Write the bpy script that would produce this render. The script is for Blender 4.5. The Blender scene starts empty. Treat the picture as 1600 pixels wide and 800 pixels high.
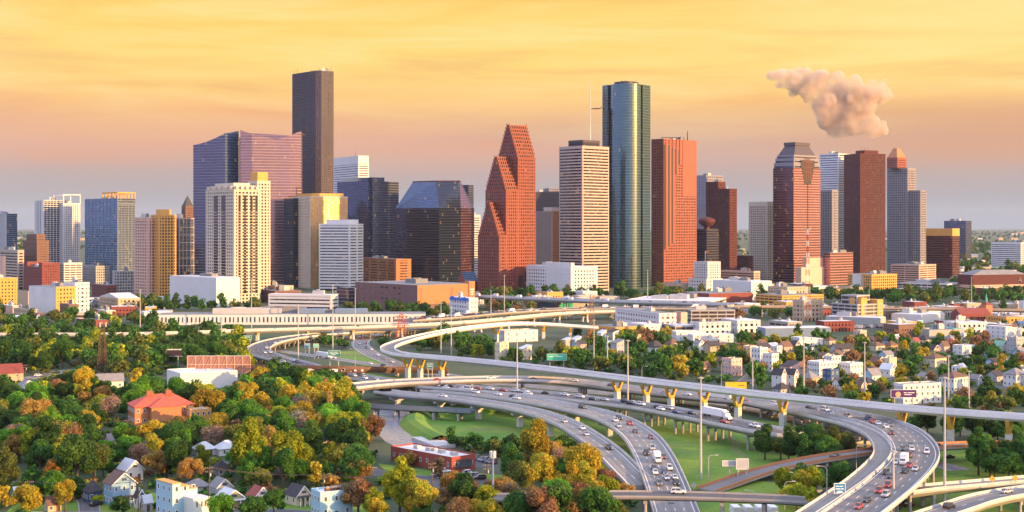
import bpy, math, random
import numpy as np
from mathutils import Vector, Matrix
random.seed(7)
S = bpy.context.scene
COL = S.collection
R = math.radians
# ---------------- camera, sky, sun, exposure ----------------
F, H, HY = 2200.0, 90.0, 352.0            # focal length in photo pixels, camera height (m), horizon row
cd = bpy.data.cameras.new('camera'); cam = bpy.data.objects.new('camera', cd); COL.objects.link(cam)
cam.location = (0, 0, H); cam.rotation_euler = (R(90), 0, 0)
cd.lens = 36.0*F/1600; cd.sensor_width = 36; cd.shift_y = -(400-HY)/1600; cd.clip_start = 1; cd.clip_end = 60000
S.camera = cam
SUN_EL, SUN_AZ = 9.5, 117.0               # azimuth: degrees to the right of the view direction
sdir = Vector((math.sin(R(SUN_AZ))*math.cos(R(SUN_EL)), math.cos(R(SUN_AZ))*math.cos(R(SUN_EL)), math.sin(R(SUN_EL))))
sl = bpy.data.lights.new('sun', 'SUN'); sl.energy = 4.0; sl.angle = R(0.6); sl.color = (1.0, 0.55, 0.18)
so = bpy.data.objects.new('sun', sl); COL.objects.link(so); so.rotation_euler = sdir.to_track_quat('Z', 'Y').to_euler()
S.view_settings.view_transform = 'Standard'; S.view_settings.look = 'None'
S.view_settings.exposure = 1.25; S.view_settings.gamma = 1; S.view_settings.use_curve_mapping = False
S.render.engine = 'CYCLES'
S.cycles.max_bounces = 6; S.cycles.diffuse_bounces = 3; S.cycles.glossy_bounces = 3; S.cycles.transmission_bounces = 3
S.cycles.volume_bounces = 4; S.cycles.transparent_max_bounces = 6; S.cycles.use_denoising = True
S.cycles.caustics_reflective = False; S.cycles.caustics_refractive = False
S.cycles.volume_step_rate = 2.0; S.cycles.volume_max_steps = 128

def lin(c):
    f = lambda v: v/12.92 if v <= 0.04045 else ((v+0.055)/1.055)**2.4
    return tuple(f(x/255.0) for x in c[:3]) + (1.0,)

class NT:
    """small node-graph helper"""
    def __init__(s, tree): s.t = tree; s.n = tree.nodes; s.l = tree.links
    def new(s, typ, **kw):
        nd = s.n.new(typ)
        for k, v in kw.items(): setattr(nd, k, v)
        return nd
    def put(s, sock, v):
        if hasattr(v, 'is_output') or isinstance(v, bpy.types.NodeSocket): s.l.new(v, sock)
        else: sock.default_value = v
    def math(s, op, a, b=0.0, c=None, clamp=False):
        nd = s.new('ShaderNodeMath', operation=op); nd.use_clamp = clamp
        s.put(nd.inputs[0], a); s.put(nd.inputs[1], b)
        if c is not None: s.put(nd.inputs[2], c)
        return nd.outputs[0]
    def vmath(s, op, a, b=(0, 0, 0), out=0):
        nd = s.new('ShaderNodeVectorMath', operation=op); s.put(nd.inputs[0], a); s.put(nd.inputs[1], b)
        return nd.outputs[out]
    def scale(s, a, f):
        nd = s.new('ShaderNodeVectorMath', operation='SCALE'); s.put(nd.inputs[0], a); s.put(nd.inputs[3], f)
        return nd.outputs[0]
    def mix(s, f, a, b, blend='MIX'):
        nd = s.new('ShaderNodeMix', data_type='RGBA', blend_type=blend)
        s.put(nd.inputs[0], f); s.put(nd.inputs[6], a); s.put(nd.inputs[7], b)
        return nd.outputs[2]
    def noise(s, vec, scale, detail=3.0, rough=0.55, dist=0.0):
        nd = s.new('ShaderNodeTexNoise'); s.put(nd.inputs['Vector'], vec)
        nd.inputs['Scale'].default_value = scale; nd.inputs['Detail'].default_value = detail
        nd.inputs['Roughness'].default_value = rough; nd.inputs['Distortion'].default_value = dist
        return nd.outputs['Fac']
    def ramp(s, fac, stops, interp='LINEAR'):
        nd = s.new('ShaderNodeValToRGB'); cr = nd.color_ramp; cr.interpolation = interp
        while len(cr.elements) < len(stops): cr.elements.new(0.5)
        for e, (p, c) in zip(cr.elements, stops): e.position = p; e.color = c
        s.put(nd.inputs[0], fac); return nd.outputs[0]
    def sstep(s, v, a, b):
        nd = s.new('ShaderNodeMapRange', interpolation_type='SMOOTHSTEP'); s.put(nd.inputs[0], v)
        nd.inputs[1].default_value = a; nd.inputs[2].default_value = b
        return nd.outputs[0]

W = bpy.data.worlds.new('World'); S.world = W; W.use_nodes = True
def build_world():
    g = NT(W.node_tree); g.n.clear()
    out = g.new('ShaderNodeOutputWorld'); bg = g.new('ShaderNodeBackground'); g.l.new(bg.outputs[0], out.inputs[0])
    tc = g.new('ShaderNodeTexCoord'); d = tc.outputs['Generated']
    sp = g.new('ShaderNodeSeparateXYZ'); g.l.new(d, sp.inputs[0]); x, y, z = sp.outputs
    sky = g.new('ShaderNodeTexSky', sky_type='NISHITA'); sky.sun_disc = False
    sky.sun_elevation = R(SUN_EL); sky.sun_rotation = R(SUN_AZ); sky.altitude = 50; sky.air_density = 1.2; sky.dust_density = 2.0; sky.ozone_density = 2.0
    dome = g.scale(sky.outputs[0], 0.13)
    dome = g.vmath('ADD', dome, (0.41, 0.39, 0.53))     # lavender fill added to the unseen upper sky to lift the shade
    t = g.math('DIVIDE', z, 0.32, clamp=True)
    # long thin cloud streaks in the golden band
    mp = g.new('ShaderNodeMapping'); g.l.new(d, mp.inputs[0]); mp.inputs['Scale'].default_value = (1.6, 1.6, 16.0); mp.inputs['Rotation'].default_value = (0, R(2.5), 0)
    n1 = g.noise(mp.outputs[0], 3.2, 6.0, 0.6, 0.5); n2 = g.noise(mp.outputs[0], 1.1, 4.0, 0.5, 0.2)
    tt = g.math('ADD', t, g.math('MULTIPLY', g.math('SUBTRACT', n2, 0.5), 0.10))
    warm = g.ramp(tt, [(0.0, lin((164, 168, 178))), (0.06, lin((172, 167, 170))), (0.13, lin((190, 169, 163))), (0.20, lin((216, 175, 148))), (0.27, lin((249, 196, 124))), (0.35, lin((255, 216, 122))), (0.46, lin((254, 212, 112))), (0.62, lin((246, 190, 100))), (0.8, lin((214, 170, 130))), (1.0, lin((150, 150, 165)))])
    st = g.math('MULTIPLY', g.sstep(n1, 0.42, 0.72), g.sstep(t, 0.12, 0.35))
    warm = g.mix(g.math('MULTIPLY', st, 0.6), warm, lin((255, 232, 160)))
    st2 = g.math('MULTIPLY', g.sstep(n1, 0.50, 0.28), g.sstep(t, 0.05, 0.2))
    warm = g.mix(g.math('MULTIPLY', st2, 0.42), warm, lin((224, 160, 112)))
    st3 = g.math('MULTIPLY', g.sstep(n2, 0.46, 0.62), g.math('MULTIPLY', g.sstep(t, 0.10, 0.18), g.sstep(t, 0.32, 0.2)))
    warm = g.mix(g.math('MULTIPLY', st3, 0.38), warm, lin((238, 168, 138)))
    # brighter towards the sun side
    br = g.math('MULTIPLY', g.sstep(x, 0.02, 0.42), g.sstep(t, 0.26, 0.5))
    warm = g.mix(g.math('MULTIPLY', br, 0.7), warm, lin((255, 236, 165)))
    lp = g.math('MULTIPLY', g.math('MULTIPLY', g.sstep(x, 0.12, 0.32), g.sstep(t, 0.09, 0.17)), g.sstep(t, 0.29, 0.2))
    warm = g.mix(g.math('MULTIPLY', lp, 0.5), warm, lin((206, 158, 122)))
    warm = g.scale(warm, 0.44)
    cool = g.ramp(t, [(0.0, lin((160, 152, 184))), (0.2, lin((172, 164, 204))), (0.6, lin((180, 176, 220))), (1.0, lin((174, 180, 222)))])  # unseen sky left and behind, shaped lavender to tint the shade
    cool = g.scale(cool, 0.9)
    a = g.math('ADD', g.math('MULTIPLY', y, 0.6), g.math('MULTIPLY', x, 0.8))
    side = g.sstep(a, -0.35, 0.35)
    low = g.mix(side, cool, warm)
    # glow round the low sun, behind the camera's right shoulder
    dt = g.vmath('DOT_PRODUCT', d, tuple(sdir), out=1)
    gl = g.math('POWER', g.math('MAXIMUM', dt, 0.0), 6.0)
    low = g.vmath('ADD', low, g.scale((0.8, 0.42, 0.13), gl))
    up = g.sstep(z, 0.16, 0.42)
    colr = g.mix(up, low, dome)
    colr = g.mix(g.sstep(z, 0.0, -0.12), colr, (0.10, 0.10, 0.10, 1))
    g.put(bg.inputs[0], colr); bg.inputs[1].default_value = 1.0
build_world()

# ---------------- photo pixel -> place ----------------
def G(px, py, z=0.0):
    Y = (H-z)*F/(py-HY); return Vector(((px-800)*Y/F, Y, z))
def X(px, Y): return (px-800)*Y/F
def Z(py, Y): return H+(HY-py)*Y/F
def PX(v): return 800+v[0]*F/v[1], HY+(H-v[2])*F/v[1]

# ---------------- object helpers ----------------
LM, AUTO, OCC, VIEW = [], [], [], []
LOCAL = set()       # things whose parts are written in the thing's own coordinates
def tag(o, label=None, cat=None, group=None, kind=None):
    if label: o['label'] = label
    if cat: o['category'] = cat
    if group: o['group'] = group
    if kind: o['kind'] = kind
    return o
def empty(name, loc, label=None, cat=None, group=None, rz=0.0):
    o = bpy.data.objects.new(name, None); COL.objects.link(o); o.location = loc; o.rotation_euler = (0, 0, rz)
    o.empty_display_size = 0.5
    return tag(o, label, cat, group)
class MB:
    def __init__(s): s.v = []; s.f = []; s.m = []; s.uv = []
    def face(s, pts, mi=0, uv=None):
        b = len(s.v); s.v.extend([tuple(p) for p in pts]); s.f.append(tuple(range(b, b+len(pts)))); s.m.append(mi)
        s.uv.append(uv)
    def box(s, c, size, rz=0.0, mi=0):
        hx, hy, hz = size[0]/2, size[1]/2, size[2]/2; ca, sa = math.cos(rz), math.sin(rz)
        b = len(s.v)
        for dz in (-hz, hz):
            for dx, dy in ((-hx, -hy), (hx, -hy), (hx, hy), (-hx, hy)):
                s.v.append((c[0]+dx*ca-dy*sa, c[1]+dx*sa+dy*ca, c[2]+dz))
        for q in ((0, 3, 2, 1), (4, 5, 6, 7), (0, 1, 5, 4), (1, 2, 6, 5), (2, 3, 7, 6), (3, 0, 4, 7)):
            s.f.append(tuple(b+i for i in q)); s.m.append(mi); s.uv.append(None)
    def box2(s, a, b, mi=0): s.box([(a[i]+b[i])/2 for i in range(3)], [abs(b[i]-a[i]) for i in range(3)], 0, mi)
    def bar(s, p, q, w, h=None, mi=0):
        p, q = Vector(p), Vector(q); d = q-p; L = d.length
        if L < 1e-6: return
        d /= L; h = h or w
        side = d.cross(Vector((0, 0, 1)))
        side = side.normalized() if side.length > 1e-3 else Vector((1, 0, 0))
        up = side.cross(d).normalized(); b = len(s.v)
        for e in (p, q):
            for i, j in ((-1, -1), (1, -1), (1, 1), (-1, 1)): s.v.append(tuple(e+side*(i*w/2)+up*(j*h/2)))
        for f in ((0, 3, 2, 1), (4, 5, 6, 7), (0, 1, 5, 4), (1, 2, 6, 5), (2, 3, 7, 6), (3, 0, 4, 7)):
            s.f.append(tuple(b+i for i in f)); s.m.append(mi); s.uv.append(None)
    def tube(s, pts, rad, n=8, mi=0):
        rings = []
        for i, p in enumerate(pts):
            p = Vector(p); q = Vector(pts[min(i+1, len(pts)-1)]); o = Vector(pts[max(i-1, 0)]); d = (q-o).normalized()
            a = d.cross(Vector((0.3, 1, 0.1))).normalized(); c = d.cross(a); r = rad[i] if hasattr(rad, '__len__') else rad
            rings.append([len(s.v)+k for k in range(n)])
            for k in range(n): s.v.append(tuple(p+(a*math.cos(k*6.28318/n)+c*math.sin(k*6.28318/n))*r))
        for A, B in zip(rings, rings[1:]):
            for k in range(n): s.f.append((A[k], A[(k+1) % n], B[(k+1) % n], B[k])); s.m.append(mi); s.uv.append(None)
        for rr, fl in ((rings[0], 1), (rings[-1], 0)):
            s.f.append(tuple(rr[::-1] if fl else rr)); s.m.append(mi); s.uv.append(None)
    def prism(s, poly, z0, z1, mi=0, cap=None, bottom=True):
        """poly counter-clockwise; z1 may be a list of heights; side faces carry metre UVs"""
        n = len(poly); zt = z1 if hasattr(z1, '__len__') else [z1]*n; u = 0.0
        for i in range(n):
            p, q = poly[i], poly[(i+1) % n]; L = math.hypot(q[0]-p[0], q[1]-p[1]); za, zb = zt[i], zt[(i+1) % n]
            s.face([(p[0], p[1], z0), (q[0], q[1], z0), (q[0], q[1], zb), (p[0], p[1], za)], mi, [(u, z0), (u+L, z0), (u+L, zb), (u, za)])
            u += L+7.3
        s.face([(poly[i][0], poly[i][1], zt[i]) for i in range(n)], mi if cap is None else cap, [(0.0, 0.0)]*n)
        if bottom: s.face([(poly[i][0], poly[i][1], z0) for i in range(n)][::-1], mi if cap is None else cap, [(0.0, 0.0)]*n)
    def build(s, name, mats, parent=None, smooth=False, origin=None):
        if not s.f: return None
        me = bpy.data.meshes.new(name)
        if origin is not None: o_ = Vector(origin)
        else:
            o_, q = Vector((0, 0, 0)), parent
            while q is not None:
                if q.name in LOCAL: o_ = Vector((0, 0, 0)); break
                o_ = o_+q.location; q = q.parent
        me.from_pydata([(a-o_[0], b-o_[1], c-o_[2]) for a, b, c in s.v], [], s.f)
        mats = mats if isinstance(mats, (list, tuple)) else [mats]
        for m in mats: me.materials.append(m)
        me.polygons.foreach_set('material_index', s.m)
        if any(q is not None for q in s.uv):
            lay = me.uv_layers.new(name='UVMap'); dat = []
            for f, q in zip(s.f, s.uv):
                for k in range(len(f)): dat.extend(q[k] if q is not None else (0.0, 0.0))
            lay.data.foreach_set('uv', dat)
        if smooth: me.polygons.foreach_set('use_smooth', [True]*len(s.f))
        me.update()
        o = bpy.data.objects.new(name, me); COL.objects.link(o)
        if parent: o.parent = parent
        elif origin is not None: o.location = origin
        return o

# ---------------- materials ----------------
MATS = {}
def bsdf_mat(name):
    m = bpy.data.materials.new(name); m.use_nodes = True
    g = NT(m.node_tree); b = g.n['Principled BSDF']; return m, g, b
def mat(name, col, rough=0.8, var=0.18, scale=0.25, spec=0.3, metal=0.0, col2=None, fine=0.0):
    """paint, stone, tile ... with uneven, weathered colour"""
    if name in MATS: return MATS[name]
    m, g, b = bsdf_mat(name); MATS[name] = m
    tc = g.new('ShaderNodeTexCoord'); n = g.noise(tc.outputs['Object'], scale, 5.0, 0.6)
    f = g.math('MULTIPLY_ADD', g.math('SUBTRACT', n, 0.5), 2.4*var, 1.0)
    if fine:
        n2 = g.noise(tc.outputs['Object'], scale*9, 3.0, 0.6); f = g.math('MULTIPLY', f, g.math('MULTIPLY_ADD', g.math('SUBTRACT', n2, 0.5), 2.4*fine, 1.0))
    c = tuple(col[:3])+(1,)
    if col2: cc = g.mix(g.sstep(g.noise(tc.outputs['Object'], scale*0.6, 4.0), 0.45, 0.62), c, tuple(col2[:3])+(1,))
    else:
        cc = g.new('ShaderNodeRGB'); cc.outputs[0].default_value = c; cc = cc.outputs[0]
    g.put(b.inputs['Base Color'], g.scale(cc, f)); b.inputs['Roughness'].default_value = rough
    b.inputs['Specular IOR Level'].default_value = spec; b.inputs['Metallic'].default_value = metal
    return m
def glass(name, col, bay=3.0, fh=4.0, metal=0.6, rough=0.08, mull=None, mw=0.08, mh=0.12, wob=0.02, lit=0.985, var=0.5, spec=0.8, band=None, coat=0.0):
    """window glass or curtain wall: each pane leans and tints a little differently, a few panes have the lights on"""
    if name in MATS: return MATS[name]
    m, g, b = bsdf_mat(name); MATS[name] = m
    uv = g.new('ShaderNodeUVMap').outputs[0]
    sp = g.new('ShaderNodeSeparateXYZ'); g.l.new(uv, sp.inputs[0])
    us = g.math('DIVIDE', sp.outputs[0], bay); vs = g.math('DIVIDE', sp.outputs[1], fh)
    cb = g.new('ShaderNodeCombineXYZ'); g.put(cb.inputs[0], g.math('FLOOR', us)); g.put(cb.inputs[1], g.math('FLOOR', vs))
    wn = g.new('ShaderNodeTexWhiteNoise', noise_dimensions='2D'); g.put(wn.inputs['Vector'], cb.outputs[0])
    tcn = g.noise(uv, 0.02, 3.0)
    f = g.math('ADD', g.math('MULTIPLY_ADD', wn.outputs['Value'], var, 1.0-var/2), g.math('MULTIPLY', g.math('SUBTRACT', tcn, 0.5), 0.5))
    c = g.new('ShaderNodeRGB'); c.outputs[0].default_value = tuple(col[:3])+(1,)
    c = g.scale(c.outputs[0], f)
    b.inputs['Metallic'].default_value = metal; b.inputs['Roughness'].default_value = rough; b.inputs['Specular IOR Level'].default_value = spec
    if coat: b.inputs['Coat Weight'].default_value = coat; b.inputs['Coat Roughness'].default_value = 0.2; b.inputs['Coat IOR'].default_value = 1.55
    if mull:
        k = g.math('MAXIMUM', g.math('LESS_THAN', g.math('FRACT', us), mw), g.math('LESS_THAN', g.math('FRACT', vs), mh))
        c = g.mix(k, c, tuple(mull[:3])+(1,)); g.put(b.inputs['Roughness'], g.math('MULTIPLY_ADD', k, 0.4, rough)); g.put(b.inputs['Metallic'], g.math('MULTIPLY', g.math('SUBTRACT', 1.0, k), metal))
    if not mull:        # blinds and pale rooms behind some of the panes
        wn3 = g.new('ShaderNodeTexWhiteNoise', noise_dimensions='2D'); g.put(wn3.inputs['Vector'], g.vmath('ADD', cb.outputs[0], (7.7, 91.3, 0)))
        c = g.mix(g.math('MULTIPLY', g.sstep(wn3.outputs['Value'], .72, 1.0), .55), c, (0.20, 0.17, 0.14, 1))
    g.put(b.inputs['Base Color'], c)
    geo = g.new('ShaderNodeNewGeometry')
    pn = g.noise(uv, 0.06, 3.0)
    w1 = g.scale(g.vmath('SUBTRACT', wn.outputs['Color'], (0.5, 0.5, 0.5)), wob)
    nn = g.vmath('NORMALIZE', g.vmath('ADD', geo.outputs['Normal'], w1)); g.put(b.inputs['Normal'], nn)
    if lit < 1:
        wn2 = g.new('ShaderNodeTexWhiteNoise', noise_dimensions='2D'); g.put(wn2.inputs['Vector'], g.vmath('ADD', cb.outputs[0], (31.7, 11.3, 0)))
        on = g.math('GREATER_THAN', wn2.outputs['Value'], lit)
        b.inputs['Emission Color'].default_value = (1.0, 0.55, 0.22, 1); g.put(b.inputs['Emission Strength'], g.math('MULTIPLY', on, 0.14))
    return m

# ---------------- ground ----------------
def build_ground():
    m, g, b = bsdf_mat('ground_soil_and_grass')
    tc = g.new('ShaderNodeTexCoord'); p = tc.outputs['Object']
    n1 = g.noise(p, 0.012, 5.0, 0.6); n2 = g.noise(p, 0.09, 5.0, 0.65); n3 = g.noise(p, 0.0016, 4.0, 0.6)
    c = g.mix(g.sstep(n1, 0.42, 0.6), (0.03, 0.065, 0.016, 1), (0.06, 0.075, 0.03, 1))
    c = g.mix(g.sstep(n2, 0.56, 0.72), c, (0.085, 0.085, 0.055, 1))
    c = g.mix(g.math('MULTIPLY', g.sstep(n3, 0.5, 0.62), 0.6), c, (0.05, 0.065, 0.035, 1))
    g.put(b.inputs['Base Color'], c); b.inputs['Roughness'].default_value = 0.95
    mb = MB()
    mb.face([(-16000, -300, 0), (16000, -300, 0), (16000, 30000, 0), (-16000, 30000, 0)])
    o = mb.build('ground', m); tag(o, kind='structure')
build_ground()
# ---------------- downtown towers ----------------
def M_(n, c, **k): return mat(n, c, **k)
M_('roof_grey', (0.20, 0.20, 0.20), var=0.3, scale=0.08); M_('roof_white', (0.62, 0.61, 0.58), var=0.2, scale=0.06)
M_('steel_dark', (0.05, 0.05, 0.055), rough=0.5); M_('steel_pale', (0.45, 0.44, 0.42), rough=0.5)
M_('granite_red', (0.22, 0.055, 0.035), var=0.12, scale=0.1, rough=0.55); M_('granite_pink', (0.27, 0.083, 0.056), var=0.1, scale=0.1, rough=0.45)
M_('granite_brown', (0.095, 0.028, 0.025), var=0.12, scale=0.1, rough=0.8); M_('granite_grey', (0.24, 0.225, 0.24), var=0.1, scale=0.1, rough=0.6)
M_('granite_dark', (0.08, 0.064, 0.076), var=0.12, scale=0.1, rough=0.6)
M_('stone_pale', (0.46, 0.355, 0.30), var=0.12, scale=0.08); M_('stone_cream', (0.56, 0.47, 0.37), var=0.12, scale=0.08)
M_('concrete_white', (0.62, 0.60, 0.58), var=0.1, scale=0.08); M_('concrete_grey', (0.36, 0.355, 0.34), var=0.2, scale=0.08)
M_('brick_red', (0.20, 0.055, 0.045), var=0.2, scale=0.2, fine=0.15); M_('brick_brown', (0.17, 0.10, 0.075), var=0.2, scale=0.2, fine=0.15)
M_('brick_orange', (0.42, 0.18, 0.08), var=0.18, scale=0.2, fine=0.12); M_('stucco_tan', (0.48, 0.36, 0.24), var=0.15, scale=0.1)  # the orange also carries painted sunlight on some walls and railings
M_('stucco_sunlit_gold', (0.62, 0.32, 0.08), var=0.12, scale=0.1); M_('stucco_peach', (0.62, 0.40, 0.30), var=0.12, scale=0.1)  # gold stucco: low sunlight put into the colour
M_('brick_mauve', (0.17, 0.095, 0.095), var=0.15, scale=0.2, fine=0.15); M_('dark_panel', (0.05, 0.035, 0.035), rough=0.4)
M_('metal_blue_grey', (0.16, 0.23, 0.33), rough=0.5); M_('trim_dark_red', (0.2, 0.05, 0.04))
glass('win_dark', (0.016, 0.018, 0.024), metal=0.0, rough=0.07, spec=0.45, var=0.9, wob=0.015)
glass('win_brown', (0.02, 0.012, 0.012), metal=0.0, rough=0.08, spec=0.45, var=0.8, wob=0.015)
glass('win_blue', (0.10, 0.15, 0.23), metal=0.45, rough=0.08, var=0.6)
glass('cw_violet', (0.075, 0.085, 0.14), 1.6, 4.2, 0.8, 0.07, (0.24, 0.22, 0.25), 0.07, 0.14, 0.012, 0.9985, 0.16)
glass('cw_rose', (0.23, 0.15, 0.165), 1.6, 4.2, 0.75, 0.10, (0.33, 0.22, 0.22), 0.09, 0.18, 0.02, 0.9985, 0.16)
glass('cw_sky', (0.14, 0.24, 0.40), 1.6, 4.2, 0.8, 0.05, (0.16, 0.2, 0.26), 0.06, 0.1, 0.01, 0.9985, 0.18)
glass('cw_navy', (0.06, 0.085, 0.16), 1.6, 4.0, 0.7, 0.07, (0.04, 0.05, 0.075), 0.1, 0.2, 0.015, 0.996, 0.5)
glass('cw_black', (0.022, 0.022, 0.048), 1.5, 3.9, 0.6, 0.07, (0.025, 0.02, 0.025), 0.12, 0.3, 0.03, 0.996, 0.8)
glass('cw_teal', (0.03, 0.11, 0.125), 1.5, 4.0, 0.85, 0.10, (0.05, 0.10, 0.12), 0.1, 0.12, 0.045, 0.9985, 0.3, coat=1.0)
glass('cw_tealdark', (0.025, 0.035, 0.055), 1.5, 4.0, 0.6, 0.08, (0.02, 0.03, 0.04), 0.1, 0.12, 0.02, 0.99, 0.4)
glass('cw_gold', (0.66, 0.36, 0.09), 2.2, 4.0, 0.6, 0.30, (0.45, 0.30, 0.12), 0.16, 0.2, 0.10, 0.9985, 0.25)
glass('cw_red', (0.10, 0.035, 0.045), 1.5, 4.0, 0.7, 0.07, (0.09, 0.035, 0.035), 0.1, 0.28, 0.012, 0.99, 0.3)
glass('cw_pink_reflection', (0.25, 0.105, 0.10), 1.5, 4.0, 0.75, 0.10, (0.36, 0.16, 0.14), 0.10, 0.26, 0.02, 0.995, 0.22)  # pink sky reflection put into the glass colour
glass('cw_bluedark', (0.03, 0.055, 0.11), 1.8, 3.6, 0.6, 0.06, (0.04, 0.05, 0.07), 0.1, 0.22, 0.02, 0.99, 0.8)
glass('cw_blue', (0.06, 0.13, 0.24), 1.8, 3.4, 0.65, 0.06, (0.10, 0.13, 0.18), 0.1, 0.22, 0.02, 0.985, 0.6)

def St(wall, gl='win_dark', fh=4.0, sp=1.7, bay=3.2, pw=1.2, sd=0.45, pd=0.5, pier=None): return dict(wall=wall, glass=gl, fh=fh, sp=sp, bay=bay, pw=pw, sd=sd, pd=pd, pier=pier or wall)
STY = {
 'grid_dark': St('granite_dark', fh=4.1, sp=1.7, bay=3.6, pw=1.6, pd=.6), 'grid_red': St('granite_red', fh=4.2, sp=1.8, bay=3.8, pw=1.7, gl='win_brown'),
 'grid_pink': St('granite_pink', fh=4.1, sp=1.9, bay=3.6, pw=1.5, gl='win_brown'), 'grid_brown': St('granite_brown', fh=4.1, sp=1.9, bay=4.0, pw=1.9, gl='win_brown'),
 'grid_grey': St('granite_grey', fh=4.3, sp=1.9, bay=4.4, pw=1.9), 'grid_white': St('concrete_white', fh=3.9, sp=1.9, bay=3.4, pw=1.7),
 'band_pale': St('stone_pale', fh=4.0, sp=2.0, bay=400, pw=1.4, gl='win_brown'), 'band_white': St('concrete_white', fh=4.0, sp=2.5, bay=400, pw=1.2),
 'fins_dark': St('granite_dark', fh=200, sp=3, bay=1.9, pw=0.7, pd=0.6, gl='cw_black'), 'fins_red': St('brick_orange', fh=4, sp=0.9, bay=1.9, pw=0.9, pd=0.6, gl='win_brown'),
 'apt_tan': St('stone_cream', fh=3.8, sp=1.6, bay=4.4, pw=1.9), 'apt_white': St('concrete_white', fh=3.2, sp=1.3, bay=3.4, pw=1.5),
 'apt_gold': St('stucco_sunlit_gold', fh=3.7, sp=1.5, bay=3.8, pw=1.5, gl='win_brown'), 'brick': St('brick_red', fh=3.6, sp=1.9, bay=3.2, pw=1.8), 'brick_br': St('brick_brown', fh=3.6, sp=1.9, bay=3.0, pw=1.7),
 'apt_pink': St('stucco_peach', fh=3.7, sp=1.6, bay=4.0, pw=1.8), 'office_lo': St('concrete_grey', fh=3.8, sp=1.8, bay=3.4, pw=1.3), 'white_lo': St('concrete_white', fh=4.4, sp=2.3, bay=4.8, pw=2.5), 'tan_lo': St('stucco_tan', fh=4, sp=2.2, bay=4.5, pw=2.4),
 'garage': St('concrete_grey', fh=3.4, sp=1.3, bay=9.0, pw=0.7, gl='dark_panel', pd=0.3), 'garage_w': St('concrete_white', fh=3.4, sp=1.5, bay=9.0, pw=0.7, gl='dark_panel', pd=0.3),
 'garage_r': St('brick_red', fh=3.4, sp=1.6, bay=8.0, pw=0.9, gl='dark_panel', pd=0.3), 'garage_o': St('stucco_sunlit_gold', fh=3.4, sp=1.6, bay=8.0, pw=0.9, gl='dark_panel', pd=0.3), 'garage_p': St('stucco_peach', fh=3.4, sp=1.7, bay=30.0, pw=0.9, gl='dark_panel', pd=0.3),
 'office_o': St('brick_orange', fh=4.0, sp=2.4, bay=30, pw=6.0, gl='win_brown'), 'gold_lo': St('stucco_sunlit_gold', fh=3.9, sp=2.0, bay=3.8, pw=2.0), 'mauve_lo': St('brick_mauve', fh=4.2, sp=3.2, bay=9, pw=7.0),
 'crown': St('granite_grey', fh=4.4, sp=2.4, bay=400, pw=1.4),
 'curtain': None,
}
def facade(mb_s, mb_p, p, q, z0, z1, st, first=None):
    p, q = Vector((p[0], p[1])), Vector((q[0], q[1])); L = (q-p).length
    if L < 1.5 or z1-z0 < 2: return
    d = (q-p)/L; n = Vector((d.y, -d.x)); ang = math.atan2(d.y, d.x)
    k = 0; z = z0+(first if first is not None else st['fh'])
    hs = []
    while z < z1-0.3*st['fh']: hs.append((z-st['sp']/2, z+st['sp']/2)); z += st['fh']
    hs.append((z1-st['sp']*0.8, z1+0.4))
    for a, b in hs:
        e = st['sd']; c = p+d*((L+e)/2)+n*(e/2-0.05); mb_s.box((c.x, c.y, (a+b)/2), (L+e, e+0.1, b-a), ang)
    nb = max(1, round(L/st['bay'])); bw = L/nb
    for i in range(nb+1):
        w = st['pw']; s = min(max(i*bw, w/2), L-w/2-0.02); e = st['pd']
        c = p+d*s+n*(e/2-0.07); mb_p.box((c.x, c.y, (z0+z1)/2+0.1), (w, e+0.1, z1-z0+0.35), ang)
def rect(xl, xc, xr, Y, th=42):
    """footprint seen as left wall xl..xc and right wall xc..xr, near corner Y metres away"""
    t = R(th); ct, st = math.cos(t), math.sin(t); C = Vector((X(xc, Y), Y)); kl, kr = (xl-800)/F, (xr-800)/F
    L = (kr*Y-C.x)/(ct-kr*st); Mm = (C.x-kl*Y)/(st+kl*ct); u = Vector((ct, st)); v = Vector((-st, ct))
    L, Mm = min(L, 120) if L > 0 else 25, min(Mm, 120) if Mm > 0 else 25
    if L <= 0 or Mm <= 0 or L > 130 or Mm > 130: print('RECT', xl, xc, xr, round(L), round(Mm))
    return [C, C+u*L, C+u*L+v*Mm, C+v*Mm]
def front(xl, xr, Y, depth, th=8):
    t = R(th); w = X(xr, Y)-X(xl, Y); w = w/(math.cos(t)); u = Vector((math.cos(t), math.sin(t))); v = Vector((-u.y, u.x)); C = Vector((X(xl, Y), Y))
    return [C, C+u*w, C+u*w+v*depth, C+v*depth]
def inset(poly, k):
    c = sum((Vector(p) for p in poly), Vector((0, 0)))/len(poly); return [c+(Vector(p)-c)*k for p in poly]
def cen(poly): return sum((Vector(p) for p in poly), Vector((0, 0)))/len(poly)
def volume(root, poly, z0, z1, style, wallname='window_wall', sides=None, gl=None, roof='roof_grey'):
    """one vertical block: glazed core, floor bands and piers as real relief, roof slab"""
    st = STY.get(style); g = MATS[gl or (st['glass'] if st else 'cw_blue')]
    mb = MB(); mb.prism(poly, z0, z1, 0, cap=1); mb.build(wallname, [g, MATS[roof]], root)
    if st:
        a, b = MB(), MB(); n = len(poly)
        for i in range(n):
            p, q = poly[i], poly[(i+1) % n]; nx, ny = q[1]-p[1], -(q[0]-p[0])
            if ny > 0.35*math.hypot(nx, ny): continue
            facade(a, b, p, q, z0, z1, st)
        a.build('floor_band', MATS[st['wall']], root); b.build('pier', MATS[st['pier']], root)
    mb = MB(); pp = inset(poly, 0.97); mb.prism(pp, z1+0.003, z1+0.25); mb.build('roof', MATS[roof], root)
    return mb
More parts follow.
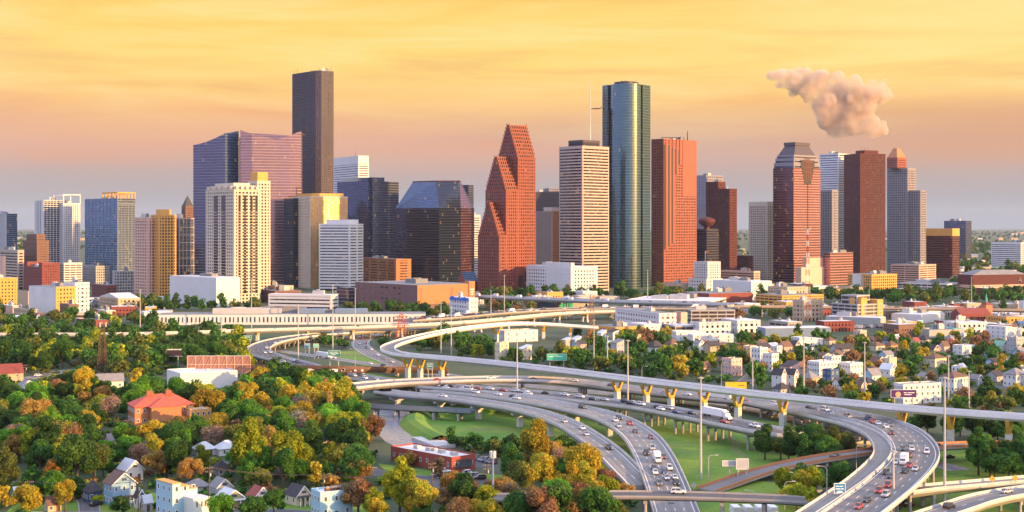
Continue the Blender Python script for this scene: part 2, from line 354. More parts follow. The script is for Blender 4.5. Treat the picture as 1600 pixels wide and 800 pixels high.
def units(root, poly, z, n=2, mats=('steel_pale', 'roof_grey'), s=0.22, hh=(2.5, 5)):
    P = [Vector(p) for p in poly]; w = (P[1]-P[0]).length; d = (P[-1]-P[0]).length; ang = math.atan2(P[1].y-P[0].y, P[1].x-P[0].x)
    for i in range(n):
        u, v = random.uniform(0.25, 0.75), random.uniform(0.25, 0.75); c = P[0]+(P[1]-P[0])*u+(P[-1]-P[0])*v; h = random.uniform(*hh)
        mb = MB(); a, b = w*s*random.uniform(.6, 1.2), d*s*random.uniform(.6, 1.2); mb.box((c.x, c.y, z+0.2+h/2), (a, b, h), ang)
        for k in range(2): mb.box((c.x+random.uniform(-.3, .3)*a, c.y+random.uniform(-.3, .3)*b, z+.2+h+.5), (a*.25, b*.25, 1.0), ang)
        mb.build('rooftop_unit', MATS[mats[i % len(mats)]], root)
def broot(name, poly, label, cat, group=None, lm=None, px=None):
    c = cen(poly); r = empty(name, (c.x, c.y, 0), label, cat, group)
    OCC.append((c.x, c.y, max((Vector(p)-c).length for p in poly)*0.95+3))
    if lm: q = PX((c.x, c.y, 4)); LM.append((lm, q[0], q[1]))
    return r
def block(name, label, poly, top, style, cat='tower', lm=None, nu=2, gl=None, roof='roof_grey', group=None, z0=0.0, Yt=None):
    Y = Yt or min(p[1] for p in poly); z1 = Z(top, Y); r = broot(name, poly, label, cat, group, lm)
    volume(r, poly, z0, z1, style, gl=gl, roof=roof); units(r, poly, z1, nu)
    return r, z1
def antenna(r, x, y, z, h, w=0.5, n=1):
    for i in range(n):
        mb = MB(); mb.tube([(x+i*3.1*(-1)**i, y, z), (x+i*3.1*(-1)**i, y, z+h*(1-.3*i))], [w, w*.5], 6); mb.build('antenna', MATS['steel_dark'], r)

def towers():
    GT = 'downtown towers'
    # --- left group
    p = rect(-30, 10, 27, 2300); r, z = block('office_tower', 'low blue glass tower with a white ribbed left side at the far left edge', p, 334, 'curtain', gl='cw_blue')
    a, b = MB(), MB(); facade(a, b, p[3], p[0], 0, z, St('concrete_white', bay=3.5, pw=1.2, fh=300)); b.build('pier', MATS['concrete_white'], r)
    p = rect(54, 68, 98, 2150, 50); r, z = block('apartment_tower', 'slim dark glass apartment tower with a white finned side wall, topmost balconies sunlit gold', p, 313, 'curtain', gl='cw_bluedark', roof='roof_white')
    a, b = MB(), MB(); facade(a, b, p[3], p[0], 0, z, St('concrete_white', bay=4.6, pw=2.8, fh=300)); b.build('pier', MATS['concrete_white'], r)
    a, b = MB(), MB(); facade(a, b, p[0], p[1], 0, z, St('concrete_white', bay=5.4, pw=.5, fh=3.3, sp=.7, sd=1.2, pd=1.0)); a.build('balcony', MATS['concrete_white'], r); b.build('pier', MATS['concrete_white'], r)
    p = rect(84, 99, 125, 2165, 50); r, z = block('apartment_tower', 'taller half of the white apartment pair with open white crown frame', p, 318, 'apt_white', gl='cw_bluedark', roof='roof_white', Yt=2165)
    c = inset(p, 1.0); mb = MB(); zt = Z(304, 2165)
    for q in c: mb.box((q[0], q[1], (z+zt)/2), (1.4, 1.4, zt-z), R(50))
    for i in range(4): mb.bar((c[i][0], c[i][1], zt), (c[(i+1) % 4][0], c[(i+1) % 4][1], zt), 1.5)
    mb.build('crown_frame', MATS['concrete_white'], r)
    p = rect(133, 184, 211, 2060, 45); r, z = block('apartment_tower', 'wide blue glass slab tower with an open gold-lit rooftop frame', p, 310, 'curtain', gl='cw_blue')
    a, b = MB(), MB(); facade(a, b, p[3], p[0], 0, z, St('metal_blue_grey', bay=11, pw=.8, fh=3.4, sp=.9, sd=.5)); facade(a, b, p[0], p[1], 0, z-8, St('metal_blue_grey', bay=6, pw=.5, fh=300, sp=.5, sd=.2))
    a.build('balcony', MATS['metal_blue_grey'], r); b.build('pier', MATS['metal_blue_grey'], r)
    q0 = p[3]+(p[0]-p[3])*0.55; q = [p[0], p[1], p[1]+(q0-p[0]), q0]; zt = Z(300, 2060); mb = MB()
    for i in range(4):
        A, B = q[i], q[(i+1) % 4]; mb.bar((A[0], A[1], zt-1), (B[0], B[1], zt-1), 1.6, 2.0)
        for k in range(5): s = A+(B-A)*(k/5); mb.box((s[0], s[1], (z+zt)/2), (1.2, 1.2, zt-z), R(35))
    mb.build('crown_frame', MATS['stucco_sunlit_gold'], r)  # frame colour carries the gold light
    p = rect(210, 232, 246, 1720, 45); r, z = block('apartment_tower', 'beige apartment block with a glazed blue corner, left of the gold one', p, 340, 'apt_pink', lm='the gold corner apartment tower')
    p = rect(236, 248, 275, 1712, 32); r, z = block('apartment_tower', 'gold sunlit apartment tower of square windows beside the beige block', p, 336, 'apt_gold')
    mb = MB(); mb.prism(inset(p, .6), z, z+7); mb.build('penthouse', MATS['stucco_sunlit_gold'], r)
    p = rect(262, 280, 303, 1745, 45); r, z = block('apartment_tower', 'dark glass apartment tower in a white window frame grid', p, 341, 'curtain', gl='cw_bluedark')
    a, b = MB(), MB()
    for i in (3, 0): facade(a, b, p[i], p[(i+1) % 4], 30, z, St('stone_pale', bay=5.5, pw=.7, fh=9.6, sp=.8, sd=.5))
    a.build('floor_band', MATS['stone_pale'], r); b.build('pier', MATS['stone_pale'], r)
    p = rect(284, 290, 302, 2300, 45); r, z = block('old_tower', 'brick tower under a dark steep roof, just left of the slanted glass tower', p, 322, 'brick_br')
    mb = MB(); c = cen(p); zt = Z(305, 2300)
    for i in range(4): mb.face([(p[i][0], p[i][1], z+.3), (p[(i+1) % 4][0], p[(i+1) % 4][1], z+.3), (c.x, c.y, zt)])
    mb.build('roof', MATS['steel_dark'], r)
    p = rect(36, 58, 76, 2010, 45); r, z = block('old_tower', 'old stepped brown brick building below the slim white tower', p, 376, 'brick_br')
    volume(r, inset(p, .72), z, z+9, 'brick_br')
    # --- slanted glass pair
    Y = 2080; p = [Vector((X(302, Y+25), Y+25)), Vector((X(352, Y), Y)), Vector((X(373, Y+18), Y+18)), Vector((X(371, Y+70), Y+70)), Vector((X(304, Y+70), Y+70))]
    r = broot('office_tower', p, 'pale violet glass tower whose roof sweeps up to the right', 'tower', lm='the slanted glass tower')
    mb = MB(); zz = [Z(225, Y), Z(208, Y), Z(203, Y), Z(203, Y), Z(224, Y)]
    n = 5
    for i in range(n):
        A, B = p[i], p[(i+1) % n]; L = (B-A).length
        if i == 0:
            K = 8; cur = lambda t: zz[0]+(zz[1]-zz[0])*(t**1.5)
            for k in range(K):
                a_, b_ = A+(B-A)*(k/K), A+(B-A)*((k+1)/K); u0, u1 = L*k/K, L*(k+1)/K
                mb.face([(a_.x, a_.y, 0), (b_.x, b_.y, 0), (b_.x, b_.y, cur((k+1)/K)), (a_.x, a_.y, cur(k/K))], 0, [(u0, 0), (u1, 0), (u1, cur((k+1)/K)), (u0, cur(k/K))])
        else: mb.face([(A.x, A.y, 0), (B.x, B.y, 0), (B.x, B.y, zz[(i+1) % n]), (A.x, A.y, zz[i])], 1 if i == 1 else 0, [(0, 0), (L, 0), (L, zz[(i+1) % n]), (0, zz[i])])
    mb.build('glass_wall', [MATS['cw_violet'], MATS['cw_sky']], r)
    mb = MB(); K = 8
    for k in range(K):
        a_, b_ = p[0]+(p[1]-p[0])*(k/K), p[0]+(p[1]-p[0])*((k+1)/K); mb.face([(a_.x, a_.y, cur(k/K)), (b_.x, b_.y, cur((k+1)/K)), (b_.x, b_.y+70, cur((k+1)/K)), (a_.x, a_.y+45, cur(k/K))])
    mb.build('roof', MATS['roof_grey'], r)
    Y = 2070; pts = [(375, 203), (394, 210), (412, 213), (430, 218), (450, 210), (467, 203)]
    P = [Vector((X(px, Y), Y+abs(i-1)*6.0-(4 if i == 0 else 0))) for i, (px, py) in enumerate(pts)]; zt = [Z(py, Y) for px, py in pts]
    back = [Vector((P[-1].x-6, Y+75)), Vector((P[0].x, Y+75))]
    r = broot('office_tower', P+back, 'rosy glass tower with a dipping roofline, right half of the slanted glass pair', 'tower', lm='the rosy glass tower')
    mb = MB(); u = 0
    P2 = P+back; z2 = zt+[zt[-1]-4, zt[0]]
    for i in range(len(P2)):
        A, B = P2[i], P2[(i+1) % len(P2)]; L = (B-A).length; za, zb = z2[i], z2[(i+1) % len(P2)]
        mb.face([(A.x, A.y, 0), (B.x, B.y, 0), (B.x, B.y, zb), (A.x, A.y, za)], 0, [(u, 0), (u+L, 0), (u+L, zb), (u, za)]); u += L
    mb.build('glass_wall', MATS['cw_rose'], r)
    mb = MB()
    for i in range(5): mb.face([(P[i].x, P[i].y, zt[i]-2), (P[i+1].x, P[i+1].y, zt[i+1]-2), (P[i+1].x, Y+75, zt[i+1]-2), (P[i].x, Y+75, zt[i]-2)])
    mb.build('roof', MATS['roof_grey'], r)
    mb = MB(); mb.box((P[0].x-3.5, Y+20, 110), (1.2, 8, 220)); mb.build('fin', MATS['dark_panel'], r)
    Y = 2090; p = front(464, 470, Y, 50, 30); r, z = block('office_tower', 'narrow lower glass wing on the right flank of the rosy tower', p, 292, 'curtain', gl='cw_rose', nu=0)
    # --- tallest dark granite tower, with its cut-off corner
    Y = 2200; b0 = rect(457, 497, 521, Y, 40); cut = 6.0
    u, v = (b0[1]-b0[0]).normalized(), (b0[3]-b0[0]).normalized(); p = [b0[0]+u*cut, b0[1], b0[2], b0[3], b0[0]+v*cut]
    r, z = block('office_tower', 'tallest dark granite tower with small square windows and a fringe of antennas', p, 110, 'grid_dark', lm='the tallest dark tower', nu=3, Yt=Y)
    for i in range(7): a = b0[3]+(b0[1]-b0[3])*(.1+.13*i); antenna(r, a.x+random.uniform(-9, 9), a.y-8+random.uniform(-4, 4), z, random.uniform(4, 10), .35)
    # --- cream apartment tower
    p = rect(322, 366, 405, 1610, 40); r, z = block('apartment_tower', 'cream apartment tower with dark vertical window bays and a crenellated top', p, 296, 'apt_tan', lm='the cream apartment tower')
    u, v = (p[1]-p[0]).normalized(), (p[3]-p[0]).normalized()
    for A, B, nn, name in ((p[3], p[0], -u, 'left'), (p[0], p[1], -v, 'right')):
        L = (B-A).length; d = (B-A)/L
        mb, m2 = MB(), MB()
        for s in ((.36, .64) if name == 'left' else (.2, .42, .68, .88)):
            w = L*(.13 if name == 'left' else .09); c = A+d*(L*s)+nn*.62; ang = math.atan2(d.y, d.x); mb.box((c.x, c.y, z*.52), (w, .35, z*.86), ang)
            for k in range(28): m2.box((c.x+nn.x*.3, c.y+nn.y*.3, 16+k*3.3), (w*.98, .4, .5), ang)
        mb.build('window_bay', MATS['win_brown'], r); m2.build('balcony_trim', MATS['stone_cream'], r)
    for i, (k, dz) in enumerate(((.86, 5), (.66, 8))): mb = MB(); mb.prism(inset(p, k), z+.3, z+dz); mb.build('penthouse', MATS['stone_cream'], r)
    for i in range(4):
        for k in range(5): c = p[i]+(p[(i+1) % 4]-p[i])*((k+.5)/5); mb = MB(); mb.box((c.x, c.y, z+2), (3.2, 3.2, 4), R(40)); mb.build('merlon', MATS['stone_cream'], r)
    p = rect(388, 402, 422, 1680, 40); r, z = block('apartment_tower', 'slimmer gold-topped cream tower right behind the cream apartment tower', p, 283, 'apt_tan', nu=0)
    mb = MB(); mb.prism(inset(p, .8), z+.2, z+11); mb.build('penthouse', MATS['stucco_sunlit_gold'], r)
    # --- gold tower
    p = rect(444, 458, 474, 2030, 45); r, z = block('office_tower', 'dark glass slice on the left side of the gold tower', p, 310, 'curtain', gl='cw_tealdark', nu=0)
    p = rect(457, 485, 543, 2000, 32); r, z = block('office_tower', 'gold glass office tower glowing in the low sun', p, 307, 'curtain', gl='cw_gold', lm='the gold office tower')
    a, b = MB(), MB(); facade(a, b, p[3], p[0], 0, z, St('stone_cream', fh=4, sp=1.6, bay=4, pw=1.3)); facade(a, b, p[0], p[1], 0, z, St('stone_cream', fh=300, bay=4, pw=.5, pd=.3))
    a.build('floor_band', MATS['stone_cream'], r); b.build('pier', MATS['stone_cream'], r)
    q = inset(p, .86); mb = MB(); mb.prism(q, z+.3, Z(304, 2000)+2); mb.build('penthouse', MATS['stucco_sunlit_gold'], r)
    # --- white office with bevelled right side
    Y = 1930; p = [Vector((X(499, Y+10), Y+10)), Vector((X(546, Y), Y)), Vector((X(558, Y+7), Y+7)), Vector((X(567, Y+26), Y+26)), Vector((X(566, Y+55), Y+55)), Vector((X(501, Y+55), Y+55))]
    r, z = block('office_tower', 'white banded office block with a slanting right side in front of the gold tower', p, 350, 'band_white', lm='the white banded office block', roof='roof_white')
    mb = MB(); mb.prism(inset(p, .75), z+.3, Z(343, Y)); mb.build('penthouse', MATS['concrete_white'], r)
    p = rect(521, 560, 576, 2380, 30); r, z = block('office_tower', 'dark and white banded tower right of the tallest tower, one mast on top', p, 254, 'band_white', gl='cw_navy', nu=0)
    mb = MB(); mb.prism(p, z+.3, Z(243, 2380)); mb.build('penthouse', MATS['concrete_white'], r); c = cen(p); antenna(r, c.x+8, c.y, z+10, 12)
    p = rect(527, 582, 623, 2260, 45); r, z = block('office_tower', 'navy glass tower beneath the banded tower, with a white rooftop block', p, 283, 'curtain', gl='cw_navy', lm='the navy glass tower')
    q = [p[3]+(p[0]-p[3])*.12, p[3]+(p[0]-p[3])*.68, p[3]+(p[0]-p[3])*.68+(p[1]-p[0])*.4, p[3]+(p[0]-p[3])*.12+(p[1]-p[0])*.4]; mb = MB(); mb.prism(q, z+.3, z+6); mb.build('penthouse', MATS['concrete_white'], r)
    q = [p[0], p[0]+(p[1]-p[0])*.45, p[0]+(p[1]-p[0])*.45+(p[3]-p[0])*.4, p[0]+(p[3]-p[0])*.4]; mb = MB(); mb.prism(q, z+.3, Z(277, 2260)); mb.build('penthouse', MATS['cw_navy'], r)
    p = rect(722, 732, 740, 2450, 45); block('office_tower', 'sliver of blue tower peeking out behind the dark chamfered building', p, 289, 'curtain', gl='cw_navy', nu=0)
    # --- dark chamfered building
    Y = 2090; bot = [Vector((X(618, Y+45), Y+45)), Vector((X(686, Y), Y)), Vector((X(720, Y+6), Y+6)), Vector((X(741, Y+42), Y+42)), Vector((X(741, Y+95), Y+95)), Vector((X(622, Y+95), Y+95))]
    ze, zt = Z(325, Y), Z(283, Y); top = [Vector((X(645, Y+50), Y+50)), Vector((X(681, Y+14), Y+14)), Vector((X(718, Y+12), Y+12)), Vector((X(720, Y+45), Y+45)), Vector((X(718, Y+85), Y+85)), Vector((X(645, Y+85), Y+85))]
    r = broot('office_tower', bot, 'black glass office building with sloping shoulders and cut corners', 'tower', lm='the black sloping-shouldered building')
    for i, nm in ((5, 0), (0, 0), (1, 0), (2, 1), (3, 0), (4, 0)):
        A, B = bot[i], bot[(i+1) % 6]; L = (B-A).length; mb = MB(); mb.face([(A.x, A.y, 0), (B.x, B.y, 0), (B.x, B.y, ze), (A.x, A.y, ze)], 0, [(0, 0), (L, 0), (L, ze), (0, ze)])
        mb.build('glass_wall', MATS['cw_red' if nm else ('cw_tealdark' if i == 1 else 'cw_black')], r)
        A2, B2 = top[i], top[(i+1) % 6]; mb = MB(); mb.face([(A.x, A.y, ze), (B.x, B.y, ze), (B2.x, B2.y, zt), (A2.x, A2.y, zt)], 0, [(0, ze), (L, ze), (L, zt), (0, zt)])
        mb.build('sloped_roof' if i != 1 else 'glass_wall', MATS['cw_navy' if i != 1 else 'cw_tealdark'] if i != 2 else MATS['cw_red'], r)
    mb = MB(); mb.face([(q.x, q.y, zt) for q in top]); mb.build('roof', MATS['roof_grey'], r)
    mb = MB()
    for i in range(5): A, B = top[i], top[i+1]; mb.bar((A.x, A.y, zt+.6), (B.x, B.y, zt+.6), .8, 1.4)
    mb.build('parapet', MATS['granite_brown'], r)
    # --- three stepped red gables
    Y = 1800; th = 42; t = R(th); u = Vector((math.cos(t), math.sin(t))); v = Vector((-u.y, u.x)); base = rect(747, 780, 837, Y, th); C = base[0]; Lt = (base[1]-base[0]).length; Mt = (base[3]-base[0]).length
    r = broot('stepped_gable_tower', base, 'red granite tower of three stepped gables climbing to the right', 'tower', lm='the stepped red gable tower')
    kx = lambda px: (((px-800)/F)*C.y-C.x)/(u.x-((px-800)/F)*u.y)
    cuts = [0, kx(791), kx(810), Lt]; eaves = [368, 296, 246]; peaks = [317, 245, 195]
    for s in range(3):
        a, b = cuts[s], cuts[s+1]; z_e, z_p = Z(eaves[s], Y+a*u.y), Z(peaks[s], Y+a*u.y+10); n = 9
        w0 = Mt*(1.0 if s == 0 else 0.98-.02*s); o0 = 0 if s == 0 else 0.4*s
        zl = 0
        for k in range(n+1):
            f = k/n*0.44; v0, v1 = o0+w0*f, o0+w0*(1-f); z1 = z_e+(z_p-z_e)*(k/n); z1 = z_e if k == 0 else z1
            q = [C+u*a+v*v0, C+u*b+v*v0, C+u*b+v*v1, C+u*a+v*v1]
            if k == 0: volume(r, q, 0, z1, 'grid_red', 'window_wall', roof='granite_red')
            else:
                mb = MB(); mb.prism(q, zl, z1, 0, cap=1, bottom=False); mb.build('gable_step', [MATS['win_brown'], MATS['granite_red']], r)
                aa, bb = MB(), MB(); st = dict(STY['grid_red']); st['sp'] = 1.5
                for i in (0, 3): facade(aa, bb, q[i], q[(i+1) % 4], zl, z1, st)
                aa.build('floor_band', MATS['granite_red'], r); bb.build('pier', MATS['granite_red'], r)
                
                for j in (0, 1, 3): mb = MB(); mb.box((q[j].x, q[j].y, z1+1), (.8, .8, 3), t); mb.build('finial', MATS['granite_red'], r)
            zl = z1
    A = C+u*(Lt*.55)-v*.9; mb = MB()
    mb.box((A.x, A.y, 17), (16, 1.6, 34), t); mb.build('entrance_arch', MATS['granite_red'], r)
    mb = MB(); A = A-v*.85; mb.box((A.x, A.y, 11), (7, .3, 22), t); mb.tube([A.to_3d()+Vector((0, 0, 22)), A.to_3d()+Vector((0, 0, 22))-v.to_3d()*.12], 3.5, 20); mb.build('entrance_door', MATS['dark_panel'], r)
    # side hall of the stepped tower
    Y = 1840; p = rect(714, 728, 748, Y, 42); r, z = block('banking_hall', 'small red gabled hall with a blue glass slope left of the stepped tower', p, 441, 'brick', nu=0, cat='building')
    mb = MB(); zt = Z(425, Y); m1, m2 = (p[0]+p[3])/2, (p[1]+p[2])/2
    mb.face([(p[0].x, p[0].y, z+.3), (p[1].x, p[1].y, z+.3), (m2.x, m2.y, zt), (m1.x, m1.y, zt)], 0, [(0, 0), (20, 0), (20, 20), (0, 20)]); mb.face([(p[2].x, p[2].y, z+.3), (p[3].x, p[3].y, z+.3), (m1.x, m1.y, zt), (m2.x, m2.y, zt)], 0, [(0, 0), (20, 0), (20, 20), (0, 20)]); mb.build('roof', MATS['cw_sky'], r)
    mb = MB(); mb.face([(p[3].x, p[3].y, z+.3), (p[0].x, p[0].y, z+.3), (m1.x, m1.y, zt)]); mb.build('gable', MATS['granite_red'], r)
    # --- slab tower and dark lattice behind
    p = rect(838, 863, 888, 2080, 45); r, z = block('office_tower', 'dark finned slab tower with a brick-red right side', p, 330, 'curtain', gl='cw_black', lm='the finned slab tower')
    a, b = MB(), MB(); facade(a, b, p[3], p[0], 0, z, STY['fins_dark']); b.build('fin', MATS['stone_pale'], r); a, b = MB(), MB(); facade(a, b, p[0], p[1], 0, z, STY['fins_red']); a.build('floor_band', MATS['brick_orange'], r); b.build('pier', MATS['brick_orange'], r)
    mb = MB(); mb.prism(inset(p, .55), z+.3, z+6); mb.build('penthouse', MATS['stone_pale'], r)
    p = front(838, 877, 2420, 50, 12); r, z = block('unfinished_tower', 'dark open-framed tower rising behind the finned slab tower', p, 300, 'grid_dark', gl='cw_black')
    p = front(858, 880, 2450, 40, 12); block('office_tower', 'small flat grey tower top beside the dark open frame', p, 294, 'grid_grey', nu=0)
    p = front(735, 750, 2350, 40, 20); block('office_tower', 'plain banded block seen between the black building and the stepped gables', p, 336, 'band_white', nu=1)
    p = rect(874, 910, 951, 1850, 42); r, z = block('office_tower', 'pale stone tower of close horizontal bands under a tall white mast', p, 228, 'band_pale', lm='the pale banded tower', nu=1)
    q = inset(p, .62); volume(r, q, z+.3, Z(218, 1850), 'fins_dark', 'penthouse'); c = cen(p)
    for zz, w in ((Z(218, 1850), 0.7),): mb = MB(); mb.tube([(c.x+8, c.y, zz-2), (c.x+8, c.y, zz+20), (c.x+8, c.y, Z(160, 1880)), (c.x+8, c.y, Z(127, 1880))], [1.1, .8, .7, .3], 6); mb.box((c.x+8, c.y, Z(175, 1880)), (2, 2, 3)); mb.build('mast', MATS['steel_pale'], r)
    # --- curved teal tower
    Y = 2020; s = Y/F; xs = lambda px: (px-800)*s
    P = [Vector((xs(943), Y+26)), Vector((xs(951), Y+14)), Vector((xs(952), Y+18)), Vector((xs(961), Y+2))]; cx_, rr, cy_ = xs(980), 22.5, Y+14
    for k in range(15): an = R(-62+k*8.9); P.append(Vector((cx_+rr*math.sin(an), cy_-rr*math.cos(an))))
    P += [Vector((xs(1004), Y+17)), Vector((xs(1005), Y+10)), Vector((xs(1019), Y+26)), Vector((xs(1018), Y+60)), Vector((xs(947), Y+60))]
    r = broot('curved_glass_tower', P, 'tall teal glass tower with a bulging curved front that catches a gold streak', 'tower', lm='the curved teal tower'); zt = Z(131, Y)
    mb = MB(); mb.prism(P, 0, zt, 0, cap=1); mb.build('glass_wall', [MATS['cw_teal'], MATS['roof_grey']], r)
    mb = MB()
    for a_, b_ in ((P[1], P[2]), (P[-5], P[-4])): mb.bar((a_.x, a_.y-.3, 0), (a_.x, a_.y-.3, zt-35), 2.2)
    mb.build('recess', MATS['dark_panel'], r)
    mb = MB(); mb.prism(inset(P, .5), zt+.2, zt+4); mb.build('penthouse', MATS['steel_dark'], r)
    for i in range(6): antenna(r, xs(968)+i*5.2, Y+30, zt+3, random.uniform(3, 7), .35)
    # --- pink granite tower with stepped notch
    Y = 2070; p = rect(1018, 1037, 1088, Y, 42); r, z = block('granite_tower', 'pink granite tower with narrow dark slots stepping down its left front', p, 217, 'grid_pink', lm='the pink granite tower', roof='granite_pink')
    u, v = (p[1]-p[0]).normalized(), (p[3]-p[0]).normalized(); L = (p[1]-p[0]).length; mb, m2 = MB(), MB()
    for k in range(5):
        x0 = L*(.03+.105*k); c = p[0]+u*x0-v*.55; zb = [Z(385, Y), Z(372, Y), Z(272, Y), Z(262, Y), Z(250, Y)][k] if k < 5 else z; zb = Z([390, 385, 380, 272, 256][k], Y)
        mb.box((c.x, c.y, (zb+z-8-k*2)/2), (L*.048, .9, z-8-k*2-zb), R(42))
        c2 = c+u*(L*.05); m2.box((c2.x, c2.y, (zb+z)/2), (L*.05, 1.6, z-zb), R(42))
    mb.build('dark_slot', MATS['dark_panel'], r); m2.build('pilaster', MATS['granite_pink'], r)
    mb = MB(); c = p[0]+u*(L*.78)-v*.6; mb.box((c.x, c.y, (z+Z(306, Y))/2), (L*.42, .5, z-Z(306, Y)), R(42)); mb.build('stone_panel', MATS['granite_pink'], r)
    c = cen(p); mb = MB(); mb.box((c.x-5, c.y, z+4), (30, 2, 1), R(10)); mb.box((c.x-5, c.y, z+2), (1, 1, 4)); mb.build('rooftop_crane', MATS['steel_dark'], r); antenna(r, c.x+20, c.y, z, 14, .9)
    p = rect(1086, 1103, 1129, 2340, 40); block('office_tower', 'grey-green grid tower between the pink granite tower and the dark red one', p, 274, 'grid_grey', gl='cw_sky')
    p = rect(1103, 1122, 1133, 2230, 45); r, z = block('office_tower', 'taller half of the dark red notched pair of towers', p, 284, 'grid_brown')
    p = rect(1118, 1140, 1151, 2210, 45); r, z = block('office_tower', 'lower half of the dark red notched pair, with orange right edge', p, 295, 'grid_brown', nu=1)
    # hotel with round revolving restaurant
    Y = 2150; p = rect(1086, 1104, 1123, Y, 45); r, z = block('hotel', 'dark hotel slab carrying a round copper restaurant on a stem', p, 358, 'curtain', gl='cw_black', cat='hotel', nu=1)
    c = cen(p); zc = Z(346, Y); mb = MB()
    prof = [(4.5, z), (4.5, zc-8), (9, zc-6), (13, zc-1), (13, zc+2), (10, zc+4.5), (6, zc+6), (0.3, zc+7.5)]
    for (r0, a0), (r1, a1) in zip(prof, prof[1:]):
        for k in range(20):
            A, B = 6.28318*k/20, 6.28318*(k+1)/20; mb.face([(c.x+r0*math.cos(A), c.y+r0*math.sin(A), a0), (c.x+r0*math.cos(B), c.y+r0*math.sin(B), a0), (c.x+r1*math.cos(B), c.y+r1*math.sin(B), a1), (c.x+r1*math.cos(A), c.y+r1*math.sin(A), a1)])
    mb.build('round_restaurant', MATS['granite_brown'], r)
    # --- right group
    p = rect(1170, 1199, 1208, 2280, 42); r, z = block('office_tower', 'beige grid tower left of the crowned granite tower', p, 320, 'apt_tan', lm='the beige grid tower', nu=0)
    mb = MB(); mb.prism(inset(p, 1.01), z+.3, Z(315, 2280)); mb.build('parapet', MATS['stone_cream'], r)
    Y = 2200; p = rect(1208, 1240, 1282, Y, 40); r = broot('crowned_tower', p, 'red mirror glass tower under a sloping grey granite crown', 'tower', lm='the crowned granite tower'); z = Z(262, Y)
    u, v = (p[1]-p[0]).normalized(), (p[3]-p[0]).normalized()
    for i in range(4):
        A, B = p[i], p[(i+1) % 4]; L = (B-A).length; mb = MB(); mb.face([(A.x, A.y, 0), (B.x, B.y, 0), (B.x, B.y, z), (A.x, A.y, z)], 0, [(0, 0), (L, 0), (L, z), (0, z)]); mb.build('glass_wall', MATS['cw_pink_reflection' if i == 0 else 'cw_red'], r)  # right face gets the glass with the pink reflection painted in
    for k, (f, za, zb) in enumerate(((.96, z, Z(254, Y)), (.9, Z(254, Y), Z(247, Y)), (.84, Z(247, Y), Z(242, Y)))): volume(r, inset(p, f), za, zb, 'crown', 'crown_tier', gl='cw_navy')
    lo, hi = inset(p, .8), inset(p, .5); za, zb = Z(242, Y)+.3, Z(226, Y); mb = MB()
    for i in range(4): A, B, A2, B2 = lo[i], lo[(i+1) % 4], hi[i], hi[(i+1) % 4]; mb.face([(A.x, A.y, za), (B.x, B.y, za), (B2.x, B2.y, zb), (A2.x, A2.y, zb)])
    mb.prism(inset(p, .55), zb, Z(221, Y)); mb.build('crown_roof', MATS['granite_dark'], r)
    Lr = (p[1]-p[0]).length; mb = MB(); stp = [(0.12, 262), (0.25, 270), (.38, 278), (.5, 287)]
    for f, py in stp:
        w = Lr*(.92-f)*.62; c = p[0]+u*(Lr*.52)-v*.2; zz = Z(py, Y); mb.box((c.x, c.y, zz+6), (max(w, 3), .4+f*.3, 13), R(40))
    mb.build('stepped_inlay', MATS['dark_panel'], r)
    mb = MB(); c = p[0]+u*(Lr*.52)-v*.5
    for dx in (-5, 0, 5): q = c+u*dx; mb.box((q.x, q.y, Z(262, Y)), (.9, .8, 34), R(40))
    for dz in (-8, 0, 8): mb.box((c.x, c.y, Z(260, Y)+dz), (18, .95, .9), R(40))
    mb.build('granite_lattice', MATS['granite_red'], r)
    mb = MB(); c = p[0]+u*(Lr*.52)-v*.35; mb.box((c.x, c.y, 105), (.9, .4, 170), R(40)); mb.build('centre_seam', MATS['dark_panel'], r)
    p = rect(1243, 1252, 1300, 2100, 35); r, z = block('stone_annex', 'stepped pink stone annex at the foot of the crowned tower', p, 418, 'curtain', gl='stucco_peach', cat='building', nu=0)
    volume(r, inset(p, .6), z, z+14, 'curtain', gl='stucco_peach')
    p = rect(1281, 1310, 1340, 2420, 42); r, z = block('office_tower', 'white ribbed tower half hidden behind the red-brown slab', p, 240, 'band_white', gl='cw_navy')
    p = rect(1282, 1300, 1309, 2330, 42); block('office_tower', 'short grey ribbed tower between the crowned tower and the red-brown slab', p, 297, 'grid_grey', nu=0)
    b0 = rect(1319, 1344, 1390, 2350, 22); b1 = (b0[1]-b0[0]).normalized(); b2 = (b0[3]-b0[0]).normalized(); p = [b0[0], b0[1]-b1*9, b0[1]+b2*12, b0[2], b0[3]]; r, z = block('office_tower', 'broad red-brown granite slab with rows of tiny square windows', p, 240, 'grid_brown', lm='the red-brown slab tower', roof='granite_brown', nu=0)
    mb = MB(); mb.prism(inset(p, .55), z+.3, Z(234, 2350)); mb.build('penthouse', MATS['granite_brown'], r); c = cen(p)
    for k in range(3): antenna(r, c.x-14+k*5, c.y, z+5, 8, .3)
    Y = 2520; p = rect(1386, 1418, 1431, Y, 42); r = broot('pyramid_top_tower', p, 'pale grey grid tower with a stepped profile and a cut-off pyramid top', 'tower', lm='the pyramid-topped tower'); z = Z(263, Y)
    volume(r, p, 0, z, 'grid_grey'); q = rect(1420, 1438, 1447, Y-14, 42); volume(r, q, 0, Z(298, Y), 'grid_grey')
    q = inset([p[0]+(p[3]-p[0])*.25, p[1]+(p[3]-p[0])*.25, p[2], p[3]], .98); q = rect(1386, 1402, 1416, Y+2, 42); volume(r, q, z+.3, Z(246, Y), 'grid_pink'); hi = inset(q, .35); mb = MB(); za, zb = Z(246, Y)+.3, Z(231, Y)
    for i in range(4): A, B, A2, B2 = q[i], q[(i+1) % 4], hi[i], hi[(i+1) % 4]; mb.face([(A.x, A.y, za), (B.x, B.y, za), (B2.x, B2.y, zb), (A2.x, A2.y, zb)])
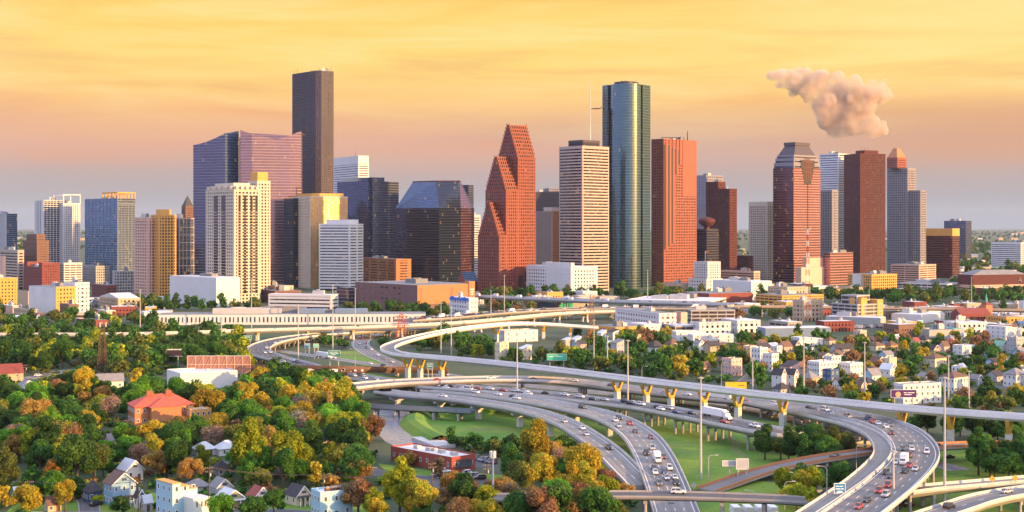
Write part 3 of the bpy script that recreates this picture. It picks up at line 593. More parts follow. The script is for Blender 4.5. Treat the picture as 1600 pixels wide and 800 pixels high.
    mb.face([(w.x, w.y, zb) for w in hi]); mb.build('pyramid_roof', MATS['brick_orange'], r)
    p = rect(1286, 1297, 1333, 2120, 38); r, z = block('office_block', 'small dark mirror block reflecting pink, below the crowned tower', p, 395, 'curtain', gl='cw_pink_reflection', cat='office block')
    p = rect(1447, 1488, 1499, 2390, 42); r, z = block('office_block', 'dark brown glass block under a pale cornice, right of the pyramid-topped tower', p, 369, 'curtain', gl='cw_red', cat='office block', lm='the dark brown glass block', nu=1)
    mb = MB(); mb.prism(inset(p, 1.01), z, Z(357, 2390)); mb.build('cornice', MATS['stucco_sunlit_gold'], r)
    a, b = MB(), MB(); facade(a, b, p[3], p[0], 0, z, St('granite_brown', fh=4, sp=1.1, bay=400)); facade(a, b, p[0], p[1], 0, z, St('granite_brown', fh=4, sp=1.1, bay=5, pw=.8)); a.build('floor_band', MATS['granite_brown'], r)
    p = rect(1475, 1509, 1518, 3300, 42); block('office_tower', 'far blue-grey tower standing alone beyond the dark brown block', p, 345, 'curtain', gl='cw_navy', lm='the lone far tower')
    p = rect(1549, 1595, 1625, 2850, 25); r, z = block('office_block', 'far low dark block with white floor bands at the right edge', p, 379, 'band_white', gl='win_dark', cat='office block')
    c = cen(p); antenna(r, c.x-15, c.y, z, 14, .4)
towers()
# ---------------- low buildings round downtown ----------------
def low(name, label, xl, xc, xr, top, base, style, th=40, cat='building', lm=None, gl=None, roof='roof_grey', nu=2, depth=None, group=None):
    Y = 90*F/(base-HY)
    p = rect(xl, xc, xr, Y, th) if xc is not None else front(xl, xr, Y, depth or 30, th)
    r, z = block(name, label, p, top, style, cat, lm, nu, gl, roof, group); return r, p, z
def sign(r, p, nrm, w, h, cols, mname, name='sign'): pass
def lows():
    b = low
    b('stone_block', 'peach stone block rising at the far left edge behind the orange corner building', -20, 5, 9, 400, 462, 'curtain', gl='stucco_peach', nu=1)
    b('office_block', 'mauve office block with a white top floor at the far left', 0, 28, 37, 391, 452, 'band_pale', 40)
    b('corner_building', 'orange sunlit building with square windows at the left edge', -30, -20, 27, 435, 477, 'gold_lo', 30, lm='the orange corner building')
    r, p, z = b('brick_hotel', 'dark red brick building with two end towers', 38, 66, 93, 418, 456, 'brick', 35, lm='the dark red brick building')
    for k in (0.0, .82):
        q = [p[3]+(p[0]-p[3])*k, p[3]+(p[0]-p[3])*(k+.18), p[2]+(p[1]-p[2])*(k+.18), p[2]+(p[1]-p[2])*k]; volume(r, q, z+.3, z+6, 'brick', 'end_tower')
    b('stucco_block', 'blank mauve wall building left of the white blank-sided block', 27, 44, 47, 455, 480, 'curtain', gl='stucco_tan', nu=0)
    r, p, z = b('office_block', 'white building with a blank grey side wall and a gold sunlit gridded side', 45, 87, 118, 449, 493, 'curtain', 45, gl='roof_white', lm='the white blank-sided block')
    a, c = MB(), MB(); facade(a, c, p[0], p[1], 0, z, STY['gold_lo']); a.build('floor_band', MATS['stucco_sunlit_gold'], r); c.build('pier', MATS['stucco_sunlit_gold'], r)  # sunlight painted on this side as gold bands and piers
    mb = MB(); mb.prism([q+Vector((0, 0)) for q in [p[0]+(p[1]-p[0])*.01-Vector((.02, .02)), p[1], p[1]+Vector((-.2, .2)), p[0]+Vector((0, .2))]], .5, z-.5); mb.build('window_wall', MATS['win_brown'], r)
    b('office_block', 'white gridded block joined to the gold gridded wall', 100, 118, 139, 442, 488, 'white_lo', 45, lm='the white gridded block')
    b('small_building', 'small grey and red block in front of the gold gridded wall', 94, 108, 122, 476, 497, 'brick_br', 35)
    b('parking_garage', 'pale parking deck of open dark floors behind the dark red brick building', 88, 100, 128, 411, 450, 'garage_w', 35, cat='garage')
    b('office_block', 'long grey office block with a penthouse, left of the beige apartment tower', 122, 150, 200, 416, 448, 'office_lo', 42, lm='the long grey office block')
    b('office_block', 'older pale grey office block touching the beige apartment tower', 176, 178, 212, 424, 462, 'office_lo', 20)
    b('brick_building', 'low dark red building with a flat roof behind the white gabled hall', 144, 166, 182, 446, 467, 'garage_r', 35, cat='building')
    r, p, z = b('meeting_hall', 'white hall with a shallow gable and dark clerestory windows', 156, 185, 218, 467, 486, 'tan_lo', 35, lm='the white gabled hall', nu=0)
    mb = MB(); m1, m2 = (p[0]+p[3])/2, (p[1]+p[2])/2; zt = z+5
    for A, B, C_, D_ in ((p[0], p[1], m2, m1), (p[2], p[3], m1, m2)): mb.face([(A.x, A.y, z+.4), (B.x, B.y, z+.4), (C_.x, C_.y, zt), (D_.x, D_.y, zt)])
    mb.face([(p[3].x, p[3].y, z+.4), (p[0].x, p[0].y, z+.4), (m1.x, m1.y, zt)]); mb.face([(p[1].x, p[1].y, z+.4), (p[2].x, p[2].y, z+.4), (m2.x, m2.y, zt)]); mb.build('gable_roof', MATS['roof_white'], r)
    r, p, z = b('cold_store', 'big blank white box building with a sunlit right wall', 265, 338, 375, 434, 479, 'curtain', 46, gl='concrete_white', lm='the big blank white box', roof='roof_white')
    b('podium', 'brick and glass podium at the foot of the gold tower', 408, 430, 470, 455, 474, 'brick_br', 35, cat='building')
    b('arts_building', 'low building with red rooftop boxes right of the cream apartment tower', 406, 430, 458, 447, 470, 'tan_lo', 35)
    b('transit_centre', 'low white louvred building with a bright right end', 420, 517, 528, 461, 484, 'band_white', 75, lm='the white louvred building', roof='roof_white', nu=1)
    b('mirror_block', 'grey and dark mirrored block under the white banded office block', 526, 545, 560, 450, 478, 'curtain', 35, gl='cw_violet', nu=0)
    b('office_block', 'orange-pink office block of short window strips left of the black building', 565, 619, 642, 405, 447, 'office_o', 32, lm='the orange-pink office block')
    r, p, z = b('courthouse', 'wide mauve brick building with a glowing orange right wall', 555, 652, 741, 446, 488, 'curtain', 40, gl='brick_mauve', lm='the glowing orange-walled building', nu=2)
    a = MB(); v = (p[3]-p[0]).normalized(); u = (p[1]-p[0]).normalized()
    mb = MB(); ang = math.atan2(u.y, u.x)
    mb2 = MB(); c = (p[0]+p[1])/2-v*.1; mb2.box((c.x, c.y, z/2+4), ((p[1]-p[0]).length, .4, z-8), ang); mb2.build('sunlit_wall', MATS['brick_orange'], r)  # orange panel paints the sun onto this wall
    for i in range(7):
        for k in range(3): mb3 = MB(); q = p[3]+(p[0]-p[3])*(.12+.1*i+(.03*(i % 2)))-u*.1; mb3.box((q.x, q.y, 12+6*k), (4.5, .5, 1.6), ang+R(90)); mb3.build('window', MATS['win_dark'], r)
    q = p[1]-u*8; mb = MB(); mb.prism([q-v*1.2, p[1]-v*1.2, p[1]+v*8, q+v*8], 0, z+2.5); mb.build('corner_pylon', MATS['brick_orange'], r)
    mb = MB(); q = p[1]-u*4-v*1.35
    for k in range(3): mb.box((q.x, q.y, z-6-k*2.6), (5.5-k, .2, 1.4), ang)
    mb.build('sign_lettering', MATS['concrete_white'], r)
    r, p, z = b('billboard_building', 'narrow white building with a blue painted rooftop band below the glowing orange wall', 703, 733, 746, 466, 498, 'white_lo', 32, lm='the blue-topped white building', roof='roof_white', nu=1)
    mat('graffiti_blue', (0.05, 0.14, 0.5), var=0.4, scale=.5); mb = MB(); L = (p[0]-p[3]).length
    for i in range(16): q = p[3]+(p[0]-p[3])*((i+.5)/16)-u*.55; mb.box((q.x, q.y, z-1.5+random.uniform(-.6, .6)), (L/16*.8, .2, random.uniform(2, 4.5)), ang+R(90)+random.uniform(-.1, .1))
    mb.build('painted_lettering', MATS['graffiti_blue'], r)
    r, p, z = b('sorting_office', 'big white building with small square windows before the pale banded tower', 823, 892, 933, 417, 466, 'white_lo', 35, lm='the big white square-windowed building', roof='roof_white')
    q = [p[0]-(p[0]-p[3])*.0, p[0]+(p[1]-p[0])*.12, p[0]+(p[1]-p[0])*.12+(p[3]-p[0])*.55, p[0]+(p[3]-p[0])*.55]; mb = MB(); mb.prism([a_+(a_-cen(q))*.02 for a_ in q], 0, z+5); mb.build('stair_tower', MATS['concrete_white'], r)
    Y = 90*F/(503-HY); r, p, z = b('warehouse', 'very long low cream building with narrow slit windows beside the freeway', 243, None, 663, 492, 508, 'curtain', 3, depth=34, gl='concrete_white', lm='the long cream slit-windowed building', roof='roof_grey', nu=6)
    d = (p[1]-p[0]); L = d.length; d /= L; n = Vector((d.y, -d.x)); mb = MB()
    for i in range(64): q = p[0]+d*(L*(i+.5)/64+random.uniform(-.3, .3))+n*.12; mb.box((q.x, q.y, z*.5), (1.1 if i % 3 else .7, .3, z*.5), math.atan2(d.y, d.x))
    mb.build('window', MATS['win_dark'], r)
    for k, (a_, b_) in enumerate(((.25, .42), (.52, .62), (.66, .78))): q = [p[0]+d*(L*a_)-n*8, p[0]+d*(L*b_)-n*8, p[0]+d*(L*b_)-n*24, p[0]+d*(L*a_)-n*24]; mb = MB(); mb.prism(q, z+.3, z+4); mb.build('roof_monitor', MATS['metal_blue_grey'], r)
    # city hall
    r, p, z = b('city_hall', 'white stepped stone hall with a flag on top, in front of the dark hotel', 1076, 1104, 1128, 436, 459, 'white_lo', 35, cat='civic building', lm='the white stepped hall', nu=0)
    volume(r, [p[0]+(cen(p)-p[0])*.3+Vector((2, 0)), p[1]+(cen(p)-p[1])*.1, p[2], p[3]+(cen(p)-p[3])*.35], z+.3, Z(409, 1870), 'apt_white', 'tower'); c = cen(p)
    mb = MB(); mb.tube([(c.x, c.y, Z(409, 1870)), (c.x, c.y, Z(392, 1870))], .3, 6); mb.build('flagpole', MATS['steel_pale'], r); mb = MB(); mb.box((c.x+2.4, c.y, Z(394, 1870)), (4.5, .1, 2.8)); mb.build('flag', MATS['brick_red'], r)
    b('theatre', 'big plain white hall with a yellow sunlit right wall', 1114, 1174, 1206, 440, 470, 'curtain', 35, gl='concrete_white', lm='the plain white theatre', roof='roof_white', cat='theatre')
    b('aquarium', 'red brick low building with an orange parapet in front of the white theatre', 1066, 1108, 1176, 459, 478, 'curtain', 30, gl='brick_red', lm='the red aquarium building')
    b('parking_garage', 'red parking deck with an orange sunlit side', 1181, 1222, 1286, 462, 481, 'garage_o', 28, cat='garage', lm='the orange parking deck')  # sunlit orange put into the band colour, on every side
    b('low_building', 'pale low building with an orange panel behind the orange parking deck', 1200, 1230, 1262, 449, 476, 'tan_lo', 30)
    b('office_block', 'dark mauve low block behind the white stepped hall', 1116, 1170, 1176, 400, 440, 'grid_brown', 40)
    b('parking_garage', 'mauve banded deck between the white stepped hall and the beige grid tower', 1126, 1178, 1187, 424, 448, 'garage_p', 35, cat='garage')
    b('low_building', 'low pink building at the foot of the pink granite tower', 1034, 1060, 1080, 443, 457, 'curtain', 30, gl='stucco_peach')
    r, p, z = b('apartment_block', 'cream gold apartment block of stacked balconies with a blank grey end wall', 1325, 1362, 1401, 429, 457, 'apt_gold', 30, cat='apartment block', lm='the cream balcony block', gl='win_brown')
    mb = MB(); a = p[3]+(p[0]-p[3])*.5-u*.8; mb.box((a.x, a.y, z/2), (.4, (p[3]-p[0]).length*.5, z), ang); mb.build('end_wall', MATS['roof_white'], r)
    b('parking_garage', 'long pale pink banded parking deck beneath the pyramid-topped tower', 1392, 1436, 1462, 414, 443, 'garage_p', 45, cat='garage', lm='the pale pink parking deck')
    b('parking_garage', 'low white parking deck in front of the pale pink one', 1400, 1480, 1513, 444, 457, 'garage_w', 50, cat='garage')
    r, p, z = b('arena', 'broad brown arena with a shallow grey roof and a pale open parking base', 1497, 1520, 1605, 446, 457, 'garage_p', 20, cat='arena', lm='the brown arena')
    mb = MB(); q = inset(p, 1.01); mb.prism(q, z+.2, z+14); mb.build('upper_wall', MATS['trim_dark_red'] if False else MATS['granite_brown'], r)
    hi = inset(p, .55); mb = MB()
    for i in range(4): A, B, A2, B2 = q[i], q[(i+1) % 4], hi[i], hi[(i+1) % 4]; mb.face([(A.x, A.y, z+14), (B.x, B.y, z+14), (B2.x, B2.y, z+20), (A2.x, A2.y, z+20)])
    mb.face([(w.x, w.y, z+20) for w in hi]); mb.build('roof_slope', MATS['roof_grey'], r)
    c = p[1]-(p[1]-p[0]).normalized()*12+Vector((-.5, -1.3)); mb = MB()
    for s in (-1, 1): mb.bar((c.x+s*2.6, c.y, z+3.5), (c.x, c.y, z+10.5), 1.2, .2)
    mb.bar((c.x-1.2, c.y, z+6), (c.x+1.2, c.y, z+6), .6); mb.build('emblem', MATS['concrete_white'], r)
    # mid-distance right
    b('apartment_block', 'four-storey white and red building with a yellow sunlit right end', 962, 1030, 1056, 490, 517, 'white_lo', 22, cat='apartment block', lm='the white and red four-storey building', gl='brick_red')
    b('pink_annex', 'plain pale pink block joined to the four-storey building', 1052, 1064, 1074, 488, 512, 'curtain', 22, gl='stucco_peach', nu=0)
    b('parking_garage', 'grey two-level parking deck right of the pink annex', 1072, 1080, 1148, 485, 503, 'garage', 6, cat='garage', lm='the grey parking deck')
    b('orange_building', 'orange-lit building with a raised centre left of the four-storey building', 926, 962, 1006, 512, 527, 'gold_lo', 30, lm='the orange brick building', gl='brick_orange')  # orange light put into the wall and core colours
    b('offices', 'tan concrete block with a yellow sunlit side beside the red and white radio mast', 1239, 1256, 1285, 470, 502, 'tan_lo', 32, lm='the tan concrete block')
    r, p, z = b('offices', 'stepped grey concrete building with two yellow sunlit stair towers', 1300, 1340, 1377, 476, 505, 'garage', 30, lm='the stepped concrete building', nu=3)
    for a_, top in ((.12, 6), (.8, 4)): q = p[0]+(p[1]-p[0])*a_; mb = MB(); mb.prism([q-v*.9, q+u*9-v*.9, q+u*9+v*12, q+v*12], 0, z+top); mb.build('stair_tower', MATS['stucco_sunlit_gold'], r)  # yellow sunlight painted into the stair tower colour
    volume(r, [p[3]+(p[0]-p[3])*.3+u*3, p[0]+u*3+v*3, p[0]+u*22+v*3, p[3]+(p[0]-p[3])*.3+u*22], z+.3, z+8, 'garage')
    b('workshop', 'long low grey building in front of the stepped concrete building', 1290, 1376, 1384, 497, 508, 'curtain', 62, gl='concrete_grey', roof='roof_white')
    r, p, z = b('metal_warehouse', 'wide low pale blue metal warehouse with parked cars behind it', 1183, 1196, 1298, 513, 527, 'curtain', 10, cat='warehouse', gl='metal_blue_grey', roof='roof_white', lm='the pale blue warehouse', nu=0)
    b('brick_offices', 'pinkish brick box building with a white flat roof', 1381, 1404, 1436, 508, 527, 'brick_br', 30, lm='the pinkish brick box', roof='roof_white')
    b('shop', 'long white flat-roofed shed left of the church', 1393, 1440, 1476, 492, 505, 'curtain', 45, gl='concrete_white', roof='roof_white')
    b('shop', 'long red brick shed in front of the church', 1460, 1480, 1532, 503, 514, 'brick', 18, nu=1)
    b('shop', 'grey flat-roofed shop right of the pinkish brick box', 1436, 1452, 1488, 516, 528, 'curtain', 20, gl='concrete_grey')
    mat('roof_teal', (0.10, 0.36, 0.34)); b('shop', 'low shop under a pale teal roof', 1466, 1490, 1507, 514, 525, 'curtain', 20, gl='concrete_grey', roof='roof_teal', lm='the teal-roofed shop')
    b('white_block', 'white block at the right edge beyond the church', 1592, 1600, 1625, 470, 494, 'curtain', 30, gl='concrete_white')
    # church
    r, p, z = b('church', 'red brick church with a tall tower under a thin green spire', 1486, 1500, 1548, 491, 507, 'brick', 20, cat='church', lm='the red church', nu=0)
    m1, m2 = (p[0]+p[3])/2, (p[1]+p[2])/2; mb = MB()
    for A, B, C_, D_ in ((p[0], p[1], m2, m1), (p[2], p[3], m1, m2)): mb.face([(A.x, A.y, z+.3), (B.x, B.y, z+.3), (C_.x, C_.y, z+5), (D_.x, D_.y, z+5)])
    mb.face([(p[3].x, p[3].y, z+.3), (p[0].x, p[0].y, z+.3), (m1.x, m1.y, z+5)]); mb.build('gable_roof', MATS['brick_red'], r)
    Y = 1300; c = G(1547, 504); q = front(1541, 1553, Y, 7, 30); zt = Z(477, Y); mb = MB(); mb.prism(q, 0, zt); mb.build('bell_tower', MATS['brick_orange'], r)
    c = cen(q); mb = MB()
    for i in range(4): mb.face([(q[i].x, q[i].y, zt), (q[(i+1) % 4].x, q[(i+1) % 4].y, zt), (c.x, c.y, zt+4)])
    mb.build('tower_roof', MATS['brick_red'], r); mb = MB(); mb.tube([(c.x, c.y, zt+1), (c.x, c.y, Z(458, Y))], [1.6, .1], 8); mb.build('spire', MATS['roof_teal'], r)
    # left and middle distance
    b('low_building', 'low tan building among trees at the left edge below the orange corner building', 22, 48, 58, 484, 497, 'tan_lo', 42)
    b('shed', 'long pale flat building among trees at the far left', 0, 20, 30, 478, 493, 'curtain', 45, gl='stucco_peach', roof='roof_white')
    b('brick_warehouse', 'long low red brick building above the left freeway', 128, 150, 168, 501, 512, 'brick', 42)
    b('small_house', 'pink villa among trees below the white gabled hall', 152, 166, 181, 486, 497, 'curtain', 35, gl='stucco_peach', roof='roof_white')
    b('storage_shed', 'pale teal low shed under the elevated freeway', 833, 846, 866, 470, 486, 'curtain', 20, gl='metal_blue_grey')
    mat('mural_green', (0.08, 0.5, 0.3), var=0.4, scale=.3)
    r, p, z = b('mural_shed', 'tan shed with a bright green mural under the elevated freeway', 864, 872, 912, 470, 487, 'curtain', 10, gl='stucco_tan')
    mb = MB(); a, c = p[0]+(p[1]-p[0])*.05, p[0]+(p[1]-p[0])*.6; m = (a+c)/2-Vector((0, .3)); mb.box((m.x, m.y, z*.55), ((c-a).length, .3, z*.45), R(10)); mb.build('mural', MATS['mural_green'], r)
    b('market_hall', 'long white shed with a yellow end under the elevated freeway', 980, 1110, 1134, 471, 487, 'garage_w', 70, roof='roof_white', lm='the long white shed', nu=4)
    # far city and plain
    rng = random.Random(3); GF = 'far buildings on the plain'; k = 0
    for (x0, x1, y0, y1, n, kind) in ((1500, 1600, 398, 446, 44, 0), (1128, 1206, 392, 425, 12, 0), (0, 54, 378, 398, 8, 0), (1335, 1600, 364, 394, 40, 1), (205, 300, 368, 392, 6, 1), (0, 150, 366, 385, 9, 1)):
        for i in range(n):
            px, py = rng.uniform(x0, x1), rng.uniform(y0, y1); Y = 90*F/(py-HY); w = rng.uniform(5, 17); hh = rng.uniform(3, 8) if kind == 0 else rng.uniform(1.5, 3.5)
            nm = rng.choice(['pale', 'white', 'peach', 'tan', 'grey']); m_ = {'pale': 'stone_pale', 'white': 'concrete_white', 'peach': 'stucco_peach', 'tan': 'stucco_tan', 'grey': 'concrete_grey'}[nm]
            p = front(px-w/2, px+w/2, Y, 22, rng.uniform(5, 30)); z1 = Z(py-hh, Y); c = cen(p); r = empty('distant_building', (c.x, c.y, 0), None, 'building', GF)
            mb = MB(); mb.prism(p, 0, z1); mb.build('wall', MATS[m_], r); mb = MB(); mb.prism(inset(p, .96), z1+.01, z1+.8); mb.build('roof', MATS['roof_white' if i % 2 else 'roof_grey'], r)
            mb = MB(); d = (p[1]-p[0]); L = d.length
            for j in range(max(1, int(z1/5))): q = (p[0]+p[1])/2+Vector((d.y, -d.x)).normalized()*.08; mb.box((q.x, q.y, 3+j*5), (L*.9, .3, 1.6), math.atan2(d.y, d.x))
            mb.build('window', MATS['win_dark'], r)
            AUTO.append((r, ('small ' if w < 10 else 'wide ')+nm+' flat-roofed building far off on the plain', px, py, 'x'))
lows()
# ---------------- roads, viaducts, water, lawns ----------------
def road_mat(name, c, streak=0.12):
    m, g, b = bsdf_mat(name); MATS[name] = m
    tc = g.new('ShaderNodeTexCoord'); uv = g.new('ShaderNodeUVMap').outputs[0]
    sp = g.new('ShaderNodeSeparateXYZ'); g.l.new(uv, sp.inputs[0])
    n = g.noise(tc.outputs['Object'], 0.06, 5.0, 0.6); cb = g.new('ShaderNodeCombineXYZ'); g.put(cb.inputs[0], g.math('MULTIPLY', sp.outputs[0], 0.9)); g.put(cb.inputs[1], g.math('MULTIPLY', sp.outputs[1], 0.006))
    n2 = g.noise(cb.outputs[0], 1.0, 4.0, 0.6)                       # wear along the lanes
    sl = g.math('LESS_THAN', g.math('FRACT', g.math('DIVIDE', sp.outputs[1], 14.0)), 0.03)   # slab joints
    f = g.math('ADD', g.math('MULTIPLY_ADD', g.math('SUBTRACT', n, 0.5), 0.5, 1.0), g.math('MULTIPLY', g.math('SUBTRACT', n2, 0.5), streak*9))
    f = g.math('MULTIPLY', f, g.math('MULTIPLY_ADD', sl, -0.25, 1.0))
    rgb = g.new('ShaderNodeRGB'); rgb.outputs[0].default_value = tuple(c)+(1,)
    g.put(b.inputs['Base Color'], g.scale(rgb.outputs[0], f)); b.inputs['Roughness'].default_value = 0.85; b.inputs['Specular IOR Level'].default_value = 0.25
road_mat('road_pale', (0.215, 0.205, 0.19)); road_mat('road_mid', (0.18, 0.17, 0.16)); road_mat('road_dark', (0.10, 0.097, 0.097)); road_mat('road_street', (0.11, 0.11, 0.11))
mat('white_paint', (0.75, 0.74, 0.70), var=0.25, scale=0.5); mat('concrete', (0.32, 0.305, 0.285), var=0.22, scale=0.15, fine=0.12); mat('concrete_light', (0.50, 0.49, 0.465), var=0.3, scale=0.12, fine=0.25)
mat('concrete_dark', (0.16, 0.15, 0.14), var=0.25, scale=0.15); mat('yellow_paint', (0.56, 0.34, 0.05), var=0.3, scale=0.4, rough=0.7, fine=.2); mat('flyover_white', (0.70, 0.69, 0.66), var=0.18, scale=0.1, fine=0.12); mat('rust_steel', (0.13, 0.075, 0.05), var=0.4, scale=0.4)
mat('girder_blue', (0.16, 0.19, 0.22), rough=0.6); mat('sign_green', (0.0, 0.22, 0.13), var=0.1, rough=0.5); mat('sign_blue', (0.02, 0.22, 0.38), var=0.1); mat('sign_back', (0.42, 0.42, 0.42), var=0.2)
mat('brown_timber', (0.12, 0.07, 0.045), var=0.3, scale=.8); mat('galvanised', (0.42, 0.41, 0.38), rough=0.5, var=0.1)
ROADS = {}; GRN = []
def spline(pts, step=5.0):
    P = [G(*p) if len(p) == 3 else Vector(p[:3]) for p in pts]; out = []
    Q = [P[0]*2-P[1]]+P+[P[-1]*2-P[-2]]
    for i in range(1, len(Q)-2):
        a, b, c, d = Q[i-1], Q[i], Q[i+1], Q[i+2]; n = max(2, int((c-b).length/step))
        t1 = math.sqrt(max((b-a).length, .1)); t2 = math.sqrt(max((c-b).length, .1)); t3 = math.sqrt(max((d-c).length, .1))
        for k in range(n):     # centripetal
            T0, T1, T2, T3 = 0, t1, t1+t2, t1+t2+t3; t = T1+(T2-T1)*k/n
            A1 = a*((T1-t)/(T1-T0))+b*((t-T0)/(T1-T0)); A2 = b*((T2-t)/(T2-T1))+c*((t-T1)/(T2-T1)); A3 = c*((T3-t)/(T3-T2))+d*((t-T2)/(T3-T2))
            B1 = A1*((T2-t)/(T2-T0))+A2*((t-T0)/(T2-T0)); B2 = A2*((T3-t)/(T3-T1))+A3*((t-T1)/(T3-T1))
            out.append(B1*((T2-t)/(T2-T1))+B2*((t-T1)/(T2-T1)))
    out.append(P[-1]); return out
def frames(path):
    N, S_ = [], [0.0]
    for i, p in enumerate(path):
        d = path[min(i+1, len(path)-1)]-path[max(i-1, 0)]; d.z = 0; d.normalize(); N.append(Vector((d.y, -d.x, 0)))
        if i: S_.append(S_[-1]+(p-path[i-1]).length)
    return N, S_
def sweep(mb, path, N, S_, prof, mi=0, closed=True, caps=True):
    n = len(prof); rings = [[p+nn*o+Vector((0, 0, z)) for o, z in prof] for p, nn in zip(path, N)]
    for i in range(len(path)-1):
        for k in range(n if closed else n-1):
            k2 = (k+1) % n; mb.face([rings[i][k], rings[i+1][k], rings[i+1][k2], rings[i][k2]], mi, [(prof[k][0], S_[i]), (prof[k][0], S_[i+1]), (prof[k2][0], S_[i+1]), (prof[k2][0], S_[i])])
    if closed and caps: mb.face(rings[0], mi); mb.face(rings[-1][::-1], mi)
def markings(path, N, S_, w, lanes, dz=0.03):
    mb = MB(); e = w/2-1.0
    for o in (-e, e): sweep(mb, path, N, S_, [(o-.12, dz), (o+.12, dz)], closed=False)
    L = S_[-1]
    def at(s):
        i = max(j for j in range(len(S_)) if S_[j] <= s); i = min(i, len(path)-2); f = (s-S_[i])/max(S_[i+1]-S_[i], 1e-6); return path[i].lerp(path[i+1], f), N[i].lerp(N[i+1], f)
    import bisect
    for k in range(1, lanes):
        o = -e+2*e*k/lanes; s = 2.0
        while s < L-4:
            q = []
            for ss in (s, s+3.6):
                i = min(max(bisect.bisect_right(S_, ss)-1, 0), len(path)-2); f = (ss-S_[i])/max(S_[i+1]-S_[i], 1e-6); q.append((path[i].lerp(path[i+1], f), N[i].lerp(N[i+1], f)))
            (a, na), (b, nb) = q; z = Vector((0, 0, dz)); mb.face([a+na*(o-.1)+z, b+nb*(o-.1)+z, b+nb*(o+.1)+z, a+na*(o+.1)+z]); s += 12
    return mb
def ground_road(key, name, pts, w, lanes=2, m='road_street', marks=True, kerb=True, dz=0.02):
    dz += .004*len(GRN); GRN.append(key)
    path = spline(pts); N, S_ = frames(path); ROADS[key] = (path, N, w)
    mb = MB(); sweep(mb, path, N, S_, [(w/2, dz), (-w/2, dz)], closed=False); tag(mb.build(name, MATS[m]), kind='structure')
    if kerb:
        mb = MB()
        for o in (-w/2-.15, w/2+.15): sweep(mb, path, N, S_, [(o-.15, 0), (o-.15, .14), (o+.15, .14), (o+.15, 0)])
        tag(mb.build('kerb', MATS['concrete']), kind='structure')
    if marks: tag(markings(path, N, S_, w, lanes, dz+.02).build('road_markings', MATS['white_paint']), kind='structure')
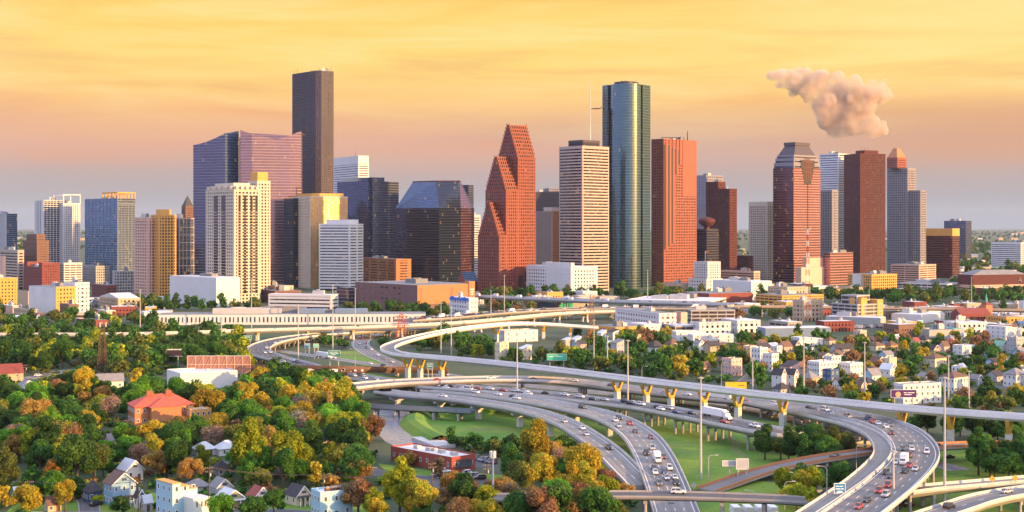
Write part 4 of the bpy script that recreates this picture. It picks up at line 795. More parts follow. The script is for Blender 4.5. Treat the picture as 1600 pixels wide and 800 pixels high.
def viaduct(key, name, label, pts, w, lanes, m='road_pale', thick=1.8, par=0.9, pw=0.35, span=26, pier='column', deck='concrete', parm='concrete_light', cat='viaduct', lm=None, skip=(), marks=True, piers_at=None, over=0.0, zmin=3.0, girder=None):
    path = spline(pts); N, S_ = frames(path); ROADS[key] = (path, N, w); mid = path[len(path)//2]
    r = empty(name, (mid.x, mid.y, 0), label, cat, 'elevated freeways and ramps')
    mb = MB(); h = w/2; sweep(mb, path, N, S_, [(h, 0), (-h, 0), (-h, -.55), (-h+1.3, -thick), (h-1.3, -thick), (h, -.55)]); mb.build('deck', MATS[deck], r)
    mb = MB(); sweep(mb, path, N, S_, [(h-pw-.02, .012), (-h+pw+.02, .012)], closed=False); mb.build('roadway', MATS[m], r)
    if marks: markings(path, N, S_, w-.8, lanes, .03).build('lane_marking', MATS['white_paint'], r)
    for sgn in (-1, 1):
        mb = MB(); o = sgn*(h-pw/2+.004); sweep(mb, path, N, S_, [(o+pw/2, -.3), (o-pw/2, -.3), (o-pw*.3, par), (o+pw*.3, par)] if sgn > 0 else [(o+pw/2, -.3), (o-pw/2, -.3), (o-pw*.3, par), (o+pw*.3, par)]); mb.build('parapet', MATS[parm], r)
    if girder:
        for o in (-h*.6, 0, h*.6): mb = MB(); sweep(mb, path, N, S_, [(o+.3, -thick), (o-.3, -thick), (o-.3, -thick-1.2), (o+.3, -thick-1.2)]); mb.build('girder', MATS[girder], r)
    # piers
    idx = []
    if piers_at:
        for px in piers_at:
            i0, tol = (px if isinstance(px, tuple) else (px, None)); c = [i for i in range(len(path)) if (tol is None or abs(PX(path[i])[1]-tol) < 12)]
            idx.append(min(c, key=lambda i: abs(PX(path[i])[0]-i0)))
    else:
        s = span*.5
        while s < S_[-1]: idx.append(min(range(len(S_)), key=lambda i: abs(S_[i]-s))); s += span
    for i in idx[:95]:
        p, n = path[i], N[i]; zt = p.z-thick-(1.2 if girder else 0)
        if zt < zmin-1.5: continue
        ang = math.atan2(n.y, n.x); mb = MB(); px_, py_ = PX(p)
        if any(a <= px_ <= b for a, b in skip): continue
        if pier == 'Y':
            col = MB(); zf = zt*.56
            pb = MB(); pb.prism([(p.x+math.cos(ang+R(45+90*k))*1.75, p.y+math.sin(ang+R(45+90*k))*1.75) for k in range(4)], 0, zf)
            o = pb.build('pier', MATS['concrete_light'], r)
            for sg in (-1, 1):
                a = Vector((p.x, p.y, zf-.6))+n*sg*.5; b = Vector((p.x, p.y, zt-.1))+n*sg*(h-1.1); col.bar(a, b, 1.5, 1.0)
            col.box((p.x, p.y, zf+.3), (2.4, 1.9, 2.4), ang); col.box((p.x, p.y, zt-.25), (w-1.8, 1.6, .5), ang); col.build('yellow_arm', MATS['yellow_paint'], o)
        elif pier == 'P':
            o = None
            for sg in (-1, 1): mb.bar((p.x+n.x*sg*h*.8, p.y+n.y*sg*h*.8, 0), (p.x+n.x*sg*h*.55, p.y+n.y*sg*h*.55, zt-1.2), 1.5)
            o = mb.build('pier', MATS['concrete_light'], r); mb = MB(); mb.box((p.x, p.y, zt-.7), (w*.8, 1.9, 1.4), ang); mb.build('yellow_arm', MATS['yellow_paint'], o)
        elif pier == 'T':
            mb.prism([(p.x+math.cos(ang+R(45+90*k))*1.5, p.y+math.sin(ang+R(45+90*k))*1.5) for k in range(4)], 0, zt-1.4); o = mb.build('pier', MATS['concrete_light'], r)
            mb = MB(); a, b = Vector((p.x, p.y, 0))+n*h*.8, Vector((p.x, p.y, 0))-n*h*.8; q1, q2 = Vector((p.x, p.y, 0))+n*1.2, Vector((p.x, p.y, 0))-n*1.2; t_ = Vector((-n.y, n.x, 0))*.8
            A = [a+Vector((0, 0, zt)), b+Vector((0, 0, zt)), b+Vector((0, 0, zt-.7)), q2+Vector((0, 0, zt-1.9)), q1+Vector((0, 0, zt-1.9)), a+Vector((0, 0, zt-.7))]
            mb.face([q+t_ for q in A]); mb.face([q-t_ for q in A][::-1])
            for k in range(6): mb.face([A[k]-t_, A[(k+1) % 6]-t_, A[(k+1) % 6]+t_, A[k]+t_])
            mb.build('pier_cap', MATS['concrete_light'], o)
        else:
            nc = 2 if w < 13 else 4; mb.box((p.x, p.y, zt-.5), (w*.86, 1.2, .98), ang); o = mb.build('pier_cap', MATS['concrete'], r)
            for k in range(nc):
                q = p+n*(h*.72*(-1+2*k/(nc-1))); mb = MB(); mb.tube([(q.x, q.y, 0), (q.x, q.y, zt-1.0)], .55, 8); mb.build('column', MATS['concrete'], o)
    if lm: q = PX((mid.x, mid.y, mid.z)); LM.append((lm, q[0], q[1]))
    return r
def roads():
    viaduct('ramp', 'flyover', 'narrow pale flyover on yellow-armed Y piers, bending back sharply above the freeway', [(935, 512, 9), (880, 508, 11), (820, 505, 13), (770, 508, 14), (720, 514, 14), (670, 523, 14), (630, 533, 14), (606, 543, 14), (610, 549, 14), (630, 554, 14), (700, 560, 14), (760, 565.5, 14), (830, 573, 14), (920, 584, 14), (1010, 595, 14), (1100, 605.5, 14), (1180, 615, 14), (1255, 622.5, 14), (1390, 635.5, 14), (1485, 643.5, 14), (1600, 651.5, 14), (1720, 659, 14), (1900, 668, 14)], 9, 2, thick=1.6, par=1.0, parm='flyover_white', pier='Y', piers_at=[(640, 556), (656, 558), (692, 563), 776, 852, 893, 923, 962, 1005, 1051, 1101, 1159, 1223, 1400, 1490, 1583, 1660], deck='flyover_white', m='road_pale', marks=False)
    viaduct('right', 'freeway_viaduct', 'wide elevated freeway sweeping in a full curve down the right side', [(515, 608, 7), (600, 599, 8), (700, 594, 9), (800, 592, 9), (880, 595, 8), (940, 602, 6.5), (1010, 611, 5.5), (1090, 619, 5), (1180, 627.5, 5.2), (1269, 638, 6.2), (1312, 646, 7), (1350, 653.5, 7.8), (1378, 661, 8.5), (1402, 671, 9.2), (1420, 685, 9.8), (1430, 704, 10), (1425, 722, 10), (1396, 752, 10), (1355, 784, 10), (1310, 816, 10), (1240, 860, 10)], 16.5, 5, m='road_mid', span=30, thick=1.7)
    viaduct('inner', 'freeway_ramp', 'single-lane ramp hugging the inner edge of the curved freeway', [(1170, 629, 4.9), (1255, 646, 6.2), (1285, 653, 6.8), (1312, 659, 7.6), (1340, 668, 8.6), (1365, 681, 9.5), (1378, 698, 9.9), (1378, 712, 9.9), (1366, 727, 9.9), (1338, 752, 9.9), (1302, 778, 9.9), (1262, 805, 9.9), (1200, 850, 9.9)], 6.4, 1, span=30, thick=1.6, marks=False, m='road_pale')
    viaduct('main', 'freeway_viaduct', 'busy freeway on rows of columns crossing behind the two curved ramps', [(720, 507, 5), (640, 513, 5), (580, 517, 5), (520, 521, 5), (470, 526, 5), (430, 533, 6), (408, 541, 6), (404, 549, 6), (425, 558, 6), (460, 567, 3.6), (505, 580, 2.4), (567, 591, 3.6), (640, 601, 5.6), (700, 605, 7), (760, 609.5, 8), (860, 618, 8), (935, 627, 8), (1010, 636, 8), (1085, 650, 8), (1160, 665, 8), (1200, 673, 8), (1240, 679, 7), (1290, 684, 5), (1340, 689, 2.5)], 16, 4, m='road_dark', span=24)
    viaduct('left_ramp', 'freeway_ramp', 'left one of the two pale ramps curving down across the lawn', [(598, 612, 5.6), (640, 617, 7), (700, 622, 7.5), (760, 630, 8), (822, 641, 8), (880, 660, 8), (915, 680, 8), (950, 706, 7.6), (982, 738, 5.5), (1002, 758, 3.2)], 10.5, 2, span=32, pier='T', lm='the left pale ramp')
    viaduct('right_ramp', 'freeway_ramp', 'right one of the two pale ramps, wider and full of cars', [(672, 609.5, 6.3), (720, 613, 7), (760, 617, 7.9), (835, 627, 8), (910, 641, 8), (960, 656, 8), (997, 679, 8), (1020, 710, 7.6), (1034, 740, 5.5), (1044, 766, 3), (1056, 800, .9), (1070, 845, .4)], 14.5, 4, span=32, pier='T', lm='the right pale ramp')
    viaduct('cross', 'overpass', 'low street overpass crossing the merged ramps at the bottom', [(770, 777, 7), (860, 776, 8), (955, 773, 8.5), (1060, 774, 8.5), (1160, 777, 8.5), (1225, 780, 8.5), (1262, 783, 8)], 9, 2, m='road_dark', span=26, thick=1.1, par=.55, marks=False, deck='concrete_dark', parm='concrete', piers_at=[1012, 1120, 1200, 850], lm='the bottom overpass', cat='overpass')
    viaduct('mid_left', 'freeway_viaduct', 'slim pale elevated road stretching across the woods on the left', [(-240, 524, 9), (-80, 523.5, 9), (40, 523, 9), (140, 523, 9), (220, 522, 9), (300, 520, 9), (380, 517, 9), (470, 514.5, 9), (560, 512, 9), (660, 508, 9), (740, 503, 9), (800, 497.5, 9), (880, 490, 9), (950, 487, 9), (1020, 486, 9)], 10, 2, span=40, marks=False, pier='P', m='road_mid', par=1.2)
    viaduct('mid_busy', 'freeway_viaduct', 'broad far freeway crowded with cars behind the flyover bend', [(630, 500, 10), (700, 495, 10), (780, 488, 10), (860, 483.5, 10), (940, 481.5, 10), (1060, 481, 10), (1150, 480, 10)], 24, 6, span=40, m='road_dark', marks=False, par=.6, parm='concrete')
    viaduct('far', 'freeway_viaduct', 'far elevated freeway with pale sides in front of the towers', [(724, 462, 13), (800, 465, 13), (900, 469, 13), (1000, 472, 13), (1142, 476, 13)], 20, 5, span=40, m='road_mid', marks=False, thick=2.5, par=1.4)
    viaduct('far_right', 'freeway_viaduct', 'brown elevated freeway running along the trees below the right towers', [(1140, 478.5, 10), (1300, 480, 10), (1450, 482, 10), (1560, 484, 10), (1680, 486, 10), (1900, 490, 10)], 14, 3, span=22, deck='stucco_tan', parm='stucco_tan', marks=False)
    viaduct('low_right', 'street_bridge', 'low street rising under the curved freeway with orange-lit railings', [(1105, 766, .4), (1135, 756, 1.2), (1175, 742, 2), (1230, 727, 4), (1300, 714, 5.5), (1370, 705, 6), (1440, 699, 6), (1520, 695, 6), (1620, 694, 5), (1850, 700, 3)], 8.5, 2, m='road_mid', parm='brick_orange', span=24, marks=False, thick=1.2)  # parapet colour has the orange light painted in
    viaduct('corner_a', 'street_bridge', 'slim pale bridge at the lower right beyond the curved freeway', [(1405, 769, 6), (1450, 763, 6), (1520, 757, 6), (1600, 750, 6), (1700, 743, 6), (1900, 732, 5)], 7, 2, span=30, marks=False, m='road_mid')
    viaduct('corner_b', 'street_bridge', 'two-lane bridge climbing to the right in the lower right corner', [(1290, 880, 1.5), (1370, 842, 3.5), (1440, 812, 5), (1490, 795, 6), (1540, 779, 6), (1600, 768, 6), (1690, 757, 6), (1900, 740, 4)], 10, 2, span=30, m='road_mid')
    viaduct('rail_low', 'rail_bridge', 'dark low bridge on black trestles over the bayou', [(538, 632, 4.5), (620, 637, 4.5), (680, 640, 4.5), (738, 643, 4.5)], 6, 1, m='road_dark', span=11, deck='girder_blue', parm='girder_blue', thick=1.2, marks=False, cat='bridge', lm='the dark low bridge', zmin=2)
    r = viaduct('rail_far', 'rail_bridge', 'rusty railway bridge with a graffiti-covered girder above the freeway', [(375, 573, 7.6), (470, 574, 7.8), (540, 575, 7.6), (620, 576, 4.4), (700, 577, 4)], 6, 1, m='road_dark', span=30, deck='rust_steel', parm='rust_steel', thick=2.6, marks=False, cat='bridge', lm='the rusty railway bridge')
    mat('graffiti_white', (0.7, 0.72, 0.72), var=.2); rng = random.Random(5); mb = MB(); path, N, w = ROADS['rail_far']
    for i, p in enumerate(path):
        px = PX(p)[0]
        if 500 < px < 565 or 460 < px < 490:
            q = p-Vector((0, w/2+.25, 0))
            for k in range(2): mb.box((q.x+rng.uniform(-2, 2), q.y, q.z-.9+rng.uniform(-.3, .3)), (rng.uniform(1, 2.4), .12, rng.uniform(.7, 1.8)))
    mb.build('graffiti', MATS['graffiti_white'], r)
    # ground level roads
    ground_road('under', 'freeway_road', [(600, 517, 0), (574, 526, 0), (563, 537, 0), (572, 548, 0), (596, 560, 0), (630, 572, 0), (680, 583, 0), (760, 596, 0), (860, 606, 0), (960, 616, 0)], 13, 4, 'road_mid')
    ground_road('frontage', 'road', [(300, 533, 0), (380, 540, 0), (440, 549, 0), (490, 556, 0), (560, 566, 0), (630, 577, 0), (700, 590, 0), (780, 602, 0)], 10, 3, 'road_pale')
    ground_road('behind', 'road', [(960, 611, 0), (1040, 618, 0), (1160, 637, 0), (1240, 655, 0), (1330, 680, 0), (1420, 712, 0), (1500, 735, 0)], 9, 2, 'road_mid')
    ground_road('below', 'road', [(1030, 772, 0), (1048, 800, 0), (1062, 840, 0)], 9, 3, 'road_pale', kerb=False, dz=.05)
    ground_road('street', 'street', [(90, 760, 0), (130, 775, 0), (140, 800, 0), (130, 850, 0)], 6, 1, marks=False)
    ground_road('street', 'street', [(-40, 806, 0), (100, 803, 0), (240, 806, 0), (420, 799, 0), (560, 806, 0), (700, 800, 0), (790, 786, 0)], 6.5, 1, marks=False)
    ground_road('street', 'street', [(672, 772, 0), (684, 758, 0), (672, 748, 0), (600, 742, 0), (575, 735, 0)], 7, 1, marks=False)
    ground_road('street', 'street', [(160, 690, 0), (250, 700, 0), (330, 722, 0), (480, 735, 0), (590, 733, 0)], 6, 1, marks=False)
    ground_road('street', 'street', [(40, 592, 0), (70, 586, 0), (120, 578, 0), (160, 588, 0)], 9, 1, 'road_pale', marks=False)
    for i, pts in enumerate(([(1160, 600, 0), (1185, 575, 0), (1180, 548, 0), (1150, 522, 0)], [(1180, 552, 0), (1300, 556, 0), (1440, 552, 0), (1560, 546, 0)], [(1330, 600, 0), (1420, 590, 0), (1520, 600, 0), (1620, 612, 0)], [(1100, 527, 0), (1250, 530, 0), (1400, 532, 0), (1600, 528, 0)])): ground_road('street', 'street', pts, 8, 1, marks=False)
    def sheet(name, pts, z, m, kind='structure'):
        mb = MB(); mb.face([(*G(px, py, 0).xy, z) for px, py in pts][::-1]); o = mb.build(name, m)
        return tag(o, kind=kind)
    # parking lots
    sheet('parking_lot', [(1075, 504), (1180, 504), (1300, 509), (1380, 509), (1384, 514), (1300, 513), (1150, 515), (1080, 513)], .012, MATS['road_street'])
    sheet('parking_lot', [(676, 739), (732, 741), (765, 749), (762, 757), (700, 758), (672, 752)], .012, MATS['road_street']); sheet('parking_lot', [(738, 713), (775, 716), (778, 730), (742, 731)], .012, MATS['road_street'])
    # bayou
    m, g, b = bsdf_mat('bayou_water'); MATS['bayou_water'] = m; b.inputs['Base Color'].default_value = (0.23, 0.24, 0.28, 1); b.inputs['Roughness'].default_value = 0.16; b.inputs['Specular IOR Level'].default_value = 0.9
    tc = g.new('ShaderNodeTexCoord'); bp = g.new('ShaderNodeBump'); bp.inputs['Strength'].default_value = 0.8; bp.inputs['Distance'].default_value = .3; g.put(bp.inputs['Height'], g.noise(tc.outputs['Object'], 0.45, 4.0)); g.put(b.inputs['Normal'], bp.outputs[0])
    sheet('water', [(600, 634), (650, 634), (634, 652), (632, 664), (647, 678), (664, 690), (676, 702), (640, 708), (602, 690), (585, 672), (575, 655)], .03, m)
    # lawns
    m, g, b = bsdf_mat('lawn_grass'); MATS['lawn_grass'] = m; tc = g.new('ShaderNodeTexCoord'); p = tc.outputs['Object']
    n1, n2 = g.noise(p, .03, 5, .65), g.noise(p, .35, 5, .7)
    c = g.mix(g.sstep(n1, .38, .62), (.075, .195, .008, 1), (.16, .255, .012, 1)); c = g.mix(g.math('MULTIPLY', g.sstep(n2, .5, .75), .5), c, (.035, .10, .012, 1)); c = g.mix(g.math('MULTIPLY', g.sstep(g.noise(p, 1.6, 3), .52, .7), .35), c, (.17, .20, .06, 1)); c = g.mix(g.math('MULTIPLY', g.sstep(g.noise(p, .02, 4), .53, .68), .65), c, (.15, .14, .05, 1))
    g.put(b.inputs['Base Color'], c); b.inputs['Roughness'].default_value = .95
    bp = g.new('ShaderNodeBump'); bp.inputs['Strength'].default_value = .9; bp.inputs['Distance'].default_value = .5; g.put(bp.inputs['Height'], g.noise(p, .5, 5, .7)); g.put(b.inputs['Normal'], bp.outputs[0])
    sheet('lawn', [(640, 638), (780, 632), (930, 640), (1010, 660), (1090, 650), (1230, 660), (1320, 690), (1330, 712), (1240, 724), (1140, 752), (1088, 765), (1000, 765), (960, 742), (900, 726), (800, 706), (730, 695), (690, 690), (660, 678), (640, 664), (636, 650)], .008, m)
    sheet('lawn', [(1380, 690), (1520, 690), (1640, 700), (1640, 830), (1380, 830), (1420, 780)], .008, m)
    sheet('lawn', [(1080, 770), (1180, 750), (1260, 760), (1300, 800), (1280, 830), (1080, 830)], .006, m)
    sheet('lawn', [(500, 550), (560, 548), (600, 566), (640, 575), (600, 577), (520, 561)], .007, m); sheet('lawn', [(500, 572), (560, 580), (640, 594), (600, 596), (540, 590)], .007, m)
    sheet('lawn', [(590, 724), (680, 736), (790, 742), (800, 772), (700, 786), (640, 770)], .005, m)
    sheet('lawn', [(40, 770), (160, 770), (420, 770), (600, 780), (620, 830), (-20, 830)], .005, m)
    # bank mounds beside the bayou
    for i, (pts, w, h) in enumerate((([(655, 650, 0), (648, 664, 0), (668, 680, 0), (690, 692, 0)], 14, 3.2), ([(676, 650, 0), (720, 646, 0), (770, 644, 0)], 14, 2.5))):
        path = spline(pts, 3); N, S_ = frames(path); mb = MB(); sweep(mb, path, N, S_, [(-w/2, -.1), (-w*.25, h*.7), (0, h), (w*.25, h*.75), (w/2, -.1)], closed=False); o = mb.build('bank', m, smooth=True); tag(o, kind='structure')
    mb = MB(); mb.box((*G(677, 693).xy, .6), (9, 26, 1.2), R(25)); o = mb.build('drain_outfall', MATS['concrete_light']); tag(o, 'pale concrete drain chute on the bayou bank', 'drain')
    mat('dirt', (.2, .15, .1), var=.3); path = spline([(1140, 683, 0), (1150, 692, 0), (1148, 702, 0), (1165, 714, 0)], 3); N, S_ = frames(path); mb = MB()
    for o in (-.9, .9): sweep(mb, path, N, S_, [(o+.35, .02), (o-.35, .02)], closed=False)
    tag(mb.build('dirt_track', MATS['dirt']), kind='structure')
roads()

# ---------------- masts, pylons, poles, signs ----------------
def mast(px, pt, pb, label, zb=0.0):
    p = G(px, pb, zb); zt = Z(pt, p.y); r = empty('high_mast_light', p, label, 'light mast', 'tall freeway light masts')
    mb = MB(); mb.tube([(p.x, p.y, zb), (p.x, p.y, (zb+zt)/2), (p.x, p.y, zt)], [.48, .36, .24], 8); mb.build('pole', MATS['galvanised'], r)
    mb = MB(); mb.tube([(p.x, p.y, zt-.2), (p.x, p.y, zt+.2)], .6, 10)
    for k in range(6): a = k*1.0472; mb.box((p.x+.9*math.cos(a), p.y+.9*math.sin(a), zt-.15), (.5, .4, .28), a)
    mb.build('lamp_ring', MATS['galvanised'], r)
def street_lamp(px, pt, pb, label, side=1, zb=0.0, cat='street lamp'):
    p = G(px, pb, zb); zt = Z(pt, p.y); r = empty('street_lamp', p, label, cat, 'bent street lamps')
    mb = MB(); mb.tube([(p.x, p.y, zb), (p.x, p.y, zt-1), (p.x+side*.6, p.y, zt-.2), (p.x+side*2.4, p.y, zt)], [.14, .11, .09, .07], 6); mb.build('pole', MATS['galvanised'], r)
    mb = MB(); mb.box((p.x+side*2.9, p.y, zt), (1.1, .4, .22)); mb.build('lamp_head', MATS['steel_pale'], r)
def upole(px, pt, pb, label, arms=2):
    p = G(px, pb); zt = Z(pt, p.y); r = empty('utility_pole', p, label, 'utility pole', 'wooden utility poles')
    mb = MB(); mb.tube([(p.x, p.y, 0), (p.x, p.y, zt)], [.2, .13], 7); mb.build('pole', MATS['brown_timber'], r)
    for k in range(arms):
        mb = MB(); mb.box((p.x, p.y, zt-.7-1.2*k), (2.6, .16, .18), R(20)); o = mb.build('crossarm', MATS['brown_timber'], r); mb = MB()
        for s in (-1.15, -.6, .6, 1.15): mb.tube([(p.x+s*.94, p.y+s*.34, zt-.62-1.2*k), (p.x+s*.94, p.y+s*.34, zt-.35-1.2*k)], .07, 6)
        mb.build('insulator', MATS['galvanised'], o)
    if arms > 1: mb = MB(); mb.tube([(p.x+.4, p.y-.2, zt-3.2), (p.x+.4, p.y-.2, zt-2.2)], .25, 8); mb.build('transformer', MATS['galvanised'], r)
    return Vector((p.x, p.y, zt-.4))
def wires(a, b, label, n=3):
    mb = MB()
    for k in range(n):
        o = (k-(n-1)/2)*1.1; pts = []
        for i in range(9):
            t = i/8; q = a.lerp(b, t); pts.append((q.x+o*.94, q.y+o*.34, q.z-4*1.1*t*(1-t)))
        mb.tube(pts, .035, 4)
    tag(mb.build('power_line', MATS['steel_dark'], origin=a), label, 'power line')
def lattice(name, px, pt, pb, wb, wt, label, mats, nseg=12, arms=(), cat='pylon', dish=0, lm=None):
    p = G(px, pb); zt = Z(pt, p.y); r = empty(name, p, label, cat); A, B = MB(), MB(); tk = max(.09, wb*.034)
    cor = lambda z, i: Vector((p.x+(wb+(wt-wb)*z/zt)*(.5 if i in (0, 3) else -.5), p.y+(wb+(wt-wb)*z/zt)*(.5 if i in (0, 1) else -.5), z))
    for s in range(nseg):
        z0, z1 = zt*s/nseg, zt*(s+1)/nseg; mb = A if (s % 2 == 0 or len(mats) == 1) else B
        for i in range(4):
            j = (i+1) % 4; mb.bar(cor(z0, i), cor(z1, i), tk); mb.bar(cor(z0, i), cor(z1, j), tk*.5); mb.bar(cor(z0, j), cor(z1, i), tk*.5); mb.bar(cor(z1, i), cor(z1, j), tk*.5)
    A.build('lattice_frame', MATS[mats[0]], r); B.build('lattice_frame', MATS[mats[-1]], r)
    for f, L in arms: mb = MB(); z = zt*f; mb.bar((p.x-L, p.y, z), (p.x+L, p.y, z), .35); mb.bar((p.x-L, p.y, z), (p.x, p.y, z+1.6), .2); mb.bar((p.x+L, p.y, z), (p.x, p.y, z+1.6), .2); mb.build('crossarm', MATS[mats[0]], r)
    for k in range(dish): a = k*2.1; mb = MB(); mb.tube([(p.x+math.cos(a)*2, p.y+math.sin(a)*2, zt-1), (p.x+math.cos(a)*2, p.y+math.sin(a)*2, zt+1.6)], .5, 8); mb.build('antenna_panel', MATS['galvanised'], r)
    if lm: LM.append((lm, px, pb))
def furniture():
    mat('mast_red', (.42, .10, .05), var=.2); mat('mast_orange', (.30, .16, .09), var=.2)
    for px, pt, pb, l in ((219, 453, 527, 'tall light mast left of the long cream slit-windowed building'), (346, 497, 552, 'light mast rising from the elevated road above the left wood'), (393, 437, 512, 'tall light mast at the left end of the louvred white building'), (466, 477, 562, 'light mast standing inside the left freeway bend'),
        (520, 446, 549, 'tall light mast above the green freeway sign'), (555, 451, 510, 'light mast before the right part of the long cream building'), (689, 474, 552, 'left one of the two light masts behind the flyover bend'), (705, 480, 554, 'right one of the two light masts behind the flyover bend'), (767, 454, 508, 'light mast at the far end of the flyover'),
        (788, 430, 492, 'light mast in front of the stepped red gable tower'), (808, 523, 632, 'light mast in front of the flyover left of the first Y piers'), (928, 500, 582, 'light mast beside the orange-lit building'), (981, 532, 654, 'light mast between the main freeway and the right pale ramp'), (949, 525, 583, 'thin pole rising from the dense trees left of centre'),
        (1012, 422, 481, 'tall light mast in front of the curved teal tower'), (1095, 590, 749, 'tallest near light mast standing on the lawn by the right pale ramp'), (1256, 528, 619, 'light mast among the white townhouses beyond the flyover'), (1351, 535, 625, 'light mast behind the flyover right of the white townhouses'), (1518, 433, 478, 'far light mast in front of the brown arena'),
        (1482, 556, 640, 'light mast by the row of white townhouses'), (1476, 590, 792, 'tall near light mast right of the big curved freeway'), (1176, 560, 612, 'light mast behind the yellow billboard'), (1358, 452, 474, 'far light mast in front of the cream balcony block'), (1396, 705, 815, 'thin mast on the divider of the curved freeway'), (1514, 580, 640, 'short mast among trees at the far right')): mast(px, pt, pb, l)
    for px, pt, pb, s, l in ((1107, 711, 752, 1, 'short plain lamp pole on the lawn beside the tallest mast'), (1127, 566, 607, 1, 'lamp pole left of the yellow billboard'), (1003, 572, 605, 1, 'short lamp pole behind the flyover'), (1338, 695, 738, 1, 'lamp beside the orange-lit low street'), (1250, 738, 775, -1, 'lamp over the trees right of the sign bridge'), (1226, 752, 796, 1, 'lamp over the parked trucks'), (1180, 766, 792, -1, 'small orange lamp by the bottom overpass'), (555, 545, 577, -1, 'lamp on the strip between the two lower roads'), (1292, 728, 805, -1, 'thin lamp left of the blue-green freeway sign'), (252, 508, 528, 1, 'small street lamp left of the elevated road')): street_lamp(px, pt, pb, l, s)
    lattice('lattice_pylon', 160, 508, 585, 5.5, 2.0, 'rusty lattice pylon in the left wood', ['rust_steel'], 13, dish=3, lm='the rusty pylon')
    lattice('lattice_pylon', 627, 490, 536, 9, 2, 'dark red lattice pylon beside the flyover bend', ['mast_red'], 9, ((.6, 7), (.75, 6), (.9, 5)), lm='the dark red pylon')
    lattice('radio_mast', 925, 462, 530, 4.5, 2.0, 'orange lattice mast beside the orange-lit building', ['mast_orange'], 14, dish=3, cat='radio mast', lm='the orange lattice mast')
    lattice('radio_mast', 1262, 358, 503, 5.5, .8, 'tall red and white radio mast in front of the crowned tower', ['mast_red', 'concrete_white'], 16, cat='radio mast', dish=2)
    lattice('cell_tower', 515, 612, 668, 2.2, 1.4, 'thin lattice mast at the edge of the golden trees', ['mast_orange'], 12, cat='cell tower', lm='the thin lattice mast')
    P = {k: upole(*a) for k, a in dict(a=(245, 674, 700, 'utility pole left of the two white-roofed houses'), b=(327, 728, 803, 'big utility pole in front of the orange-gabled house'), c=(505, 739, 775, 'utility pole above the flat-roofed white house'), d=(570, 704, 722, 'utility pole with red arms beyond the brick school block'), e=(675, 722, 772, 'utility pole by the parking lot with white and black cars'), f=(630, 738, 772, 'short utility pole left of the parking lot'), g=(198, 655, 690, 'utility pole in front of the red-roofed school'), h=(18, 662, 700, 'utility pole at the left edge below the woods'), i=(216, 750, 803, 'utility pole beside the blue two-storey house'), j=(46, 750, 795, 'utility pole by the grey metal roof'), k=(516, 683, 712, 'white utility pole in the golden trees'), l=(761, 724, 776, 'utility pole by the red and white sign'), m=(40, 569, 602, 'pale pole beside the brown shed'), n=(143, 530, 560, 'pale pole left of the rusty pylon'), o=(820, 781, 806, 'orange utility pole at the bottom overpass')).items()}
    for a, b, l in (('j', 'i', 'sagging wires across the small blue houses at lower left'), ('i', 'b', 'sagging wires above the modern white house'), ('b', 'c', 'sagging wires between the big pole and the flat white house'), ('c', 'f', 'sagging wires over the golden trees at bottom centre'), ('f', 'e', 'short wires by the parking lot'), ('h', 'g', 'wires across the orange trees below the school'), ('d', 'k', 'wires in front of the golden trees')): wires(P[a], P[b], l)
    p = G(770, 802); r = empty('cell_pole', p, 'blue-grey cell pole with a white antenna cluster beside the sign', 'cell pole'); zt = Z(706, p.y); mb = MB(); mb.tube([(p.x, p.y, 0), (p.x, p.y, zt)], [.4, .3], 8); mb.build('pole', MATS['metal_blue_grey'], r)
    for k in range(6): a = k*1.047; mb = MB(); mb.box((p.x+.9*math.cos(a), p.y+.9*math.sin(a), zt-.8), (.3, .5, 2), a); mb.build('antenna_panel', MATS['concrete_white'], r)
    # signs
    def fsign(px, py, w, h, zb, label, m, rows, lm=None, legs=2, name='freeway_sign', gl='white_paint', depth=None, back=False, pb=None):
        Y = depth or (90*F/(pb-HY)); s = Y/F; x = X(px, Y); z = Z(py, Y); W_, H_ = w*s, h*s; r = empty(name, (x, Y, 0), label, 'billboard' if 'billboard' in name else 'sign')
        mb = MB(); mb.box((x, Y, z), (W_, .3, H_)); mb.build('panel', MATS[m], r)
        mb = MB(); fr = .12
        for dx, dz, a, b in ((0, H_/2, W_+.2, .16), (0, -H_/2, W_+.2, .16), (W_/2, 0, .16, H_-.17), (-W_/2, 0, .16, H_-.17)): mb.box((x+dx, Y-.02, z+dz), (a, .4, b))
        mb.build('frame', MATS[gl], r)
        if rows:
            mb = MB()
            for (ry, parts) in rows:
                for a, b in parts: mb.box((x+W_*(a+b)/2, Y-.165, z+H_*ry), (W_*(b-a), .04, H_*.1))
            mb.build('lettering', MATS[gl], r)
        OCC.append((x, Y+2, W_*.5+1)) if 'billboard' in name else None
        for k in range(legs):
            mb = MB(); lx = x+W_*(-.35+.7*k/(max(legs-1, 1))) if legs > 1 else x; mb.tube([(lx, Y+.4, zb), (lx, Y+.4, z+H_*.4)], .28, 8); mb.build('post', MATS['galvanised'], r)
        if lm: LM.append((lm, px, py))
        return r, x, Y, z, W_, H_
    rws = [(.22, [(-.38, -.1), (-.06, .3)]), (-.05, [(-.38, .05), (.1, .38)]), (-.3, [(-.2, .2)])]
    fsign(522, 552, 19, 8, 0, 'green freeway sign in front of the left freeway bend', 'sign_green', rws, 'the green freeway sign', pb=578)
    fsign(480, 540, 8, 7, 0, 'blue-green sign left of the yellow-green one over the straight road', 'sign_blue', rws[:2], pb=560); fsign(494, 540, 8, 6, 0, 'small yellow-green sign beside the blue-green one', 'mural_green', rws[:2], pb=561)
    fsign(672, 572, 9, 9, 0, 'blue exit sign behind the first flyover pier', 'sign_blue', rws[:2], pb=592); fsign(387, 527, 12, 6, 0, 'green sign on the freeway under the slim elevated road', 'sign_green', rws[:2], pb=541)
